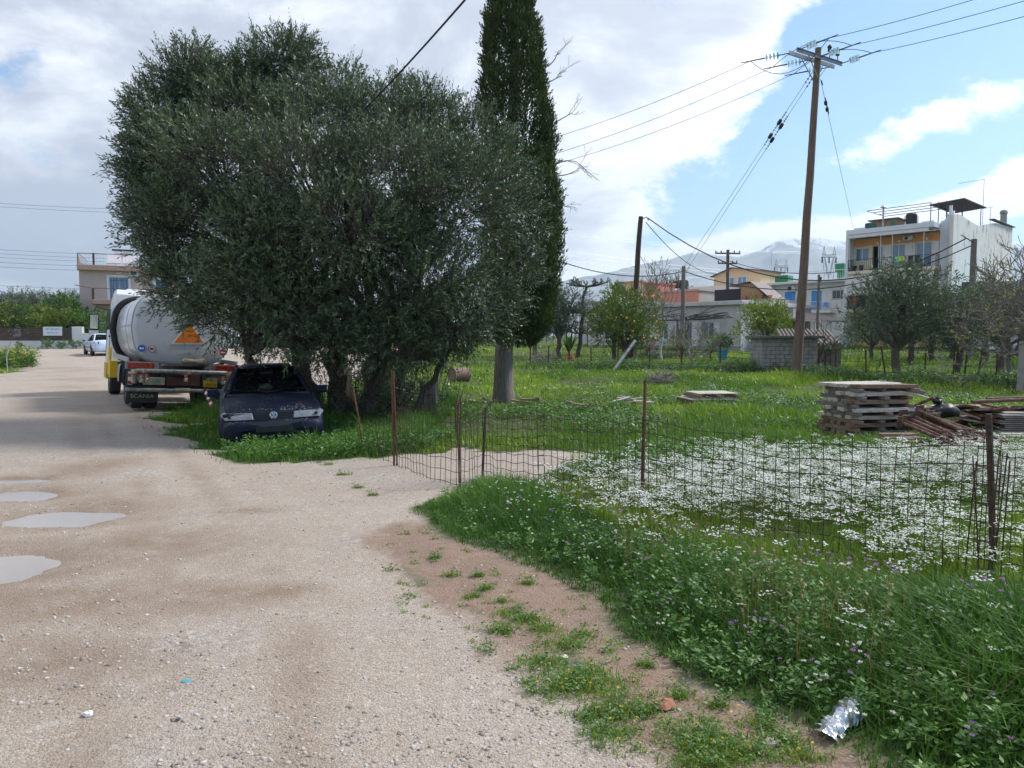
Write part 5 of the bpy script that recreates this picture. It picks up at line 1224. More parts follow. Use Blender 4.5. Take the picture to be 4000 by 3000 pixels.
mp, mb, mtp = pole('wooden_pole', 'dark wooden pole behind the orange tree carrying twisted cable', 2463, 45, 846, .20, .14, 'pole_dark', topx=2503)
MB().tube([(mtp - mb) - Vector((0, 0, .15)), (mtp - mb) + Vector((.35, -.1, -.05)), (mtp - mb) + Vector((.45, -.1, -.25))], .03, 6).build('cable_bracket', 'iron', mp)
xp, xb, xtp = pole('crossarm_pole', 'dark pole with two short crossarms above the cream house', 2838, 75, 976, .19, .15, 'bark', topx=2843)
for z, w in ((-.35, 2.6), (-1.35, 2.0)):
    o = MB().obox((xtp - xb) + Vector((0, 0, z)), (w, .12, .14), Matrix.Rotation(.1, 3, 'Z')).build('crossarm', 'bark', xp)
    for s in (-1, -.55, .55, 1): MB().lathe((xtp - xb) + Vector((s * w * .46, 0, z + .07)), [(.03, 0), (.07, .06), (.05, .16), (.08, .2)], 8).build('pin_insulator', 'dark', xp)
sp_o, spb, sptp = pole('lamp_pole', 'slim grey pole in front of the blue door house', 3186, 48, 1073, .10, .08, 'grey_wood', topx=3200)
MB().obox((sptp - spb) + Vector((.05, -.1, -.3)), (.12, .1, .3)).build('meter_box', 'iron', sp_o)
rp, rb, rtp = pole('orchard_pole', 'grey wooden cable pole standing among the orchard olives', 3784, 42, 934, .17, .15, 'grey_wood', topx=3806)
MB().tube([(rtp - rb) + Vector((-.1, -.1, -.2)), (rtp - rb) + Vector((-.6, -.2, .05)), (rtp - rb) + Vector((-.9, -.25, .2))], .03, 6).build('cable_bracket', 'iron', rp)
cable('twisted_cable', 'thick black twisted cable sagging from the dark pole to the orchard pole', mtp + Vector((.4, -.1, -.1)), rtp + Vector((-.6, -.2, 0)), 3.0, .035)
cable('service_cable', 'thin black cable dropping from the dark pole towards the crossarm pole', mtp + Vector((.3, -.1, -.35)), at(2840, 1062, 74), 1.2, .025)
cable('service_cable', 'lower black cable from the stub pole to the orchard pole', stp + Vector((.1, 0, -.35)), rtp + Vector((-.3, -.2, -.4)), 1.75, .03)
cable('service_cable', 'black cable from the stub pole leftwards behind the cypress', stp + Vector((-.1, 0, -.35)), at(2100, 985, 40), .7, .028)
cable('service_cable', 'cable from the crossarm pole across the blue door house', at(2850, 1020, 74.5), at(3290, 1060, 66), .6, .03)
cable('overhead_cable', 'thick black cable rising over the olive tree to the top of the picture', at(1270, 575, 17.5), at(2000, -215, 8.5), .10, .015)
for k, (y0, y1) in enumerate(((957, 975), (973, 990), (989, 1002), (1009, 1020), (1027, 1037), (1101, 1109), (772, 800), (785, 814))):
    cable('distant_line', ('topmost', 'second', 'third', 'fourth', 'fifth', 'lowest', 'upper high', 'lower high')[k] + ' thin line across the grey sky left of the olive tree', at(-600, y0 - 30, 110), at(1000, y1 + 20, 125), 1.0, .022, 'iron', 'thin lines across the left sky')
for k, (y0, y1) in enumerate(((893, 985), (905, 990), (965, 1075), (985, 1082), (1010, 1090), (1040, 1093))):
    cable('transmission_line', ('first', 'second', 'third', 'fourth', 'fifth', 'sixth')[k] + ' faint transmission line from the top, crossing before the mountains', at(2000, y0 - 20, 200), at(3150, y1, 262), 1.5, .03, 'galv', 'faint transmission lines before the mountains')
# ---------------------------------------------------------------- foliage tools
NR = np.random.default_rng(11)
def unit(v): return v / (np.linalg.norm(v, axis=1, keepdims=True) + 1e-9)
def leaf_quads(P, D, L, Wd, rnd, up=None):
    """diamond leaves: base P, direction D, length L, width Wd"""
    n = len(P); r = unit(NR.normal(size=(n, 3)) if up is None else up + NR.normal(size=(n, 3)) * .5)
    S = unit(np.cross(D, r)); L = np.broadcast_to(L, (n,))[:, None]; Wd = np.broadcast_to(Wd, (n,))[:, None]
    N_ = np.cross(S, D)
    mid = P + D * L * .45 - N_ * L * .06
    V = np.stack([P, mid + S * Wd * .5, P + D * L, mid - S * Wd * .5], 1).reshape(-1, 3)
    Fc = np.arange(n * 4).reshape(n, 4); return V, Fc, np.repeat(rnd, 4)
def n3(P, s, seed=0):   # cheap 3-D noise from three planar ones
    return (vnoise(P[:, 0] * s, P[:, 1] * s, seed) + vnoise(P[:, 1] * s + 7, P[:, 2] * s, seed + 1) + vnoise(P[:, 2] * s, P[:, 0] * s + 3, seed + 2)) / 3
def lobe_twigs(lobes, density, shell=.62, up=.45, gap=.36, nscale=1.1, seed=0):
    """twig roots and directions spread through the outer part of overlapping lobes (cx,cy,cz,rx,ry,rz)"""
    Ps, Ds = [], []
    for (cx, cy, cz, rx, ry, rz) in lobes:
        area = ((rx * ry) ** 1.6 + (rx * rz) ** 1.6 + (ry * rz) ** 1.6) ** (1 / 1.6) * 4
        n = int(area * density); d = unit(NR.normal(size=(n, 3))); u = (shell + (1.05 - shell) * NR.random(n) ** .8)[:, None]
        bulge = 1 + (n3(d * 2.2 + cx, 1.3, seed + 3)[:, None] - .5) * .55
        P = np.array([cx, cy, cz]) + d * np.array([rx, ry, rz]) * u * bulge
        D = unit(d * np.array([1 / rx, 1 / ry, 1 / rz]) * min(rx, rz) + np.array([0, 0, up]) + NR.normal(size=(n, 3)) * .35)
        k = n3(P, nscale, seed) > gap + .0; Ps.append(P[k]); Ds.append(D[k])
    return np.concatenate(Ps), np.concatenate(Ds)
def leafy(P, D, nl, tl, L, Wd, spread=.8, droop=0., tone=None):
    """twigs with nl leaves along length tl"""
    n = len(P); t = (np.arange(nl) + .5) / nl
    X = P[:, None, :] + D[:, None, :] * (t[None, :, None] * tl) + np.array([0, 0, -droop]) * (t ** 2)[None, :, None] * tl
    X = X.reshape(-1, 3) + NR.normal(size=(n * nl, 3)) * .012
    dd = unit(np.repeat(D, nl, 0) + unit(NR.normal(size=(n * nl, 3))) * spread + np.array([0, 0, -droop * .6]))
    base = (NR.random(n) * .6)[:, None] + NR.random((n, nl)) * .4 if tone is None else tone[:, None] * .6 + NR.random((n, nl)) * .4
    return leaf_quads(X, dd, L * NR.uniform(.7, 1.25, n * nl), Wd * NR.uniform(.8, 1.2, n * nl), base.reshape(-1))
def tri_tubes(A, B, r):
    """thin three sided stems from A to B as one vertex/quad array"""
    n = len(A); d = unit(B - A); u = unit(np.cross(d, np.array([.3, .5, .8]))); w = np.cross(d, u); V = []
    for k in range(3):
        a = 2 * math.pi * k / 3; o = u * math.cos(a) + w * math.sin(a); V += [A + o * r, B + o * r * .4]
    V = np.stack(V, 1).reshape(-1, 3); b = np.arange(n)[:, None] * 6
    Fc = np.concatenate([b + np.array([[0, 2, 3, 1]]), b + np.array([[2, 4, 5, 3]]), b + np.array([[4, 0, 1, 5]])]); return V, Fc
def limb(mb, a, b, r0, r1, rng, n=7, wob=.08, sag=0.):
    a, b = Vector(a), Vector(b); L = (b - a).length; pts = []
    for i in range(n + 1):
        t = i / n; j = Vector((rng.uniform(-1, 1), rng.uniform(-1, 1), rng.uniform(-1, 1))) * wob * L * (0 if i in (0,) else .6)
        pts.append(a.lerp(b, t) + j + Vector((0, 0, sag * L * math.sin(math.pi * t))))
    mb.tube(pts, [r0 + (r1 - r0) * i / n for i in range(n + 1)], 8); return pts
def bare(mb, p, d, L, r, lev, rng, split=3, curl=.35, upw=.25, wob=.25, shrink=.66, mintwig=.006):
    """bare branching into mb"""
    n = 5; pts = [Vector(p)]; d = Vector(d).normalized()
    for i in range(n):
        d = (d + Vector((rng.uniform(-1, 1), rng.uniform(-1, 1), rng.uniform(-1, 1))) * wob + Vector((0, 0, upw * .3))).normalized(); pts.append(pts[-1] + d * L / n)
    r1 = max(mintwig, r * .6); mb.tube(pts, [r + (r1 - r) * i / n for i in range(n + 1)], 6 if r > .03 else 4)
    if lev <= 0: return
    for k in range(split):
        q = pts[rng.choice((3, 4, 5, 5))]
        nd = (d + Vector((rng.uniform(-1, 1), rng.uniform(-1, 1), rng.uniform(-.6, .9))) * (curl + .55)).normalized()
        bare(mb, q, nd, L * shrink * rng.uniform(.75, 1.2), r1 * .8, lev - 1, rng, split, curl, upw, wob, shrink, mintwig)

mk_leaf('olive_leaf', (.050, .090, .034), back=(.13, .17, .105), hue=(.095, .145, .055), var=.62, trans=.07, rough=.42, spec=.5)
mk_leaf('olive_far', (.058, .095, .044), back=(.13, .16, .12), hue=(.08, .105, .055), var=.35, trans=.15, rough=.5)
mk_leaf('cypress_leaf', (.034, .066, .020), hue=(.07, .095, .025), var=.5, trans=.10, rough=.65, spec=.25)
mk_leaf('citrus_leaf', (.055, .12, .02), hue=(.15, .18, .025), var=.4, trans=.25, rough=.4)
mk_leaf('lemon_leaf', (.10, .16, .022), hue=(.20, .22, .03), var=.35, trans=.3, rough=.4)
mk_leaf('green_leaf', (.05, .13, .025), hue=(.09, .17, .03), var=.35, trans=.25, rough=.45)
mk_leaf('judas_flower', (.26, .07, .24), hue=(.32, .12, .30), var=.3, trans=.2)
mk_leaf('fig_bud', (.30, .30, .03), hue=(.36, .34, .05), var=.25, trans=.3)
mk('fig_bark', (.17, .15, .135), .9, var=.3, scale=6)
mk('orange_fruit', (.80, .32, .02), .45, var=.12, scale=8); mk('whitewash', (.62, .62, .60), .9, var=.12)

def px_lobe(px, py, Y, rpx, rpy, dep=.85):
    c = at(px, py, Y); rx = rpx / F * Y; rz = rpy / F * Y; return (c.x, c.y, c.z, rx, rx * dep, rz)
# ---------------------------------------------------------------- the big olive
def big_olive():
    base = Vector((-3.85, 16.9, hz(-3.85, 16.9) - .1)); rng = random.Random(21)
    t = thing('olive_tree', 'huge dense olive tree with many stems over the navy car', 'tree', base)
    LB = [(590, 790, 15.6, 110, 130), (590, 600, 16, 120, 170), (640, 420, 16.4, 130, 130), (760, 330, 16.6, 120, 120), (740, 210, 16.8, 60, 80), (930, 430, 16.2, 200, 140), (1140, 300, 16.8, 110, 150), (1160, 185, 17, 75, 80), (1230, 460, 16, 250, 150),
          (1490, 450, 16.2, 220, 130), (1700, 480, 16.6, 170, 130), (1870, 520, 17, 140, 120), (1960, 650, 17.2, 150, 150), (2020, 840, 17, 130, 170), (1990, 1060, 16.8, 150, 160), (850, 640, 14.9, 260, 200), (1170, 690, 14.2, 280, 210), (1560, 680, 14.6, 300, 210),
          (1800, 760, 15.2, 240, 220), (690, 860, 14.9, 200, 170), (660, 1000, 15.2, 120, 130), (960, 900, 14.3, 240, 170), (720, 1110, 14.8, 170, 130), (880, 1210, 14.5, 190, 120), (1090, 1180, 14.1, 200, 160), (1060, 1320, 14.4, 170, 90), (1290, 1310, 14.6, 170, 105),
          (1450, 1200, 14.9, 190, 150), (1530, 1350, 15.0, 190, 100), (1690, 1080, 15.0, 230, 190), (1760, 1260, 15.4, 210, 120), (1880, 1200, 16.2, 180, 140), (1500, 950, 14.6, 220, 140), (1250, 1010, 15.6, 160, 120), (1600, 1385, 15.5, 140, 60), (1770, 1330, 15.9, 140, 70), (1240, 1390, 15.9, 110, 50), (980, 1060, 13.9, 200, 150), (1330, 860, 13.6, 240, 150), (950, 310, 16.8, 120, 100), (1330, 330, 16.8, 110, 90), (490, 790, 15.6, 50, 60), (530, 690, 15.8, 75, 80), (850, 330, 16.5, 130, 110), (690, 270, 16.5, 130, 110), (570, 430, 16.2, 120, 130), (1090, 200, 16.9, 130, 110), (510, 620, 15.9, 90, 130), (550, 900, 15.4, 90, 130), (620, 560, 15.6, 140, 150), (960, 270, 16.7, 110, 90), (1040, 900, 13.8, 200, 150), (1620, 380, 16.8, 120, 80)]
    LB = [(1275 + (a - 1275) * .95, 830 + (b_ - 830) * .95 + 12, Y, r1 * .95, r2 * .95) for a, b_, Y, r1, r2 in LB]; lobes = [px_lobe(*l) for l in LB]; lob = np.array(lobes); lob[:, :3] -= np.array(base)
    P, D = lobe_twigs([tuple(l) for l in lob], 72, shell=.50, up=.5, gap=.335, nscale=1.05, seed=46)
    n = len(P); nl = 17
    tone = np.clip(n3(P, 1.6, 77) * 1.6 - .3, 0, 1)
    V, Fc, r = leafy(P, D, nl, .40, .090, .0245, .75, .10, tone)
    print('olive leaves', len(Fc))
    np_mesh('crown', V, Fc, 'olive_leaf', t, {'rnd': r})
    # leaders sticking out of the outline
    k = NR.random(n) < .06; A = P[k]; B = A + unit(D[k] + np.array([0, 0, .5])) * NR.uniform(.35, .8, k.sum())[:, None]
    V2, F2, r2 = leafy(A, unit(B - A), 18, .62, .06, .016, .6, .0)
    np_mesh('crown_shoots', V2, F2, 'olive_leaf', t, {'rnd': r2})['kind'] = 'stuff'
    V3, F3 = tri_tubes(np.concatenate([P - D * .35, A]), np.concatenate([P + D * .30, B]), .006); np_mesh('twigs', V3, F3, 'bark', t)['kind'] = 'stuff'
    # stems and limbs
    feet = [(0, 0, .26), (.45, -.3, .17), (-.6, .3, .19), (.95, .1, .12), (-.95, -.5, .10), (.25, .6, .16), (1.35, -.6, .07)]
    cen = [Vector(l[:3]) for l in lob]
    for i, (fx, fy, rr) in enumerate(feet):
        b = MB(); top = Vector((fx * 1.9 + rng.uniform(-.3, .3), fy * 1.6, rng.uniform(1.5, 2.3)))
        pts = limb(b, (fx, fy, -.2), top, rr * 1.25, rr * .85, rng, 7, .07)
        b.v = [tuple(Vector(v) * 1.0) for v in b.v]
        mine = [c for j, c in enumerate(cen) if j % len(feet) == i]
        for c in mine: 
            q = limb(b, pts[-1], pts[-1].lerp(Vector(c), .74), rr * .6, .018, rng, 8, .05, .04)
            for _ in range(5): limb(b, q[rng.choice((4, 5, 6, 7))], Vector(c) + Vector((rng.uniform(-.45, .45), rng.uniform(-.45, .45), rng.uniform(-.5, .0))), .022, .006, rng, 5, .06)
        b.build('trunk', 'bark', t, smooth=True)
    return t
big_olive()
def cypress():
    base = Vector(G(1970, 1572)); base.z -= .1; Y = base.y; t = thing('cypress_tree', 'tall slender dark cypress with pale bare trunk', 'tree', base); rng = random.Random(8)
    pts = [Vector((0, 0, -.2)), Vector((-.02, 0, .5)), Vector((0, 0, 1.5)), Vector((.15, .05, 4)), Vector((.25, 0, 8)), Vector((.3, 0, 12.5))]
    b = MB(); n = 18; rings = []
    for p, r in zip(pts, (.33, .25, .225, .2, .13, .03)): rings.append([(p.x + math.cos(2 * math.pi * i / n) * r * (1 + .10 * math.sin(i * 2.3) + (.10 * math.sin(5 * 2 * math.pi * i / n) if r > .24 else 0)), p.y + math.sin(2 * math.pi * i / n) * r, p.z) for i in range(n)])
    b.loft(rings).build('trunk', 'pale_bark', t, smooth=True)
    prof = [(1365, 2010, 60), (1330, 2030, 88), (1250, 2040, 120), (1100, 2046, 134), (950, 2048, 140), (800, 2046, 138), (650, 2036, 134), (500, 2022, 132), (350, 2008, 118), (250, 2000, 110), (150, 1998, 100), (60, 2000, 90), (-30, 2002, 82), (-120, 2004, 60), (-220, 2004, 30)]
    zs = np.array([at(2000, p[0], Y).z - base.z for p in prof]); cx = np.array([at(p[1], p[0], Y).x - base.x for p in prof]); rr = np.array([p[2] / F * Y for p in prof])
    N_ = 9500; z = NR.uniform(zs.min(), zs.max(), N_); a = NR.uniform(0, 2 * math.pi, N_)
    lump = 1 + (fbm(a * 1.6, z * .8, 4, 5) - .5) * .55
    rad_ = np.interp(z, zs, rr) * lump * (.62 + .40 * NR.random(N_) ** .6)
    split = np.where(z > at(2000, 90, Y).z - base.z, np.sign(np.cos(a)) * .14 * np.clip((z - (at(2000, 90, Y).z - base.z)) / 1.2, 0, 1), 0)
    P = np.stack([np.interp(z, zs, cx) + np.cos(a) * rad_ * np.where(split != 0, .75, 1) + split, np.sin(a) * rad_, z], 1)
    D = unit(np.stack([np.cos(a) * .35, np.sin(a) * .35, np.ones(N_)], 1) + NR.normal(size=(N_, 3)) * .22)
    tone = np.clip(n3(P, 2.2, 5) * 1.8 - .4, 0, 1)
    V, Fc, r = leafy(P, D, 9, .32, .11, .034, .55, .0, tone)
    np_mesh('crown', V, Fc, 'cypress_leaf', t, {'rnd': r})
    for (x, y0, dx, dz, L) in ((2150, 640, 1, .1, 1.2), (2170, 690, 1, .25, 1.0), (2130, 330, 1, .8, .9), (2140, 260, 1, 1.0, .8), (2165, 480, 1, .3, .8), (2175, 800, 1, .1, .5)):
        q = at(x, y0, Y - .2) - base; b = MB(); bare(b, q, (dx, rng.uniform(-.3, .3), dz), L * .62, .016, 2, rng, 3, .2, -.35 if dz < .2 else .1, .2, .7, .004); b.build('dead_branch', 'bare_twig', t)
cypress()

# ---------------------------------------------------------------- smaller trees, shared crowns
def crown_mesh(name, lobes, density, mat, L, Wd, nl=9, tl=.35, up=.4, gap=.38, seed=1, shell=.45, spread=.9, droop=.05):
    P, D = lobe_twigs(lobes, density, shell, up, gap, 1.6, seed); tone = np.clip(n3(P, 1.8, seed + 9) * 1.7 - .35, 0, 1)
    V, Fc, r = leafy(P, D, nl, tl, L, Wd, spread, droop, tone)
    o = np_mesh(name, V, Fc, mat, None, {'rnd': r}); me = o.data; bpy.data.objects.remove(o); return me
def trunk_mesh(name, feet, tops, r0, r1, mat, seed, wob=.09):
    b = MB(); rng = random.Random(seed)
    pts = limb(b, (0, 0, -.15), feet, r0, r0 * .8, rng, 6, wob)
    for tp in tops: limb(b, pts[-1], tp, r0 * .6, r1, rng, 6, .1, .06)
    o = b.build(name, mat, None, smooth=True); me = o.data; bpy.data.objects.remove(o); return me
OL = []
for s in range(3):
    rg = random.Random(s + 50)
    lobes = [(rg.uniform(-1, 1) * 1.15, rg.uniform(-1, 1) * 1.0, 2.35 + rg.uniform(-.6, .9), rg.uniform(.8, 1.15), rg.uniform(.8, 1.1), rg.uniform(.65, .9)) for _ in range(7)] + [(-1.3, 0, 2.0, .9, .9, .7), (1.3, 0, 2.1, .9, .9, .7), (0, 0, 3.4, .9, .9, .7)]
    OL.append((trunk_mesh('trunk', (rg.uniform(-.1, .1), 0, 1.15), [l[:3] for l in lobes], .17, .03, 'bark', s), crown_mesh('crown', lobes, 27, 'olive_far', .13, .038, 10, .42, .4, .36, s * 7 + 3)))
def tree(name, label, loc, meshes, sc=1.0, rz=0., group=None, sz=None):
    t = thing(name, label, 'tree', loc, rz, group); t.scale = (sc, sc, sz or sc)
    for nm, me in zip(('trunk', 'crown'), meshes):
        link(bpy.data.objects.new(nm, me), t)
    return t
for i, (px, Y, s, sz, lab) in enumerate(((3497, 30.5, 1.12, 1.14, 'broad orchard olive tree beside the fence, left of the orchard pole'), (3742, 31.5, .92, .95, 'orchard olive with leaning trunk in front of the orchard pole'), (3914, 34, .95, 1.0, 'slim trunked orchard olive towards the right edge behind the fig'),
        (3556, 39, 1.0, 1.05, 'orchard olive just behind the broad one'), (3640, 45, 1.05, 1.05, 'farther orchard olive between the broad olive and the pole'), (3720, 48, 1.05, 1.1, 'small far orchard olive behind the orchard pole'),
        (3850, 46, 1.1, 1.15, 'far orchard olive right of the orchard pole'), (3980, 50, 1.1, 1.2, 'farthest orchard olive at the right edge'), (4080, 40, 1.1, 1.1, 'orchard olive cut by the right edge of the picture'), (3400, 46, .85, .8, 'small olive behind the rusty hutch'),
        (2185, 47, 1.0, 1.15, 'grey green olive tree right of the cypress trunk'), (2090, 50, 1.0, 1.2, 'olive tree peeping out behind the cypress'))):
    tree('olive_tree', lab, gx(px, Y), OL[i % 3], s, i * 1.3, 'orchard olives' if i < 10 else None, sz)
for i, (px, Y, s, sz, lab) in enumerate(((-60, 84, 1.6, 1.5, 'grey green olive at the left edge behind the garden'), (90, 88, 1.6, 1.55, 'tall loose olive behind the carport'), (190, 85, 1.6, 1.45, 'feathery olive next to the pink house'), (285, 82, 1.4, 1.4, 'dark olive against the pink house corner'))):
    tree('olive_tree', lab, gx(px, Y), OL[i % 3], s, i * 2.1 + .5, 'olives behind the garden wall', sz)
def bushy(seed, w, h, z0, n, mat, L, Wd, dens=16, gap=.36, up=.5):
    rg = random.Random(seed); lobes = [(rg.uniform(-1, 1) * w * .55, rg.uniform(-1, 1) * w * .5, z0 + h * (.2 + .6 * rg.random()), w * rg.uniform(.3, .45), w * rg.uniform(.3, .45), h * rg.uniform(.22, .34)) for _ in range(n)]
    return trunk_mesh('trunk', (.03, 0, z0 * .9 + .1), [l[:3] for l in lobes], .035 * h + .02, .015, 'bark', seed), crown_mesh('crown', lobes, dens, mat, L, Wd, 9, .32, up, gap, seed)
orng = tree('orange_tree', 'orange tree full of fruit in front of the dark pole', gx(2440, 42), bushy(31, 2.25, 2.9, .55, 12, 'citrus_leaf', .12, .055, 20), 1.14)
rg = random.Random(6); fr = MB().ell((0, 0, 0), (.06, .06, .06), 8, 6).build('orange', 'orange_fruit', orng, smooth=True); me = fr.data; fr.location = (.2, -1.2, 1.6)
for k in range(17):
    o = link(bpy.data.objects.new('orange', me), orng); a = rg.uniform(math.pi, 2 * math.pi); zz = rg.uniform(.7, 2.7); rr_ = 1.75 * math.sqrt(max(.1, 1 - ((zz - 1.7) / 1.5) ** 2)); o.location = (math.cos(a) * rr_, math.sin(a) * rr_ * .9, zz); o.scale = [.85] * 3
ex = tree('orange_tree', 'taller thin shoot of the orange grove right of the plane tree', gx(2395, 43), bushy(33, 1.1, 3.6, 1.2, 7, 'citrus_leaf', .12, .05, 16, .42), 1.0)
tree('lemon_tree', 'yellow green lemon tree behind the block shed', gx(3000, 43), bushy(35, 2.0, 2.2, .9, 11, 'lemon_leaf', .12, .055, 20), 1.12)
tree('lemon_shrub', 'small yellowish shrub before the pergola, near the stub pole', gx(2665, 45), bushy(36, 1.0, 1.0, .6, 7, 'lemon_leaf', .1, .045, 18), 1.0)
tree('lemon_shrub', 'small yellowish shrub between stub pole and blue bucket', gx(2775, 45), bushy(37, 1.1, 1.2, .5, 7, 'lemon_leaf', .1, .045, 18), 1.0)
for px, Y, lab in ((2527, 47, 'purple flowering shrub left of the bare whitewashed tree'), (2676, 47, 'purple flowering shrub under the stub pole')): tree('judas_shrub', lab, gx(px, Y), bushy(int(px), .75, .8, .4, 6, 'judas_flower', .08, .05, 20), 1.0, group='purple shrubs')
for px, Y, s, m, lab in ((30, 67, 1.6, 'citrus_leaf', 'citrus tree at the left edge behind the slat fence'), (225, 68.5, 1.9, 'green_leaf', 'fresh green tree between carport and pink house'), (215, 66, 1.45, 'lemon_leaf', 'yellow green citrus just behind the slat fence'), (285, 66.5, 1.5, 'citrus_leaf', 'dark citrus by the white gate post'), (352, 65.5, 1.4, 'green_leaf', 'leafy shrub in front of the pink house wall')):
    tree('garden_tree', lab, gx(px, Y), bushy(int(px) + 3, 1.6, 2.1, .2, 10, m, .16, .075, 15), s, 0.3, 'garden trees behind the white wall')
for px, Y, s, lab in ((185, 61.3, .55, 'round green weed at the foot of the white wall'), (245, 61.4, .45, 'spiky weed at the foot of the white wall'), (300, 61.4, .5, 'bushy weed near the gate post of the white wall'), (75, 61.4, .4, 'small weed at the left end of the white wall')):
    tree('wall_weed', lab, gx(px, Y), bushy(int(px) + 90, 1.3, 1.3, .1, 6, 'green_leaf', .2, .08, 10), s, 0, 'weeds along the white wall')
def bare_tree(name, label, px, Y, seed, L, r, lev, split=3, th=1.0, mat='bare_twig', curl=.35, upw=.25, wash=False, wob=.2, shrink=.68, leaf=None, nb=4, lean=(0, 0), mint=.012):
    t = thing(name, label, 'tree', gx(px, Y)); rng = random.Random(seed); b = MB()
    pts = limb(b, (0, 0, -.15), (lean[0], lean[1], th), r, r * .75, rng, 6, .05); b.build('trunk', 'whitewash' if wash else mat, t, smooth=True)
    for k in range(nb):
        a = 2 * math.pi * k / nb + rng.uniform(-.4, .4); b = MB(); bare(b, pts[-1] - Vector((0, 0, rng.uniform(0, .25))), (math.cos(a), math.sin(a), upw * 3 + rng.uniform(.2, .6)), L, r * .55, lev, rng, split, curl, upw, wob, shrink, mint); b.build('branch', mat, t)
        if leaf:
            vs = np.array(b.v); k2 = NR.choice(len(vs), leaf, replace=False); Pp = vs[k2]; V, Fc, r_ = leafy(Pp, unit(NR.normal(size=(leaf, 3)) + np.array([0, 0, .5])), 3, .06, .075, .045, .9); np_mesh('young_leaves', V, Fc, 'fig_bud', t, {'rnd': r_})['kind'] = 'stuff'
    return t
bare_tree('bare_tree', 'bare young tree with whitewashed trunk before the low house', 2583, 44, 3, 1.5, .09, 4, 3, 2.0, wash=True, upw=.4, mat='bare_twig')
bare_tree('bare_shrub', 'low bare spreading shrub before the stub pole', 2702, 38, 5, .85, .06, 4, 3, .5, upw=.2)
bare_tree('bare_shrub', 'dark bare vine stump right of the block shed', 3215, 34, 7, .8, .09, 3, 3, .5, mat='bark', lean=(-.3, 0))
bare_tree('fig_tree', 'big bare fig tree with budding twigs at the right edge', 4130, 24, 12, 1.6, .20, 5, 3, .7, mat='fig_bark', curl=.55, upw=.10, wob=.34, shrink=.74, leaf=70, nb=6, lean=(-.3, 0), mint=.011)
bare_tree('fig_tree', 'smaller bare fig behind the concrete post', 3940, 27, 15, 1.3, .10, 4, 3, 1.1, mat='fig_bark', mint=.011, curl=.5, upw=.15, wob=.3, shrink=.74, leaf=25, nb=4)
def plane_tree():
    t = thing('plane_tree', 'pruned bare plane tree with two flat knobbly tiers', 'tree', gx(2258, 48)); rng = random.Random(17); b = MB()
    H = 4.6; sp = limb(b, (0, 0, -.15), (.45, 0, H), .16, .08, rng, 8, .03); b.build('trunk', 'bark', t, smooth=True)
    for z, R_, n in ((2.15, 1.05, 8), (3.2, 1.5, 9), (H, 1.3, 10)):
        c = sp[min(8, int(z / H * 8))]
        for k in range(n):
            a = 2 * math.pi * k / n + rng.uniform(-.3, .3); m = MB(); q = c + Vector((math.cos(a) * R_ * .5, math.sin(a) * R_ * .5, .05)); e = c + Vector((math.cos(a) * R_, math.sin(a) * R_, .18 + rng.uniform(-.05, .2)))
            m.tube([c, q, e], [.06, .045, .04], 6); m.ell(e, (.07, .07, .06), 6, 4)
            for j in range(4):
                f = q.lerp(e, rng.random()) ; d = Vector((rng.uniform(-.25, .25), rng.uniform(-.25, .25), rng.uniform(.15, .35))); m.tube([f, f + d * .6, f + d + Vector((0, 0, .06))], [.028, .022, .02], 5); m.ell(f + d, (.04, .04, .04), 5, 4)
            m.build('branch', 'bark', t)
plane_tree()
def palm():
    t = thing('palm', 'small palm with stubby trunk and upright fronds right of the cypress', 'palm', gx(2222, 44)); b = MB()
    b.lathe((0, 0, -.1), [(.30, 0), (.36, .2), (.33, .45), (.28, .6)], 12); b.build('trunk', 'terracotta', t); rng = random.Random(3)
    for k in range(16):
        a = 2 * math.pi * k / 16; tl = rng.uniform(.9, 1.5); ln = rng.uniform(.15, .5); vs = []; fs = []
        for i in range(6):
            s = i / 5; c = Vector((math.cos(a) * ln * s * tl, math.sin(a) * ln * s * tl, .5 + tl * s * (1 - .25 * ln * s))); w = .09 * math.sin(math.pi * (s * .8 + .15)); pvec = Vector((-math.sin(a), math.cos(a), 0)) * w
            vs += [c - pvec, c + pvec]
            if i: q = 2 * i; fs.append((q - 2, q - 1, q + 1, q))
        o = MB().add(vs, fs).build('frond', 'green_leaf', t)
palm()
# ---------------------------------------------------------------- grass, weeds and flowers (stuff)
def blades(P, H, Wd, lean, rnd):
    n = len(P); a = NR.uniform(0, 2 * math.pi, n); d = np.stack([np.cos(a), np.sin(a), 0 * a], 1); b = a + math.pi / 2 + NR.normal(size=n) * .5; s = np.stack([np.cos(b), np.sin(b), 0 * b], 1) * (Wd / 2)[:, None]
    def pt(t): return P + d * (lean * H * t * t)[:, None] + np.array([0, 0, 1.]) * (H * (t - .30 * lean * t * t))[:, None]
    m, tp = pt(.55), pt(1.0); V = np.stack([P - s, P + s, m - s * .8, m + s * .8, tp], 1).reshape(-1, 3); q = np.arange(n)[:, None] * 5
    Fc = np.concatenate([q + np.array([[0, 1, 3]]), q + np.array([[0, 3, 2]]), q + np.array([[2, 3, 4]])]); return V, Fc, np.repeat(rnd, 5)
def on_ground(x, y, dz=-.01): return np.stack([x, y, hgt(x, y) + dz], 1)
def scatter(n, r0, r1, p=1.0, a0=-.70, a1=.70):
    u = NR.random(n); r = (r0 ** (2 - p) + u * (r1 ** (2 - p) - r0 ** (2 - p))) ** (1 / (2 - p)) if p != 2 else r0 * (r1 / r0) ** u
    a = NR.uniform(a0, a1, n); return r * np.sin(a), r * np.cos(a)
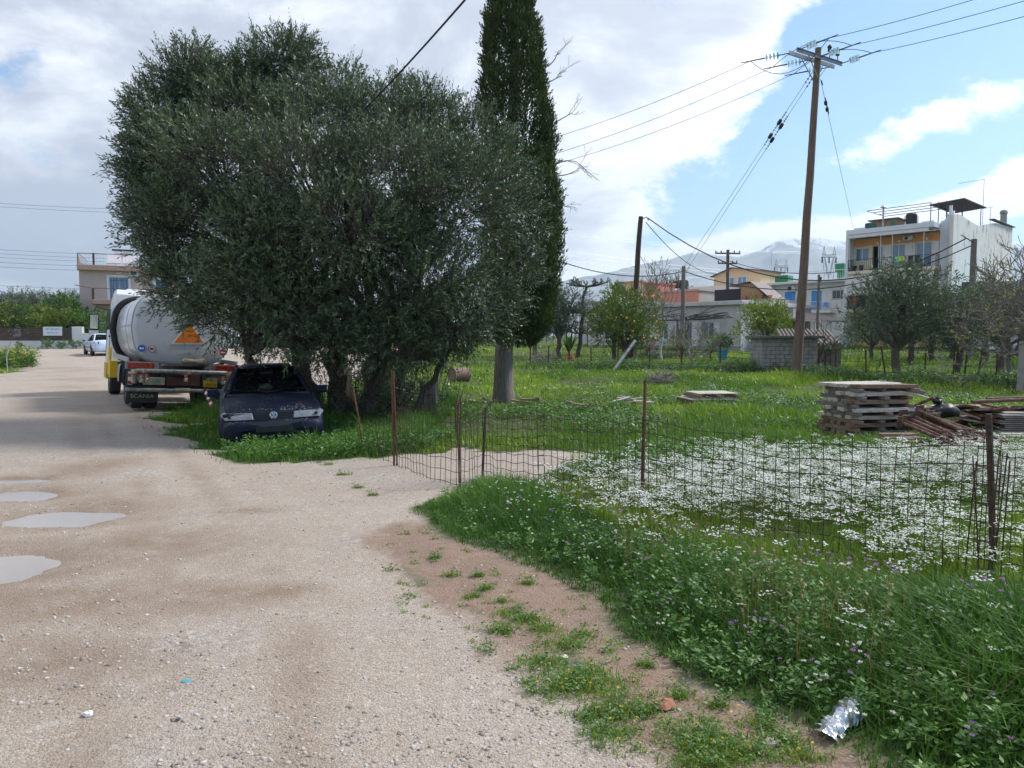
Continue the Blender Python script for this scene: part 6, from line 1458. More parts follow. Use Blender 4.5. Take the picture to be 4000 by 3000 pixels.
WEED = [tuple(G(*p)[:2]) for p in ((1655, 2000), (1730, 1950), (1890, 1885), (2100, 1905), (2400, 2050), (2900, 2200), (3500, 2320), (4200, 2450))] + [(3.2, 2.6), (1.75, 2.6)] + [tuple(G(*p)[:2]) for p in ((3480, 3000), (3370, 2900), (3050, 2800), (2740, 2640), (2490, 2480), (2370, 2320), (2180, 2240), (1970, 2140), (1850, 2120))]
BARE_PX = [(3250, 1790, .9, .35), (3130, 1660, 1.3, .4), (3420, 1930, .1, .1)]
def grassy():
    # open field: density falls with distance, blades grow wider
    out = []
    for n, r0, r1, p, hh, ww in ((150000, 4.2, 14, 1.6, (.10, .24), .006), (150000, 12, 34, 1.7, (.10, .26), .012), (70000, 30, 75, 1.7, (.12, .30), .03)):
        x, y = scatter(n, r0, r1, p); rd, dt = zones(x, y); d = np.hypot(x, y)
        k = (rd < -.04) & (dt < -.02); wd = poly_sd(x, y, WEED); k &= (wd < .1) & ~((wd > -.9) & ((rd > -.30) | (dt > -.45)) & (y < 9))
        patch = fbm(x * .45, y * .45, 4, 61); k &= NR.random(n) < np.clip(.10 + (patch - .33) * 4.0, .10, 1)
        k &= ~((x < -1.4) & (y < 13.5))
        # worn patches near the timber
        worn = np.exp(-(((x - 4.1) / 1.5) ** 2 + ((y - 13.5) / 1.1) ** 2)); k &= NR.random(n) > worn * .8
        x, y, d, patch = x[k], y[k], d[k], patch[k]; m = len(x)
        tall = 1 + 1.0 * np.exp(-((y - 41) / 3.0) ** 2) * (x > 0) + .9 * np.exp(-((y - 28.5) / 2.0) ** 2) * (x > 8)
        H = NR.uniform(*hh, m) * (.25 + 1.5 * fbm(x * 1.1, y * 1.1, 3, 131) ** 1.4 * (.5 + patch)) * tall
        out.append(blades(on_ground(x, y), H, np.maximum(ww, .0011 * d) * NR.uniform(.7, 1.3, m), NR.uniform(.1, .9, m), np.clip(fbm(x * .28 + 9, y * .28, 3, 141) * 2.6 - .85 + NR.normal(size=m) * .25, 0, 1)))
    V = []; Fc = []; r = []; o = 0
    for v, f, q in out: V.append(v); Fc.append(f + o); r.append(q); o += len(v)
    tag(np_mesh('grass', np.concatenate(V), np.concatenate(Fc), 'grass_blade', None, {'rnd': np.concatenate(r)}), 'short spring grass covering the field', 'grass', kind='stuff')
    # verge under the olive and round the car, taller and darker
    n = 80000; x = NR.uniform(-9.5, -1.4, n); y = NR.uniform(9.6, 21, n); rd, dt = zones(x, y); k = (rd < NR.normal(size=n) * .16 - .05) & (NR.random(n) < np.clip(1.25 - np.abs(y - 11.5) / 9, .25, 1))
    k &= ~((np.abs((x + 4.85) * .93 + (y - 14.62) * .36) < .78) & (np.abs((x + 4.85) * .36 - (y - 14.62) * .93) < 2.2))
    x, y, rd = x[k], y[k], rd[k]; m = len(x); H = NR.uniform(.12, .34, m) * np.clip(.45 + -rd * .9, .4, 1.25) * (.25 + 2.0 * fbm(x * 1.6, y * 1.6, 3, 71) ** 1.6)
    V, Fc, r = blades(on_ground(x, y), H, NR.uniform(.007, .013, m), NR.uniform(.15, 1.0, m), NR.random(m))
    tag(np_mesh('verge_grass', V, Fc, 'grass_dark', None, {'rnd': r}), 'tall dark grass on the verge around the navy car', 'grass', kind='stuff')
    # broad-leaved patches in the open field
    x, y = scatter(9000, 9, 27, 1.3, -.25, .68); rd, dt = zones(x, y); k = (rd < -.4) & (fbm(x * .5 + 3, y * .5, 3, 121) > .56) & (np.hypot((x - 4.1) / 1.5, (y - 13.5) / 1.1) > 1); x, y = x[k], y[k]; weeds(x, y, NR.uniform(.08, .26, len(x)), 'field_weeds', 'broad leaved weeds in dark patches across the field', 'weed_leaf', .075, 12)
    # leafy weeds in front of the car
    n = 900; x = NR.uniform(-6.8, -1.2, n); y = NR.uniform(10.2, 12.9, n); rd, _ = zones(x, y); k = rd < -.15; x, y = x[k], y[k]; weeds(x, y, NR.uniform(.10, .30, len(x)), 'verge_weeds', 'leafy weeds growing up against the navy car', 'weed_leaf', .055)
def weeds(x, y, h, name, label, mat, L, nl=22, stem=True):
    P = on_ground(x, y, 0); n = len(P); lean = NR.normal(size=(n, 3)) * .25; lean[:, 2] = 1; D = unit(lean)
    t = (NR.random((n, nl)) ** .7); X = P[:, None, :] + D[:, None, :] * (t * h[:, None])[..., None] + NR.normal(size=(n, nl, 3)) * .02
    a = NR.uniform(0, 2 * math.pi, n * nl); dd = unit(np.stack([np.cos(a), np.sin(a), NR.uniform(-.15, .7, n * nl)], 1))
    tone = np.repeat(NR.random(n), nl) * .6 + NR.random(n * nl) * .4
    V, Fc, r = leaf_quads(X.reshape(-1, 3), dd, L * NR.uniform(.6, 1.4, n * nl), L * .5 * NR.uniform(.7, 1.3, n * nl), tone, np.tile([0, 0, 1.], (n * nl, 1)))
    o = tag(np_mesh(name, V, Fc, mat, None, {'rnd': r}), label, 'weeds', kind='stuff')
grassy()
def bank():
    # rank weeds on the near bank: long arching grass, clover-like leaves, vetch
    n = 150000; x = NR.uniform(-1.2, 6.5, n); y = NR.uniform(2.5, 10, n); w = poly_sd(x, y, WEED) + (fbm(x * 2.3, y * 2.3, 3, 41) - .5) * .25
    k = (w > -.10) & (NR.random(n) < np.clip(5.5 / y, .3, 1)); x, y, w = x[k], y[k], w[k]; m = len(x); p = fbm(x * .8, y * .8, 3, 15); corner = smooth(x - .15 * y, 1.0, 2.3) * (1 - smooth(y, 4.2, 6.5))
    H = (.10 + np.clip(w, 0, .5) * .45) * NR.uniform(.55, 1.25, m) * (.55 + p * .8) * (1 + .75 * corner)
    V, Fc, r = blades(on_ground(x, y), H, NR.uniform(.004, .009, m) * (1 + .6 * corner), NR.uniform(.2, 1.3, m), np.clip(NR.random(m) * .6 + (p - .4) * .8, 0, 1))
    tag(np_mesh('bank_grass', V, Fc, 'grass_dark', None, {'rnd': r}), 'long arching grass on the near bank before the mesh fence', 'grass', kind='stuff')
    n = 5200; x = NR.uniform(-1.2, 6.0, n); y = NR.uniform(2.6, 8.5, n); w = poly_sd(x, y, WEED) + (fbm(x * 3, y * 3, 3, 43) - .5) * .3; k = (w > .0) & (w < 1.4) & (NR.random(n) < np.clip(1.9 - y * .27, .12, 1)); x, y, w = x[k], y[k], w[k]
    weeds(x, y, (.06 + np.clip(w, 0, .6) * .42) * NR.uniform(.6, 1.2, len(x)), 'bank_weeds', 'leafy green weeds along the foot of the bank', 'weed_leaf', .034, 34)
    # dry reddish stalks and seed heads
    n = 2800; x = NR.uniform(.8, 6.0, n); y = NR.uniform(2.9, 7.0, n); w = poly_sd(x, y, WEED); k = (w > .35) & (fbm(x * 1.2, y * 1.2, 3, 88) > .48); x, y = x[k], y[k]; m = len(x)
    V, Fc, r = blades(on_ground(x, y), NR.uniform(.28, .55, m), np.full(m, .004), NR.uniform(0, .4, m), NR.random(m)); Pt = V[4::5]; q = NR.random(len(Pt)) < .7; Pt = Pt[q]
    V2, F2, r2 = leafy(Pt, np.tile([0, 0, 1.], (len(Pt), 1)), 4, .03, .018, .008, .9)
    F1 = np.concatenate([Fc, np.concatenate([F2[:, :3], F2[:, [0, 2, 3]]]) + len(V)]); tag(np_mesh('seed_stalks', np.concatenate([V, V2]), F1, 'dry_stalk', None, {'rnd': np.concatenate([r, r2])}), 'thin dry seed stalks standing over the bank', 'weeds', kind='stuff')
bank()
def flowers():
    # flat white umbels
    FL = [(.1, 8.6), (.3, 7.2), (.9, 5.8), (1.75, 4.8), (2.9, 4.2), (4.5, 4.4), (7, 6.3), (9, 10.2), (6.5, 10.3), (4, 10.0), (2.4, 9.9), (1.2, 9.4)]
    n = 21000; x = NR.uniform(0, 9, n); y = NR.uniform(4, 10.4, n); sd = poly_sd(x, y, FL); pt = fbm(x * .7, y * .7, 3, 91); k = (sd > 0) & (NR.random(n) < np.clip(sd * 1.0, .06, 1) * np.clip((pt - .24 + .10 * smooth(x, 2.0, 3.6)) * 3.2, .15, 1)); xa, ya = x[k], y[k]
    x, y = scatter(260, 2.9, 7.5, 1.2, .0, .62); w = poly_sd(x, y, WEED); k = (w > .25) & (NR.random(len(x)) < .35); xb, yb = x[k], y[k]
    n = 2600; x = NR.uniform(-9, 13, n); y = NR.uniform(13, 33, n); rd, _ = zones(x, y); pt = fbm(x * .35 + 4, y * .35, 4, 95); k = (rd < -.5) & (pt > .60); xc, yc = x[k], y[k]
    x = np.concatenate([xa, xb, xc]); y = np.concatenate([ya, yb, yc]); n = len(x); print('umbels', n)
    H = NR.uniform(.16, .46, n); far = y > 12; H[far] *= .7; base = on_ground(x, y); tilt = NR.normal(size=(n, 3)) * .18; tilt[:, 2] = 1; tilt = unit(tilt); head = base + NR.normal(size=(n, 3)) * np.array([.04, .04, 0]) + np.array([0, 0, 1.]) * H[:, None]
    R_ = NR.uniform(.024, .060, n) * np.where(far, 1.2, 1); m = 16; a = NR.uniform(0, 2 * math.pi, (n, m)); rr_ = np.sqrt(NR.random((n, m))) * R_[:, None]
    u = unit(np.cross(tilt, np.array([1., .2, 0]))); v = np.cross(tilt, u)
    C = head[:, None, :] + u[:, None, :] * (np.cos(a) * rr_)[..., None] + v[:, None, :] * (np.sin(a) * rr_)[..., None] + NR.normal(size=(n, m, 3)) * .002; C = C.reshape(-1, 3)
    dd = unit(np.repeat(u, m, 0) * np.cos(a).reshape(-1, 1) + np.repeat(v, m, 0) * np.sin(a).reshape(-1, 1) + NR.normal(size=(n * m, 3)) * .15)
    s = np.repeat(R_, m) * .36; V, Fc, r = leaf_quads(C, dd, s, s * .9, NR.random(n * m), np.repeat(tilt, m, 0) * 3)
    tag(np_mesh('white_flowers', V, Fc, 'white_petal', None, {'rnd': r}), 'drift of flat white umbel flowers behind the mesh fence', 'flowers', kind='stuff')
    V, Fc = tri_tubes(base, head, .0022); o = np_mesh('flower_stems', V, Fc, 'grass_blade', None, {'rnd': np.full(len(V), .4)}); tag(o, 'green stems of the white flowers', 'flowers', kind='stuff')
    # purple vetch, small daisies, yellow tufts
    def dots(x, y, h, R_, mat, name, label, m=6):
        n = len(x); c = on_ground(x, y) + np.array([0, 0, 1.]) * h[:, None]; a = NR.uniform(0, 2 * math.pi, n * m); d = unit(np.stack([np.cos(a), np.sin(a), NR.uniform(-.1, .8, n * m)], 1)); L = np.repeat(R_, m)
        V, Fc, r = leaf_quads(np.repeat(c, m, 0), d, L, L * .75, NR.random(n * m)); tag(np_mesh(name, V, Fc, mat, None, {'rnd': r}), label, 'flowers', kind='stuff')
    x, y = scatter(5000, 11, 33, 1.2, -.25, .68); rd, _ = zones(x, y); k = (rd < -.5) & (fbm(x * .6, y * .6, 3, 19) > .58); x, y = x[k], y[k]; dots(x, y, NR.uniform(.10, .24, len(x)), NR.uniform(.016, .03, len(x)), 'mauve_petal', 'mauve_flowers', 'faded mauve blossom speckled through the field', 4)
    x, y = scatter(1500, 2.9, 9, 1.3, -.1, .62); w = poly_sd(x, y, WEED); k = (w > .12) & (fbm(x * 1.6, y * 1.6, 2, 3) > .42); x, y, w = x[k][:330], y[k][:330], w[k][:330]; dots(x, y, .10 + np.clip(w, 0, .6) * .5, NR.uniform(.008, .016, len(x)), 'purple_petal', 'purple_flowers', 'scattered small purple flowers in the bank weeds')
    x, y = scatter(3500, 2.9, 8.5, 1.3, -.25, .5); w = poly_sd(x, y, WEED); k = (w > .05) & (w < .9) & (fbm(x * 1.3, y * 1.3, 2, 23) > .47); x, y, w = x[k][:200], y[k][:200], w[k][:200]; h = .08 + np.clip(w, 0, .5) * .5; Rr = NR.uniform(.010, .015, len(x))
    dots(x, y, h, Rr, 'white_petal', 'daisies', 'small white daisies along the bank foot', 8); dots(x, y, h + .004, Rr * .45, 'yellow_petal', 'daisy_centres', 'yellow centres of the small daisies', 5)
    # yellow blooming bush at the left road edge
    p = G(40, 1445); n = 2300; x = NR.normal(size=n) * .9 + p.x - .9; y = NR.normal(size=n) * 1.7 + p.y + 3.2; rd, _ = zones(x, y); k = rd < .0; x, y = x[k], y[k]; dots(x[::3], y[::3], NR.uniform(.35, 1.1, len(x[::3])), NR.uniform(.04, .065, len(x[::3])), 'yellow_petal', 'yellow_flowers', 'yellow blossom on the bushes at the left road edge')
    weeds(x, y, NR.uniform(.3, 1.15, len(x)), 'roadside_bush', 'green bushes with yellow blossom at the left road edge', 'green_leaf', .11, 10)
flowers()
def tufts():
    # tufts creeping over the gravel and red earth
    c = [(1990, 2400, .10), (2060, 2430, .12), (2130, 2460, .10), (1960, 2460, .08), (2200, 2520, .14), (2110, 2590, .10), (2250, 2640, .20), (2330, 2690, .20), (2200, 2690, .12), (2420, 2790, .13), (2500, 2780, .11), (2380, 2880, .12), (2300, 2800, .07), (2700, 2880, .15), (2820, 2930, .17), (2880, 2960, .13), (2750, 2990, .12), (2650, 2720, .06), (2800, 2760, .06), (3060, 2900, .10), (3120, 2960, .12),
         (2280, 2480, .06), (1850, 2330, .05), (1900, 2300, .05), (1760, 2250, .05), (1960, 2350, .05), (1870, 2250, .04), (1700, 2180, .04), (2380, 2340, .06), (2060, 2280, .05), (1400, 1905, .06), (1460, 1935, .05), (1340, 1855, .08), (1280, 1815, .08), (2520, 2600, .05), (2960, 2830, .08)]
    X, Y, H = [], [], []
    for px, py, r in c:
        p = G(px, py); m = int(90 + 9000 * r * r * 1.0); X.append(p.x + NR.normal(size=m) * r * .55); Y.append(p.y + NR.normal(size=m) * r * .42); H.append(NR.uniform(.02, .05, m) * (.7 + r * 3.0))
    for _ in range(230):                # tiny seedlings on the red earth
        px, py = NR.uniform(1480, 3200), NR.uniform(2080, 2980)
        p = at(px, py, 2.0); d_ = ray(px, py); s_ = -CAMZ / d_.z; gx_, gy_ = d_.x * s_, d_.y * s_
        if poly_sd(np.array([gx_]), np.array([gy_]), DIRT)[0] > -.25 and poly_sd(np.array([gx_]), np.array([gy_]), WEED)[0] < 0:
            X.append(gx_ + NR.normal(size=22) * .022); Y.append(gy_ + NR.normal(size=22) * .018); H.append(NR.uniform(.010, .03, 22))
    x, y, h = map(np.concatenate, (X, Y, H)); n = len(x)
    V, Fc, r = blades(on_ground(x, y, -.004), h, NR.uniform(.004, .007, n), NR.uniform(.2, 1.2, n), NR.random(n)); tag(np_mesh('grass_tufts', V, Fc, 'grass_blade', None, {'rnd': r}), 'low grass tufts creeping over gravel and red earth', 'grass', kind='stuff')
    k = NR.random(n) < .05; weeds(x[k], y[k], h[k] * 1.1, 'creeping_weeds', 'low creeping weeds at the edge of the gravel', 'weed_leaf', .02, 14)
    k = (NR.random(n) < .004); xx, yy = x[k], y[k]; nn = len(xx); c_ = on_ground(xx, yy) + np.array([0, 0, .06]); a = NR.uniform(0, 6.28, nn * 6); d = unit(np.stack([np.cos(a), np.sin(a), a * 0 + .3], 1)); V, Fc, r = leaf_quads(np.repeat(c_, 6, 0), d, .010, .007, NR.random(nn * 6)); tag(np_mesh('chamomile', V, Fc, 'yellow_petal', None, {'rnd': r}), 'tiny yellow chamomile heads in the roadside tufts', 'flowers', kind='stuff')
    # loose stones on the road
    m, nt, b, out = nodes_of('pebble'); at_ = nt.nodes.new('ShaderNodeAttribute'); at_.attribute_name = 'rnd'; cr = mixc(nt, at_.outputs['Fac'], (.20, .155, .125), (.54, .49, .445)); nt.links.new(cr, b.inputs['Base Color']); b.inputs['Roughness'].default_value = .9
    x, y = scatter(24000, 2.6, 15, 1.75, -.72, .5); rd, dt = zones(x, y); st = fbm(x * 1.1, y * 1.1, 3, 57); wet = np.zeros_like(x)
    for a, b_, rx, ry, dp in PUDDLES: wet = np.maximum(wet, (((x - a) / (rx * 1.05)) ** 2 + ((y - b_) / (ry * 1.05)) ** 2) < 1)
    k = ((rd > .05) | (dt > 0)) & (wet < .5) & (NR.random(len(x)) < np.clip((st - .36) * 4.5, .07, 1) * np.where(dt > .05, .35, 1)); x, y = x[k], y[k]; n = len(x)
    s = NR.gamma(2.0, .0030, n) + .0025; s = np.minimum(s, .017); P = on_ground(x, y, 0); o6 = np.array([[1, 0, 0], [0, 1, 0], [-1, 0, 0], [0, -1, 0], [0, 0, .6], [0, 0, -.6]], float)
    ang = NR.uniform(0, 6.28, n); ca, sa = np.cos(ang), np.sin(ang); V = o6[None] * (1 + NR.normal(size=(n, 6, 1)) * .22) * s[:, None, None] * NR.uniform(.6, 1.3, (n, 1, 3)); X_ = V[..., 0] * ca[:, None] - V[..., 1] * sa[:, None]; Y_ = V[..., 0] * sa[:, None] + V[..., 1] * ca[:, None]; V = np.stack([X_, Y_, V[..., 2]], -1) + P[:, None]
    f8 = np.array([[0, 1, 4], [1, 2, 4], [2, 3, 4], [3, 0, 4], [1, 0, 5], [2, 1, 5], [3, 2, 5], [0, 3, 5]]); Fc = (np.arange(n)[:, None, None] * 6 + f8[None]).reshape(-1, 3)
    tag(np_mesh('gravel', V.reshape(-1, 3), Fc, 'pebble', None, {'rnd': np.repeat(NR.random(n), 6)}), 'loose limestone chips scattered over the road', 'gravel', kind='stuff')
tufts()
def hedges():
    # low dark brush along the two old fences
    def row(pts, n, hh, name, label, mat='weed_leaf'):
        pts = np.array(pts); t = NR.random(n) * (len(pts) - 1); i = t.astype(int); f = (t - i)[:, None]; q = pts[i] * (1 - f) + pts[i + 1] * f; x = q[:, 0] + NR.normal(size=n) * .3; y = q[:, 1] + NR.normal(size=n) * .55; h = NR.uniform(*hh, n) * (.3 + 1.2 * fbm(x * .8, y * .4, 3, 7)); weeds(x, y, h, name, label, mat, .085, 16)
        P = on_ground(x, y); k = NR.random(n) < .5; A = P[k]; B = A + unit(NR.normal(size=(k.sum(), 3)) * .5 + np.array([0, 0, 1.])) * (h[k] * 1.25)[:, None]; V, Fc = tri_tubes(A, B, .007); tag(np_mesh(name + '_twigs', V, Fc, 'bare_twig'), 'thin dry twigs in the ' + label, 'weeds', kind='stuff')
    a = [tuple(gx(px, Y)[:2]) for px, Y in ((2080, 38), (2230, 38), (2400, 37.5), (2560, 37), (2720, 36.5), (2900, 35), (2990, 34), (3250, 33))]
    row(a, 1500, (.15, .55), 'fence_brush', 'dark brush along the old garden fence')
    a = [tuple(gx(px, Y)[:2]) for px, Y in ((3230, 31), (3400, 28.5), (3600, 27.2), (3800, 26), (4050, 25))]
    row(a, 1300, (.15, .6), 'orchard_brush', 'grey green brush along the orchard fence')
    a = [tuple(gx(px, Y)[:2]) for px, Y in ((2430, 48), (2560, 48), (2650, 49), (2760, 50))]
    row(a, 500, (.2, .5), 'vegetable_bed', 'blue green vegetables before the low house', 'olive_far')
hedges()
def undergrowth():
    # dark suckers and twigs between the olive's stems
    n = 200; x = NR.normal(size=n) * .8 - 2.9; y = NR.normal(size=n) * .55 + 17.2; h = NR.uniform(.5, 1.55, n)
    weeds(x, y, h, 'olive_suckers', 'dark suckers and undergrowth between the stems of the big olive', 'olive_leaf', .085, 34)
    A = on_ground(x, y); B = A + unit(NR.normal(size=(n, 3)) * .3 + np.array([0, 0, 1.])) * (h * 1.15)[:, None]; V, Fc = tri_tubes(A, B, .011); tag(np_mesh('sucker_stems', V, Fc, 'bark'), 'thin dark sucker stems under the big olive', 'weeds', kind='stuff')
undergrowth()
# ---------------------------------------------------------------- fences, timber and small things
mk('timber_pale', (.62, .56, .49), .9, var=.30, scale=5, stretch=(1.2, 9, 9), col2=(.20, .14, .10), c2=(.52, .68), bs=.5, bscale=16)
mk('timber_grey', (.22, .20, .18), .92, var=.40, scale=5, stretch=(1.2, 9, 9), col2=(.10, .075, .06), c2=(.5, .68), bs=.5, bscale=16)
mk('timber_brown', (.23, .15, .10), .9, var=.4, scale=5, stretch=(1.2, 9, 9), col2=(.36, .30, .24), c2=(.5, .7), bs=.5, bscale=16)
mk('rusty_prop', (.13, .062, .042), .8, .15, var=.45, scale=10, col2=(.22, .15, .12), bs=.2, bscale=60)
mk('bag_plastic', (.008, .008, .01), .42, var=.2); mk('fence_iron', (.045, .03, .024), .85, var=.4, scale=20, col2=(.09, .05, .032))
mk('slate', (.10, .12, .14), .7); mk('brick_red', (.34, .15, .09), .9, var=.25)
def foil_mat():
    m, nt, b, out = nodes_of('foil'); b.inputs['Base Color'].default_value = (.62, .64, .66, 1); b.inputs['Metallic'].default_value = .85; b.inputs['Roughness'].default_value = .28; bump(nt, b, tnoise(nt, 30, 4, .6), .5, .01)
foil_mat()
def post_pt(px, ybase): p = G(px, ybase); return p
def mesh_fence():
    t = thing('mesh_fence', 'rusty welded mesh fence on thin iron posts', 'fence', (0, 0, 0)); rng = random.Random(14)
    def stake(px0, y0, px1, y1, r, m='rust', Y=None):
        b = G(px0, y0) if Y is None else at(px0, y0, Y); e = at(px1, y1, b.y); MB().tube([b - Vector((0, 0, .1)), b.lerp(e, .5), e], r, 6).build('post', m, t); return b, e
    S = {}
    S['a'] = stake(1540, 1818, 1530, 1446, .014); S['a2'] = stake(1552, 1818, 1537, 1450, .012)
    S['b'] = stake(1795, 1905, 1785, 1560, .010); S['c'] = stake(1884, 1868, 1897, 1592, .016, 'fence_iron'); S['d'] = stake(2508, 2008, 2520, 1484, .016)
    S['e'] = stake(3885, 2290, 3862, 1617, .020, 'fence_iron'); S['z'] = stake(1425, 1770, 1380, 1520, .014)
    S['b2'] = stake(1800, 1903, 1776, 1570, .006, 'fence_iron'); S['b3'] = stake(1792, 1900, 1800, 1568, .006, 'fence_iron')
    for px0, y0, px1, y1 in ((3830, 2290, 3800, 1780), (3850, 2310, 3905, 1760), (3870, 2300, 3935, 1770), (3760, 2300, 3815, 1800), (3900, 2330, 3945, 1800)): stake(px0, y0, px1, y1, .0045, 'fence_iron')
    end = G(4350, 2440)
    def panel(A, B, hA, hB, n, m=7, h0=.06, bow=0., seed=0, fold=None):
        rg = random.Random(seed); A, B = Vector(A), Vector(B); d = (B - A); nr = Vector((d.y, -d.x, 0)).normalized()
        def pt(u, v):
            q = A.lerp(B, u); h = hA + (hB - hA) * u; w = .018 * math.sin(u * 9 + seed + v * 2.0) + bow * math.sin(math.pi * u)
            return Vector((q.x, q.y, hz(q.x, q.y))) + nr * w + Vector((0, 0, h0 + (h - h0) * v - .05 * math.sin(math.pi * u) * v + .012 * math.sin(u * 23 + seed)))
        for j in range(m + 1):
            MB().tube([pt(i / 14, j / m) for i in range(15)], .0034, 4, cap=False).build('mesh_wire', 'fence_iron', t)
        for i in range(n + 1):
            u = min(1, max(0, (i + rg.uniform(-.12, .12)) / n)); MB().tube([pt(u, -.03 - rg.random() * .04), pt(min(1, u + rg.uniform(-.006, .006)), .5), pt(u, 1.02 + rg.random() * .06)], .0034, 4, cap=False).build('mesh_wire', 'fence_iron', t)
    z, a, b, c, d, e = (S[k][0] for k in 'zabcde')
    panel(z, a, .50, .72, 7, 6, .03, .0, 1); panel(a, b, .80, .92, 18, 6, .03, .06, 2); panel(b, c, .92, .82, 7, 6, .03, -.02, 3); panel(c, Vector(c).lerp(d, .45), .80, .86, 13, 7, .10, .05, 4)
    panel(Vector(c).lerp(d, .40), d, .88, .92, 15, 7, .08, -.06, 5); panel(d, e, .93, .92, 29, 7, .05, .05, 6); panel(Vector(d).lerp(e, .96), end, .90, .85, 12, 7, .05, -.05, 7)
    return t
mesh_fence()
def wire_fence(name, label, spots, h, mat, r, rows):
    t = thing(name, label, 'fence', (0, 0, 0)); P = []
    for k, (px, Y, ln) in enumerate(spots):
        q = gx(px, Y); e = q + Vector((ln, 0, h * (1 + .12 * ((k * 37) % 5 - 2) / 2))); MB().tube([q - Vector((0, 0, .2)), e], r, 6).build('post', mat, t); P.append((q, e))
    for k in range(rows):
        f = .3 + .65 * k / max(1, rows - 1); MB().tube([a.lerp(b, f) for a, b in P], .008, 4).build('wire', 'fence_iron', t)
wire_fence('garden_fence', 'old wire fence on dark iron posts across the back garden', [(2070, 38.4, .02), (2143, 38.3, .0), (2222, 38.2, .03), (2310, 38, -.02), (2413, 37.5, .02), (2537, 37, .0), (2662, 36.6, .0), (2814, 36, -.02), (2962, 35, .0)], 1.15, 'fence_iron', .035, 4)
wire_fence('orchard_fence', 'sagging wire fence on crooked posts before the orchard', [(3225, 31.5, .0), (3388, 28.8, -.08), (3470, 28.2, -.30), (3615, 27.5, .0), (3725, 27, .02), (3765, 26.6, .10), (3815, 26.4, .18), (3893, 26, .03)], 1.25, 'fence_iron', .032, 3)
c = thing('concrete_post', 'grey concrete post at the right edge before the fig', 'post', gx(3990, 24)); MB().tube([(0, 0, -.2), (.02, 0, 1.55)], [.14, .12], 4).build('shaft', 'concrete', c); MB().box(-.05, .07, -.05, .07, 1.5, 1.62).build('cap', 'concrete', c)
b = MB(); g = gx(2395, 36); e = at(2480, 1332, 38.5); b.tube([g, e], .085, 10); l = thing('leaning_pole', 'grey metal pole leaning as brace against the dark pole', 'pole', (0, 0, 0)); b.build('pipe', 'brace_grey', l); MB().lathe(e, [(.10, -.03), (.10, .03)], 10).build('pipe_collar', 'galv', l)
# ------------------------------------------------ stacked timber
def plank(mb_name, mat, parent, c, sz, rz, ry=0., bev=.006):
    o = MB().obox((0, 0, 0), sz).build(mb_name, mat, parent, bevel=bev); o.location = c; o.rotation_euler = (0, ry, rz); return o
def timber_stack():
    p = G(3437, 1722); zg = hz(p.x, p.y); rng = random.Random(19); t = thing('timber_stack', 'square stack of weathered formwork beams in crossed layers', 'timber stack', (p.x + .02, p.y + .55, zg), rad(-78))
    H = .93; z = .02; lay = 7; lh = H / lay; mats = ['timber_grey', 'timber_brown', 'timber_pale', 'timber_pale', 'timber_pale', 'timber_pale', 'timber_pale']
    for k in range(lay):
        m = mats[k]; z0 = z + k * lh
        for y in (-.52, 0.0, .52):         # bearers running to the right
            plank('beam', rng.choice(('timber_brown', 'timber_grey')), t, (rng.uniform(-.05, .10), y + rng.uniform(-.04, .04), z0 + .03), (1.0 + rng.uniform(-.1, .1), .09, .062), rng.uniform(-.05, .05))
        x = -.5 + rng.uniform(-.05, .03)
        while x < .42:
            w = rng.uniform(.085, .15); plank('beam', m if rng.random() < .75 else 'timber_brown', t, (x + w / 2, rng.uniform(-.07, .07), z0 + .098), (1.08 + rng.uniform(-.12, .16), w - .008, .066), math.pi / 2 + rng.uniform(-.05, .05), rng.uniform(-.01, .01)); x += w + rng.uniform(0, .03)
timber_stack()
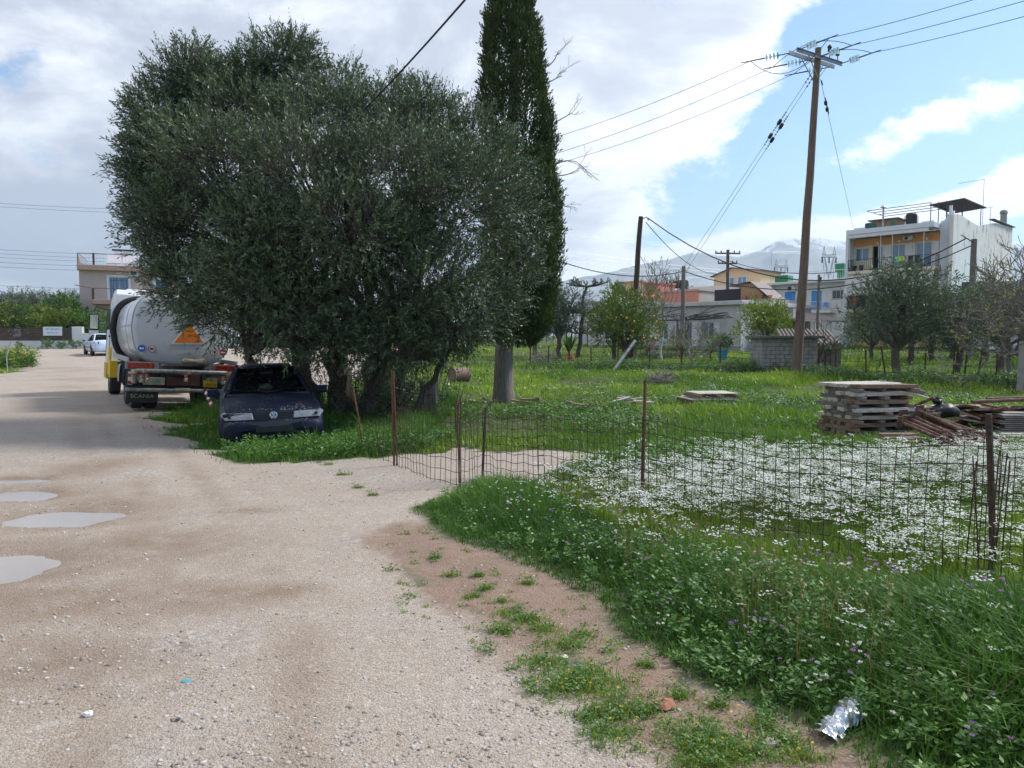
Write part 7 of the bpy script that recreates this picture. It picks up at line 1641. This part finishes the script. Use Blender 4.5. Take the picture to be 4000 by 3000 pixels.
def wood_pile():
    rng = random.Random(23); p = G(3660, 1640); t = thing('plank_pile', 'loose pile of pale split planks behind the timber stack', 'timber pile', (p.x, p.y, hz(p.x, p.y)), 0)
    for k in range(24):
        plank('plank', rng.choice(('timber_pale', 'timber_pale', 'timber_brown')), t, (rng.uniform(-.8, .7), rng.uniform(-.3, .55), .04 + .045 * (k % 6) + rng.uniform(0, .02)), (rng.uniform(.6, 1.3), rng.uniform(.08, .16), rng.uniform(.03, .06)), rng.uniform(-.7, .5), rng.uniform(-.10, .10))
    a = thing('grey_beam', 'long grey beam leaning out over the timber stack', 'beam', (0, 0, 0)); MB().beam(at(3430, 1490, 13.6), at(3612, 1536, 13.2), .10, .08).build('beam', 'timber_grey', a, bevel=.008); MB().beam(at(3470, 1505, 13.8), at(3640, 1560, 13.5), .12, .03).build('beam', 'timber_pale', a, bevel=.006)
    MB().tube([at(3525, 1607, 13), at(3648, 1552, 12.6)], .028, 8).build('pipe', 'rusty_prop', tag(thing('rusty_pipe', 'rusty pipe sticking up from the plank pile', 'pipe', (0, 0, 0))))
    p = G(3735, 1640); u = thing('plank_pile', 'two split logs and boards under the black bag', 'timber pile', (p.x, p.y, hz(p.x, p.y)), .2)
    for k in range(7): plank('plank', 'timber_pale' if k % 3 else 'timber_brown', u, (rng.uniform(-.35, .45), rng.uniform(-.3, .25), .05 + .03 * k * .6), (rng.uniform(.5, .95), rng.uniform(.07, .12), .06), rng.uniform(-.2, .6), rng.uniform(-.12, .12))
    bg = thing('plastic_bag', 'crumpled black plastic bag on the split logs', 'bag', at(3688, 1598, 12.9)); b = MB(); b.ell((0, 0, -.02), (.22, .18, .13), 16, 12, .10, rng); b.ell((.13, .02, -.05), (.14, .13, .09), 12, 9, .14, rng); b.ell((-.12, -.04, -.04), (.15, .13, .10), 12, 9, .14, rng); b.build('bag', 'bag_plastic', bg, smooth=True, angle=80); b = MB(); b.ell((-.12, 0, .15), (.09, .07, .06), 8, 6, .3, rng); b.build('knot', 'bag_plastic', bg)
    # rusty props
    p = G(3760, 1772); v = thing('prop_pile', 'fanned heap of rusty steel formwork props in the flowers', 'prop pile', (p.x, p.y, hz(p.x, p.y)), 0); v.scale = (1.3, 1.2, 1.5)
    for k in range(15):
        a = Vector((-.42 + k * .038 + rng.uniform(-.03, .03), .62 + rng.uniform(-.05, .08), .34 - abs(k - 6) * .018 + rng.uniform(-.05, .06))); e = Vector((-.10 + k * .055, -.45 + rng.uniform(-.12, .1), .04 + .018 * (k % 4)))
        b = MB().tube([a, a.lerp(e, .55)], .019, 8).build('outer_tube', 'rusty_prop', v); MB().tube([a.lerp(e, .5), e], .015, 8).build('inner_tube', 'rusty_prop', v); MB().lathe((0, 0, 0), [(.032, -.04), (.036, 0), (.032, .04)], 8).build('collar', 'rusty_prop', v, loc=a.lerp(e, .55))
        n = (a - e).normalized(); MB().obox(a, (.012, .13, .13), n.to_track_quat('X', 'Z').to_matrix()).build('end_plate', 'rusty_prop', v)
    for k in range(5): plank('plank', 'timber_brown', v, (-.62 + rng.uniform(-.1, .1), -.05 + .08 * k, .04 + .03 * k), (.45, .1, .04), rng.uniform(-.1, .1))
    p = G(3900, 1700); w = thing('clamp_stack', 'crosswise stack of rusty scaffold beams and pipes', 'scaffold stack', (p.x + .1, p.y + .1, hz(p.x, p.y)), -.1)
    for k in range(40):
        ly = k // 8; q = k % 8
        MB().obox((0, 0, 0), (rng.uniform(.25, .34), .55 + rng.uniform(-.06, .06), .035)).build('bracket', rng.choice(('rusty_prop', 'timber_brown', 'rust')), w, loc=(-.62 + q * .19 + rng.uniform(-.03, .03), rng.uniform(-.05, .05), .06 + ly * .105)).rotation_euler = (rng.uniform(-.15, .15), rng.uniform(-.35, .35), rng.uniform(-.35, .35))
    for k, (x0, z0) in enumerate(((-.6, .60), (-.3, .64))): MB().tube([(x0, -.2 + k * .1, z0), (x0 + 1.15, -.12, z0 + .05)], .032, 8).build('pipe', 'rusty_prop', w)
    p = G(4010, 1700); s = thing('flat_plank_stack', 'low stack of thin dark planks at the right edge', 'timber stack', (p.x + .15, p.y + .1, hz(p.x, p.y)), -.1)
    for k in range(12): 
        for q in range(2): plank('plank', 'timber_grey' if k < 10 else 'timber_pale', s, (rng.uniform(-.06, .06) - .1, -.3 + q * .45, .03 + k * .036), (1.3, .35, .026), rng.uniform(-.05, .05))
    for k in range(4): plank('plank', 'timber_pale', s, (-.55, -.75 + .1 * k, .05 + .03 * (k % 2)), (1.3, .1, .035), .05 * k)
    kb = thing('long_beam', 'long mossy concrete beam lying behind the scaffold stack', 'beam', (0, 0, 0)); MB().beam(G(3740, 1608) + Vector((0, 0, .05)), G(4150, 1672) + Vector((0, 0, .05)), .22, .14).build('beam', 'timber_grey', kb, bevel=.01)
    f = G(2760, 1580); s = thing('pallet_stack', 'two pale pallets lying in the open grass', 'pallet', (f.x, f.y, hz(f.x, f.y)), .12)
    for k in range(2):
        for q in range(6): plank('board', 'timber_pale', s, (.12 * k, -.4 + q * .16, .16 + k * .15), (1.15 - .1 * k, .12, .025), 0)
        for q in (-.5, 0, .5): plank('bearer', 'timber_brown', s, (q + .12 * k, 0, .09 + k * .15), (.09, 1.0, .08), 0)
    for px, py, n, lab, m in ((2450, 1592, 9, 'broken white rubble and boards in the grass behind the tall stake', 'timber_pale'), (2085, 1582, 5, 'thin reddish boards lying beside the cypress', 'timber_brown'), (2610, 1570, 4, 'short pale boards left of the pallets', 'timber_pale'), (2270, 1605, 6, 'flat brown boards half hidden in the grass', 'timber_brown')):
        f = G(px, py); s = thing('board_heap', lab, 'boards', (f.x, f.y, hz(f.x, f.y)), 0)
        for k in range(n): plank('board', m, s, (rng.uniform(-.45, .45), rng.uniform(-.2, .2), .07 + .03 * rng.random() + .02 * k), (rng.uniform(.3, .6), rng.uniform(.08, .18), .035), rng.uniform(-.5, .5), rng.uniform(-.25, .25))
wood_pile()
def odds():
    rng = random.Random(31)
    f = G(1795, 1492); s = thing('concrete_pipe', 'short brown concrete drain pipe lying in the grass', 'pipe', (f.x, f.y, hz(f.x, f.y) + .28), rad(35)); n = 20
    MB().loft([[(x, math.cos(2 * math.pi * i / n) * r, math.sin(2 * math.pi * i / n) * r) for i in range(n)] for x, r in ((-.35, .28), (.35, .28), (.35, .22), (-.35, .22), (-.35, .28))], cap=False).build('pipe_wall', 'timber_brown', s, smooth=True); MB().lathe((-.32, 0, 0), [(.29, -.03), (.31, 0), (.29, .03)], 20, 'x').build('rim', 'timber_brown', s)
    for k, (px, lab) in enumerate(((1668, 'left of three old stumpy wooden posts near the fence corner'), (1684, 'middle of three old stumpy wooden posts near the fence corner'), (1702, 'right of three old stumpy wooden posts near the fence corner'))):
        f = G(px, 1632); s = thing('wooden_post', lab, 'post', f, group='three stumpy wooden posts'); MB().tube([(0, 0, -.1), (rng.uniform(-.02, .02), 0, .35), (rng.uniform(-.05, .05) - .06 * (k == 0), 0, .80 - .02 * k)], [.07, .065, .06], 7).build('shaft', 'grey_wood', s); MB().tube([(-.1, -.07, .5), (.1, -.07, .52)], .006, 4).build('wire_tie', 'rust', s)
    for px, py, r, h, lab in ((2120, 1432, .9, 1.1, 'dark heap of cut brushwood by the garden fence'), (2590, 1500, .65, .5, 'heap of dry twigs in the grass')):
        f = G(px, py); m = 260; A = np.array(f) + NR.normal(size=(m, 3)) * np.array([r * .45, r * .4, .02]); A[:, 2] = f.z + NR.random(m) * h * .6; B = A + unit(NR.normal(size=(m, 3)) + np.array([0, 0, .4])) * NR.uniform(.3, .8, m)[:, None] * r
        V, Fc = tri_tubes(A, B, .012); tag(np_mesh('brush_heap', V, Fc, 'bare_twig'), lab, 'brushwood', kind='stuff')
    f = gx(2822, 43); s = thing('plant_bucket', 'turquoise bucket with leafy plant before the low house', 'bucket', f); MB().lathe((0, 0, .15), [(.22, 0), (.30, .55), (.33, .56), (.33, .62), (.27, .6)], 16).build('bucket', 'turquoise', s); V, Fc, r = leafy(NR.normal(size=(160, 3)) * np.array([.25, .25, .2]) + np.array([0, 0, 1.15]), unit(NR.normal(size=(160, 3)) + np.array([0, 0, .6])), 8, .25, .1, .05); np_mesh('foliage', V, Fc, 'green_leaf', s, {'rnd': r})
    # litter near the camera
    f = G(3300, 2865); s = thing('foil_wrapper', 'crumpled silver foil wrapper on the earth below the weeds', 'wrapper', f + Vector((.02, .06, .035)), rad(38)); n, m = 17, 9; vs = []; fs = []
    for i in range(n):
        for j in range(m):
            u, v = i / (n - 1) - .5, j / (m - 1) - .5; w = .06 * (1 - .45 * max(0, u)) * (1 + .25 * math.sin(7 * u)); vs.append((u * .30 + rng.uniform(-.006, .006), v * 2 * w + .03 * u + rng.uniform(-.005, .005), .045 * (1 - 4 * v * v) * (.5 + .5 * math.cos(4 * u)) + rng.uniform(-.009, .009) + .06 * max(0, u)))
    for i in range(n - 1):
        for j in range(m - 1): a = i * m + j; fs.append((a, a + 1, a + m + 1, a + m))
    o = MB().add(vs, fs).build('foil_sheet', 'foil', s); o.modifiers.new('t', 'SOLIDIFY').thickness = .0015
    o = MB().add([(x * .45 - .13, y * .8 - .015, z * .6 + .004) for x, y, z in vs], fs).build('foil_flap', 'foil', s); o.modifiers.new('t', 'SOLIDIFY').thickness = .0015
    def chip(name, lab, px, py, sz, mat, rz, cat):
        f = G(px, py); b = MB(); b.ell((0, 0, 0), (sz[0] / 2, sz[1] / 2, sz[2] / 2), 7, 4, .25, rng); o = b.build(name, mat, None, loc=f + Vector((0, 0, sz[2] * .3))); o.rotation_euler = (.1, .05, rz); tag(o, lab, cat)
    chip('slate_piece', 'dark blue grey slate chip at the gravel edge', 2245, 2598, (.13, .07, .015), 'slate', .4, 'slate'); chip('white_stone', 'small white stone beside the slate chip', 2200, 2570, (.06, .035, .02), 'white_wall', .3, 'stone')
    chip('brick_piece', 'broken red brick piece in the roadside tuft', 2590, 2765, (.13, .08, .05), 'brick_red', .5, 'brick'); chip('pink_stone', 'pale pink stone chip near the foil wrapper', 3020, 2905, (.09, .06, .02), 'pink_wall', .2, 'stone')
    chip('blue_scrap', 'small blue plastic scrap on the gravel road', 728, 2662, (.05, .03, .008), 'turquoise', .2, 'litter'); chip('white_stone', 'pale stone lying alone near the bottom left of the road', 345, 2797, (.05, .04, .03), 'white_wall', .2, 'stone'); chip('dark_stone', 'dark pebble standing out at the bottom of the road', 695, 2815, (.025, .022, .02), 'slate', .2, 'stone')
    f = G(30, 1460); s = thing('roadside_post', 'bent grey iron bar at the left road edge', 'post', f); MB().tube([(0, 0, -.1), (-.02, 0, .7), (.05, 0, 1.1), (.22, 0, 1.45)], .022, 6).build('bar', 'galv', s)
    MB().tube([(0, 0, .3), (.3, .6, .35), (.7, 1.3, .4)], .01, 4).build('wire', 'rust', s)
odds()
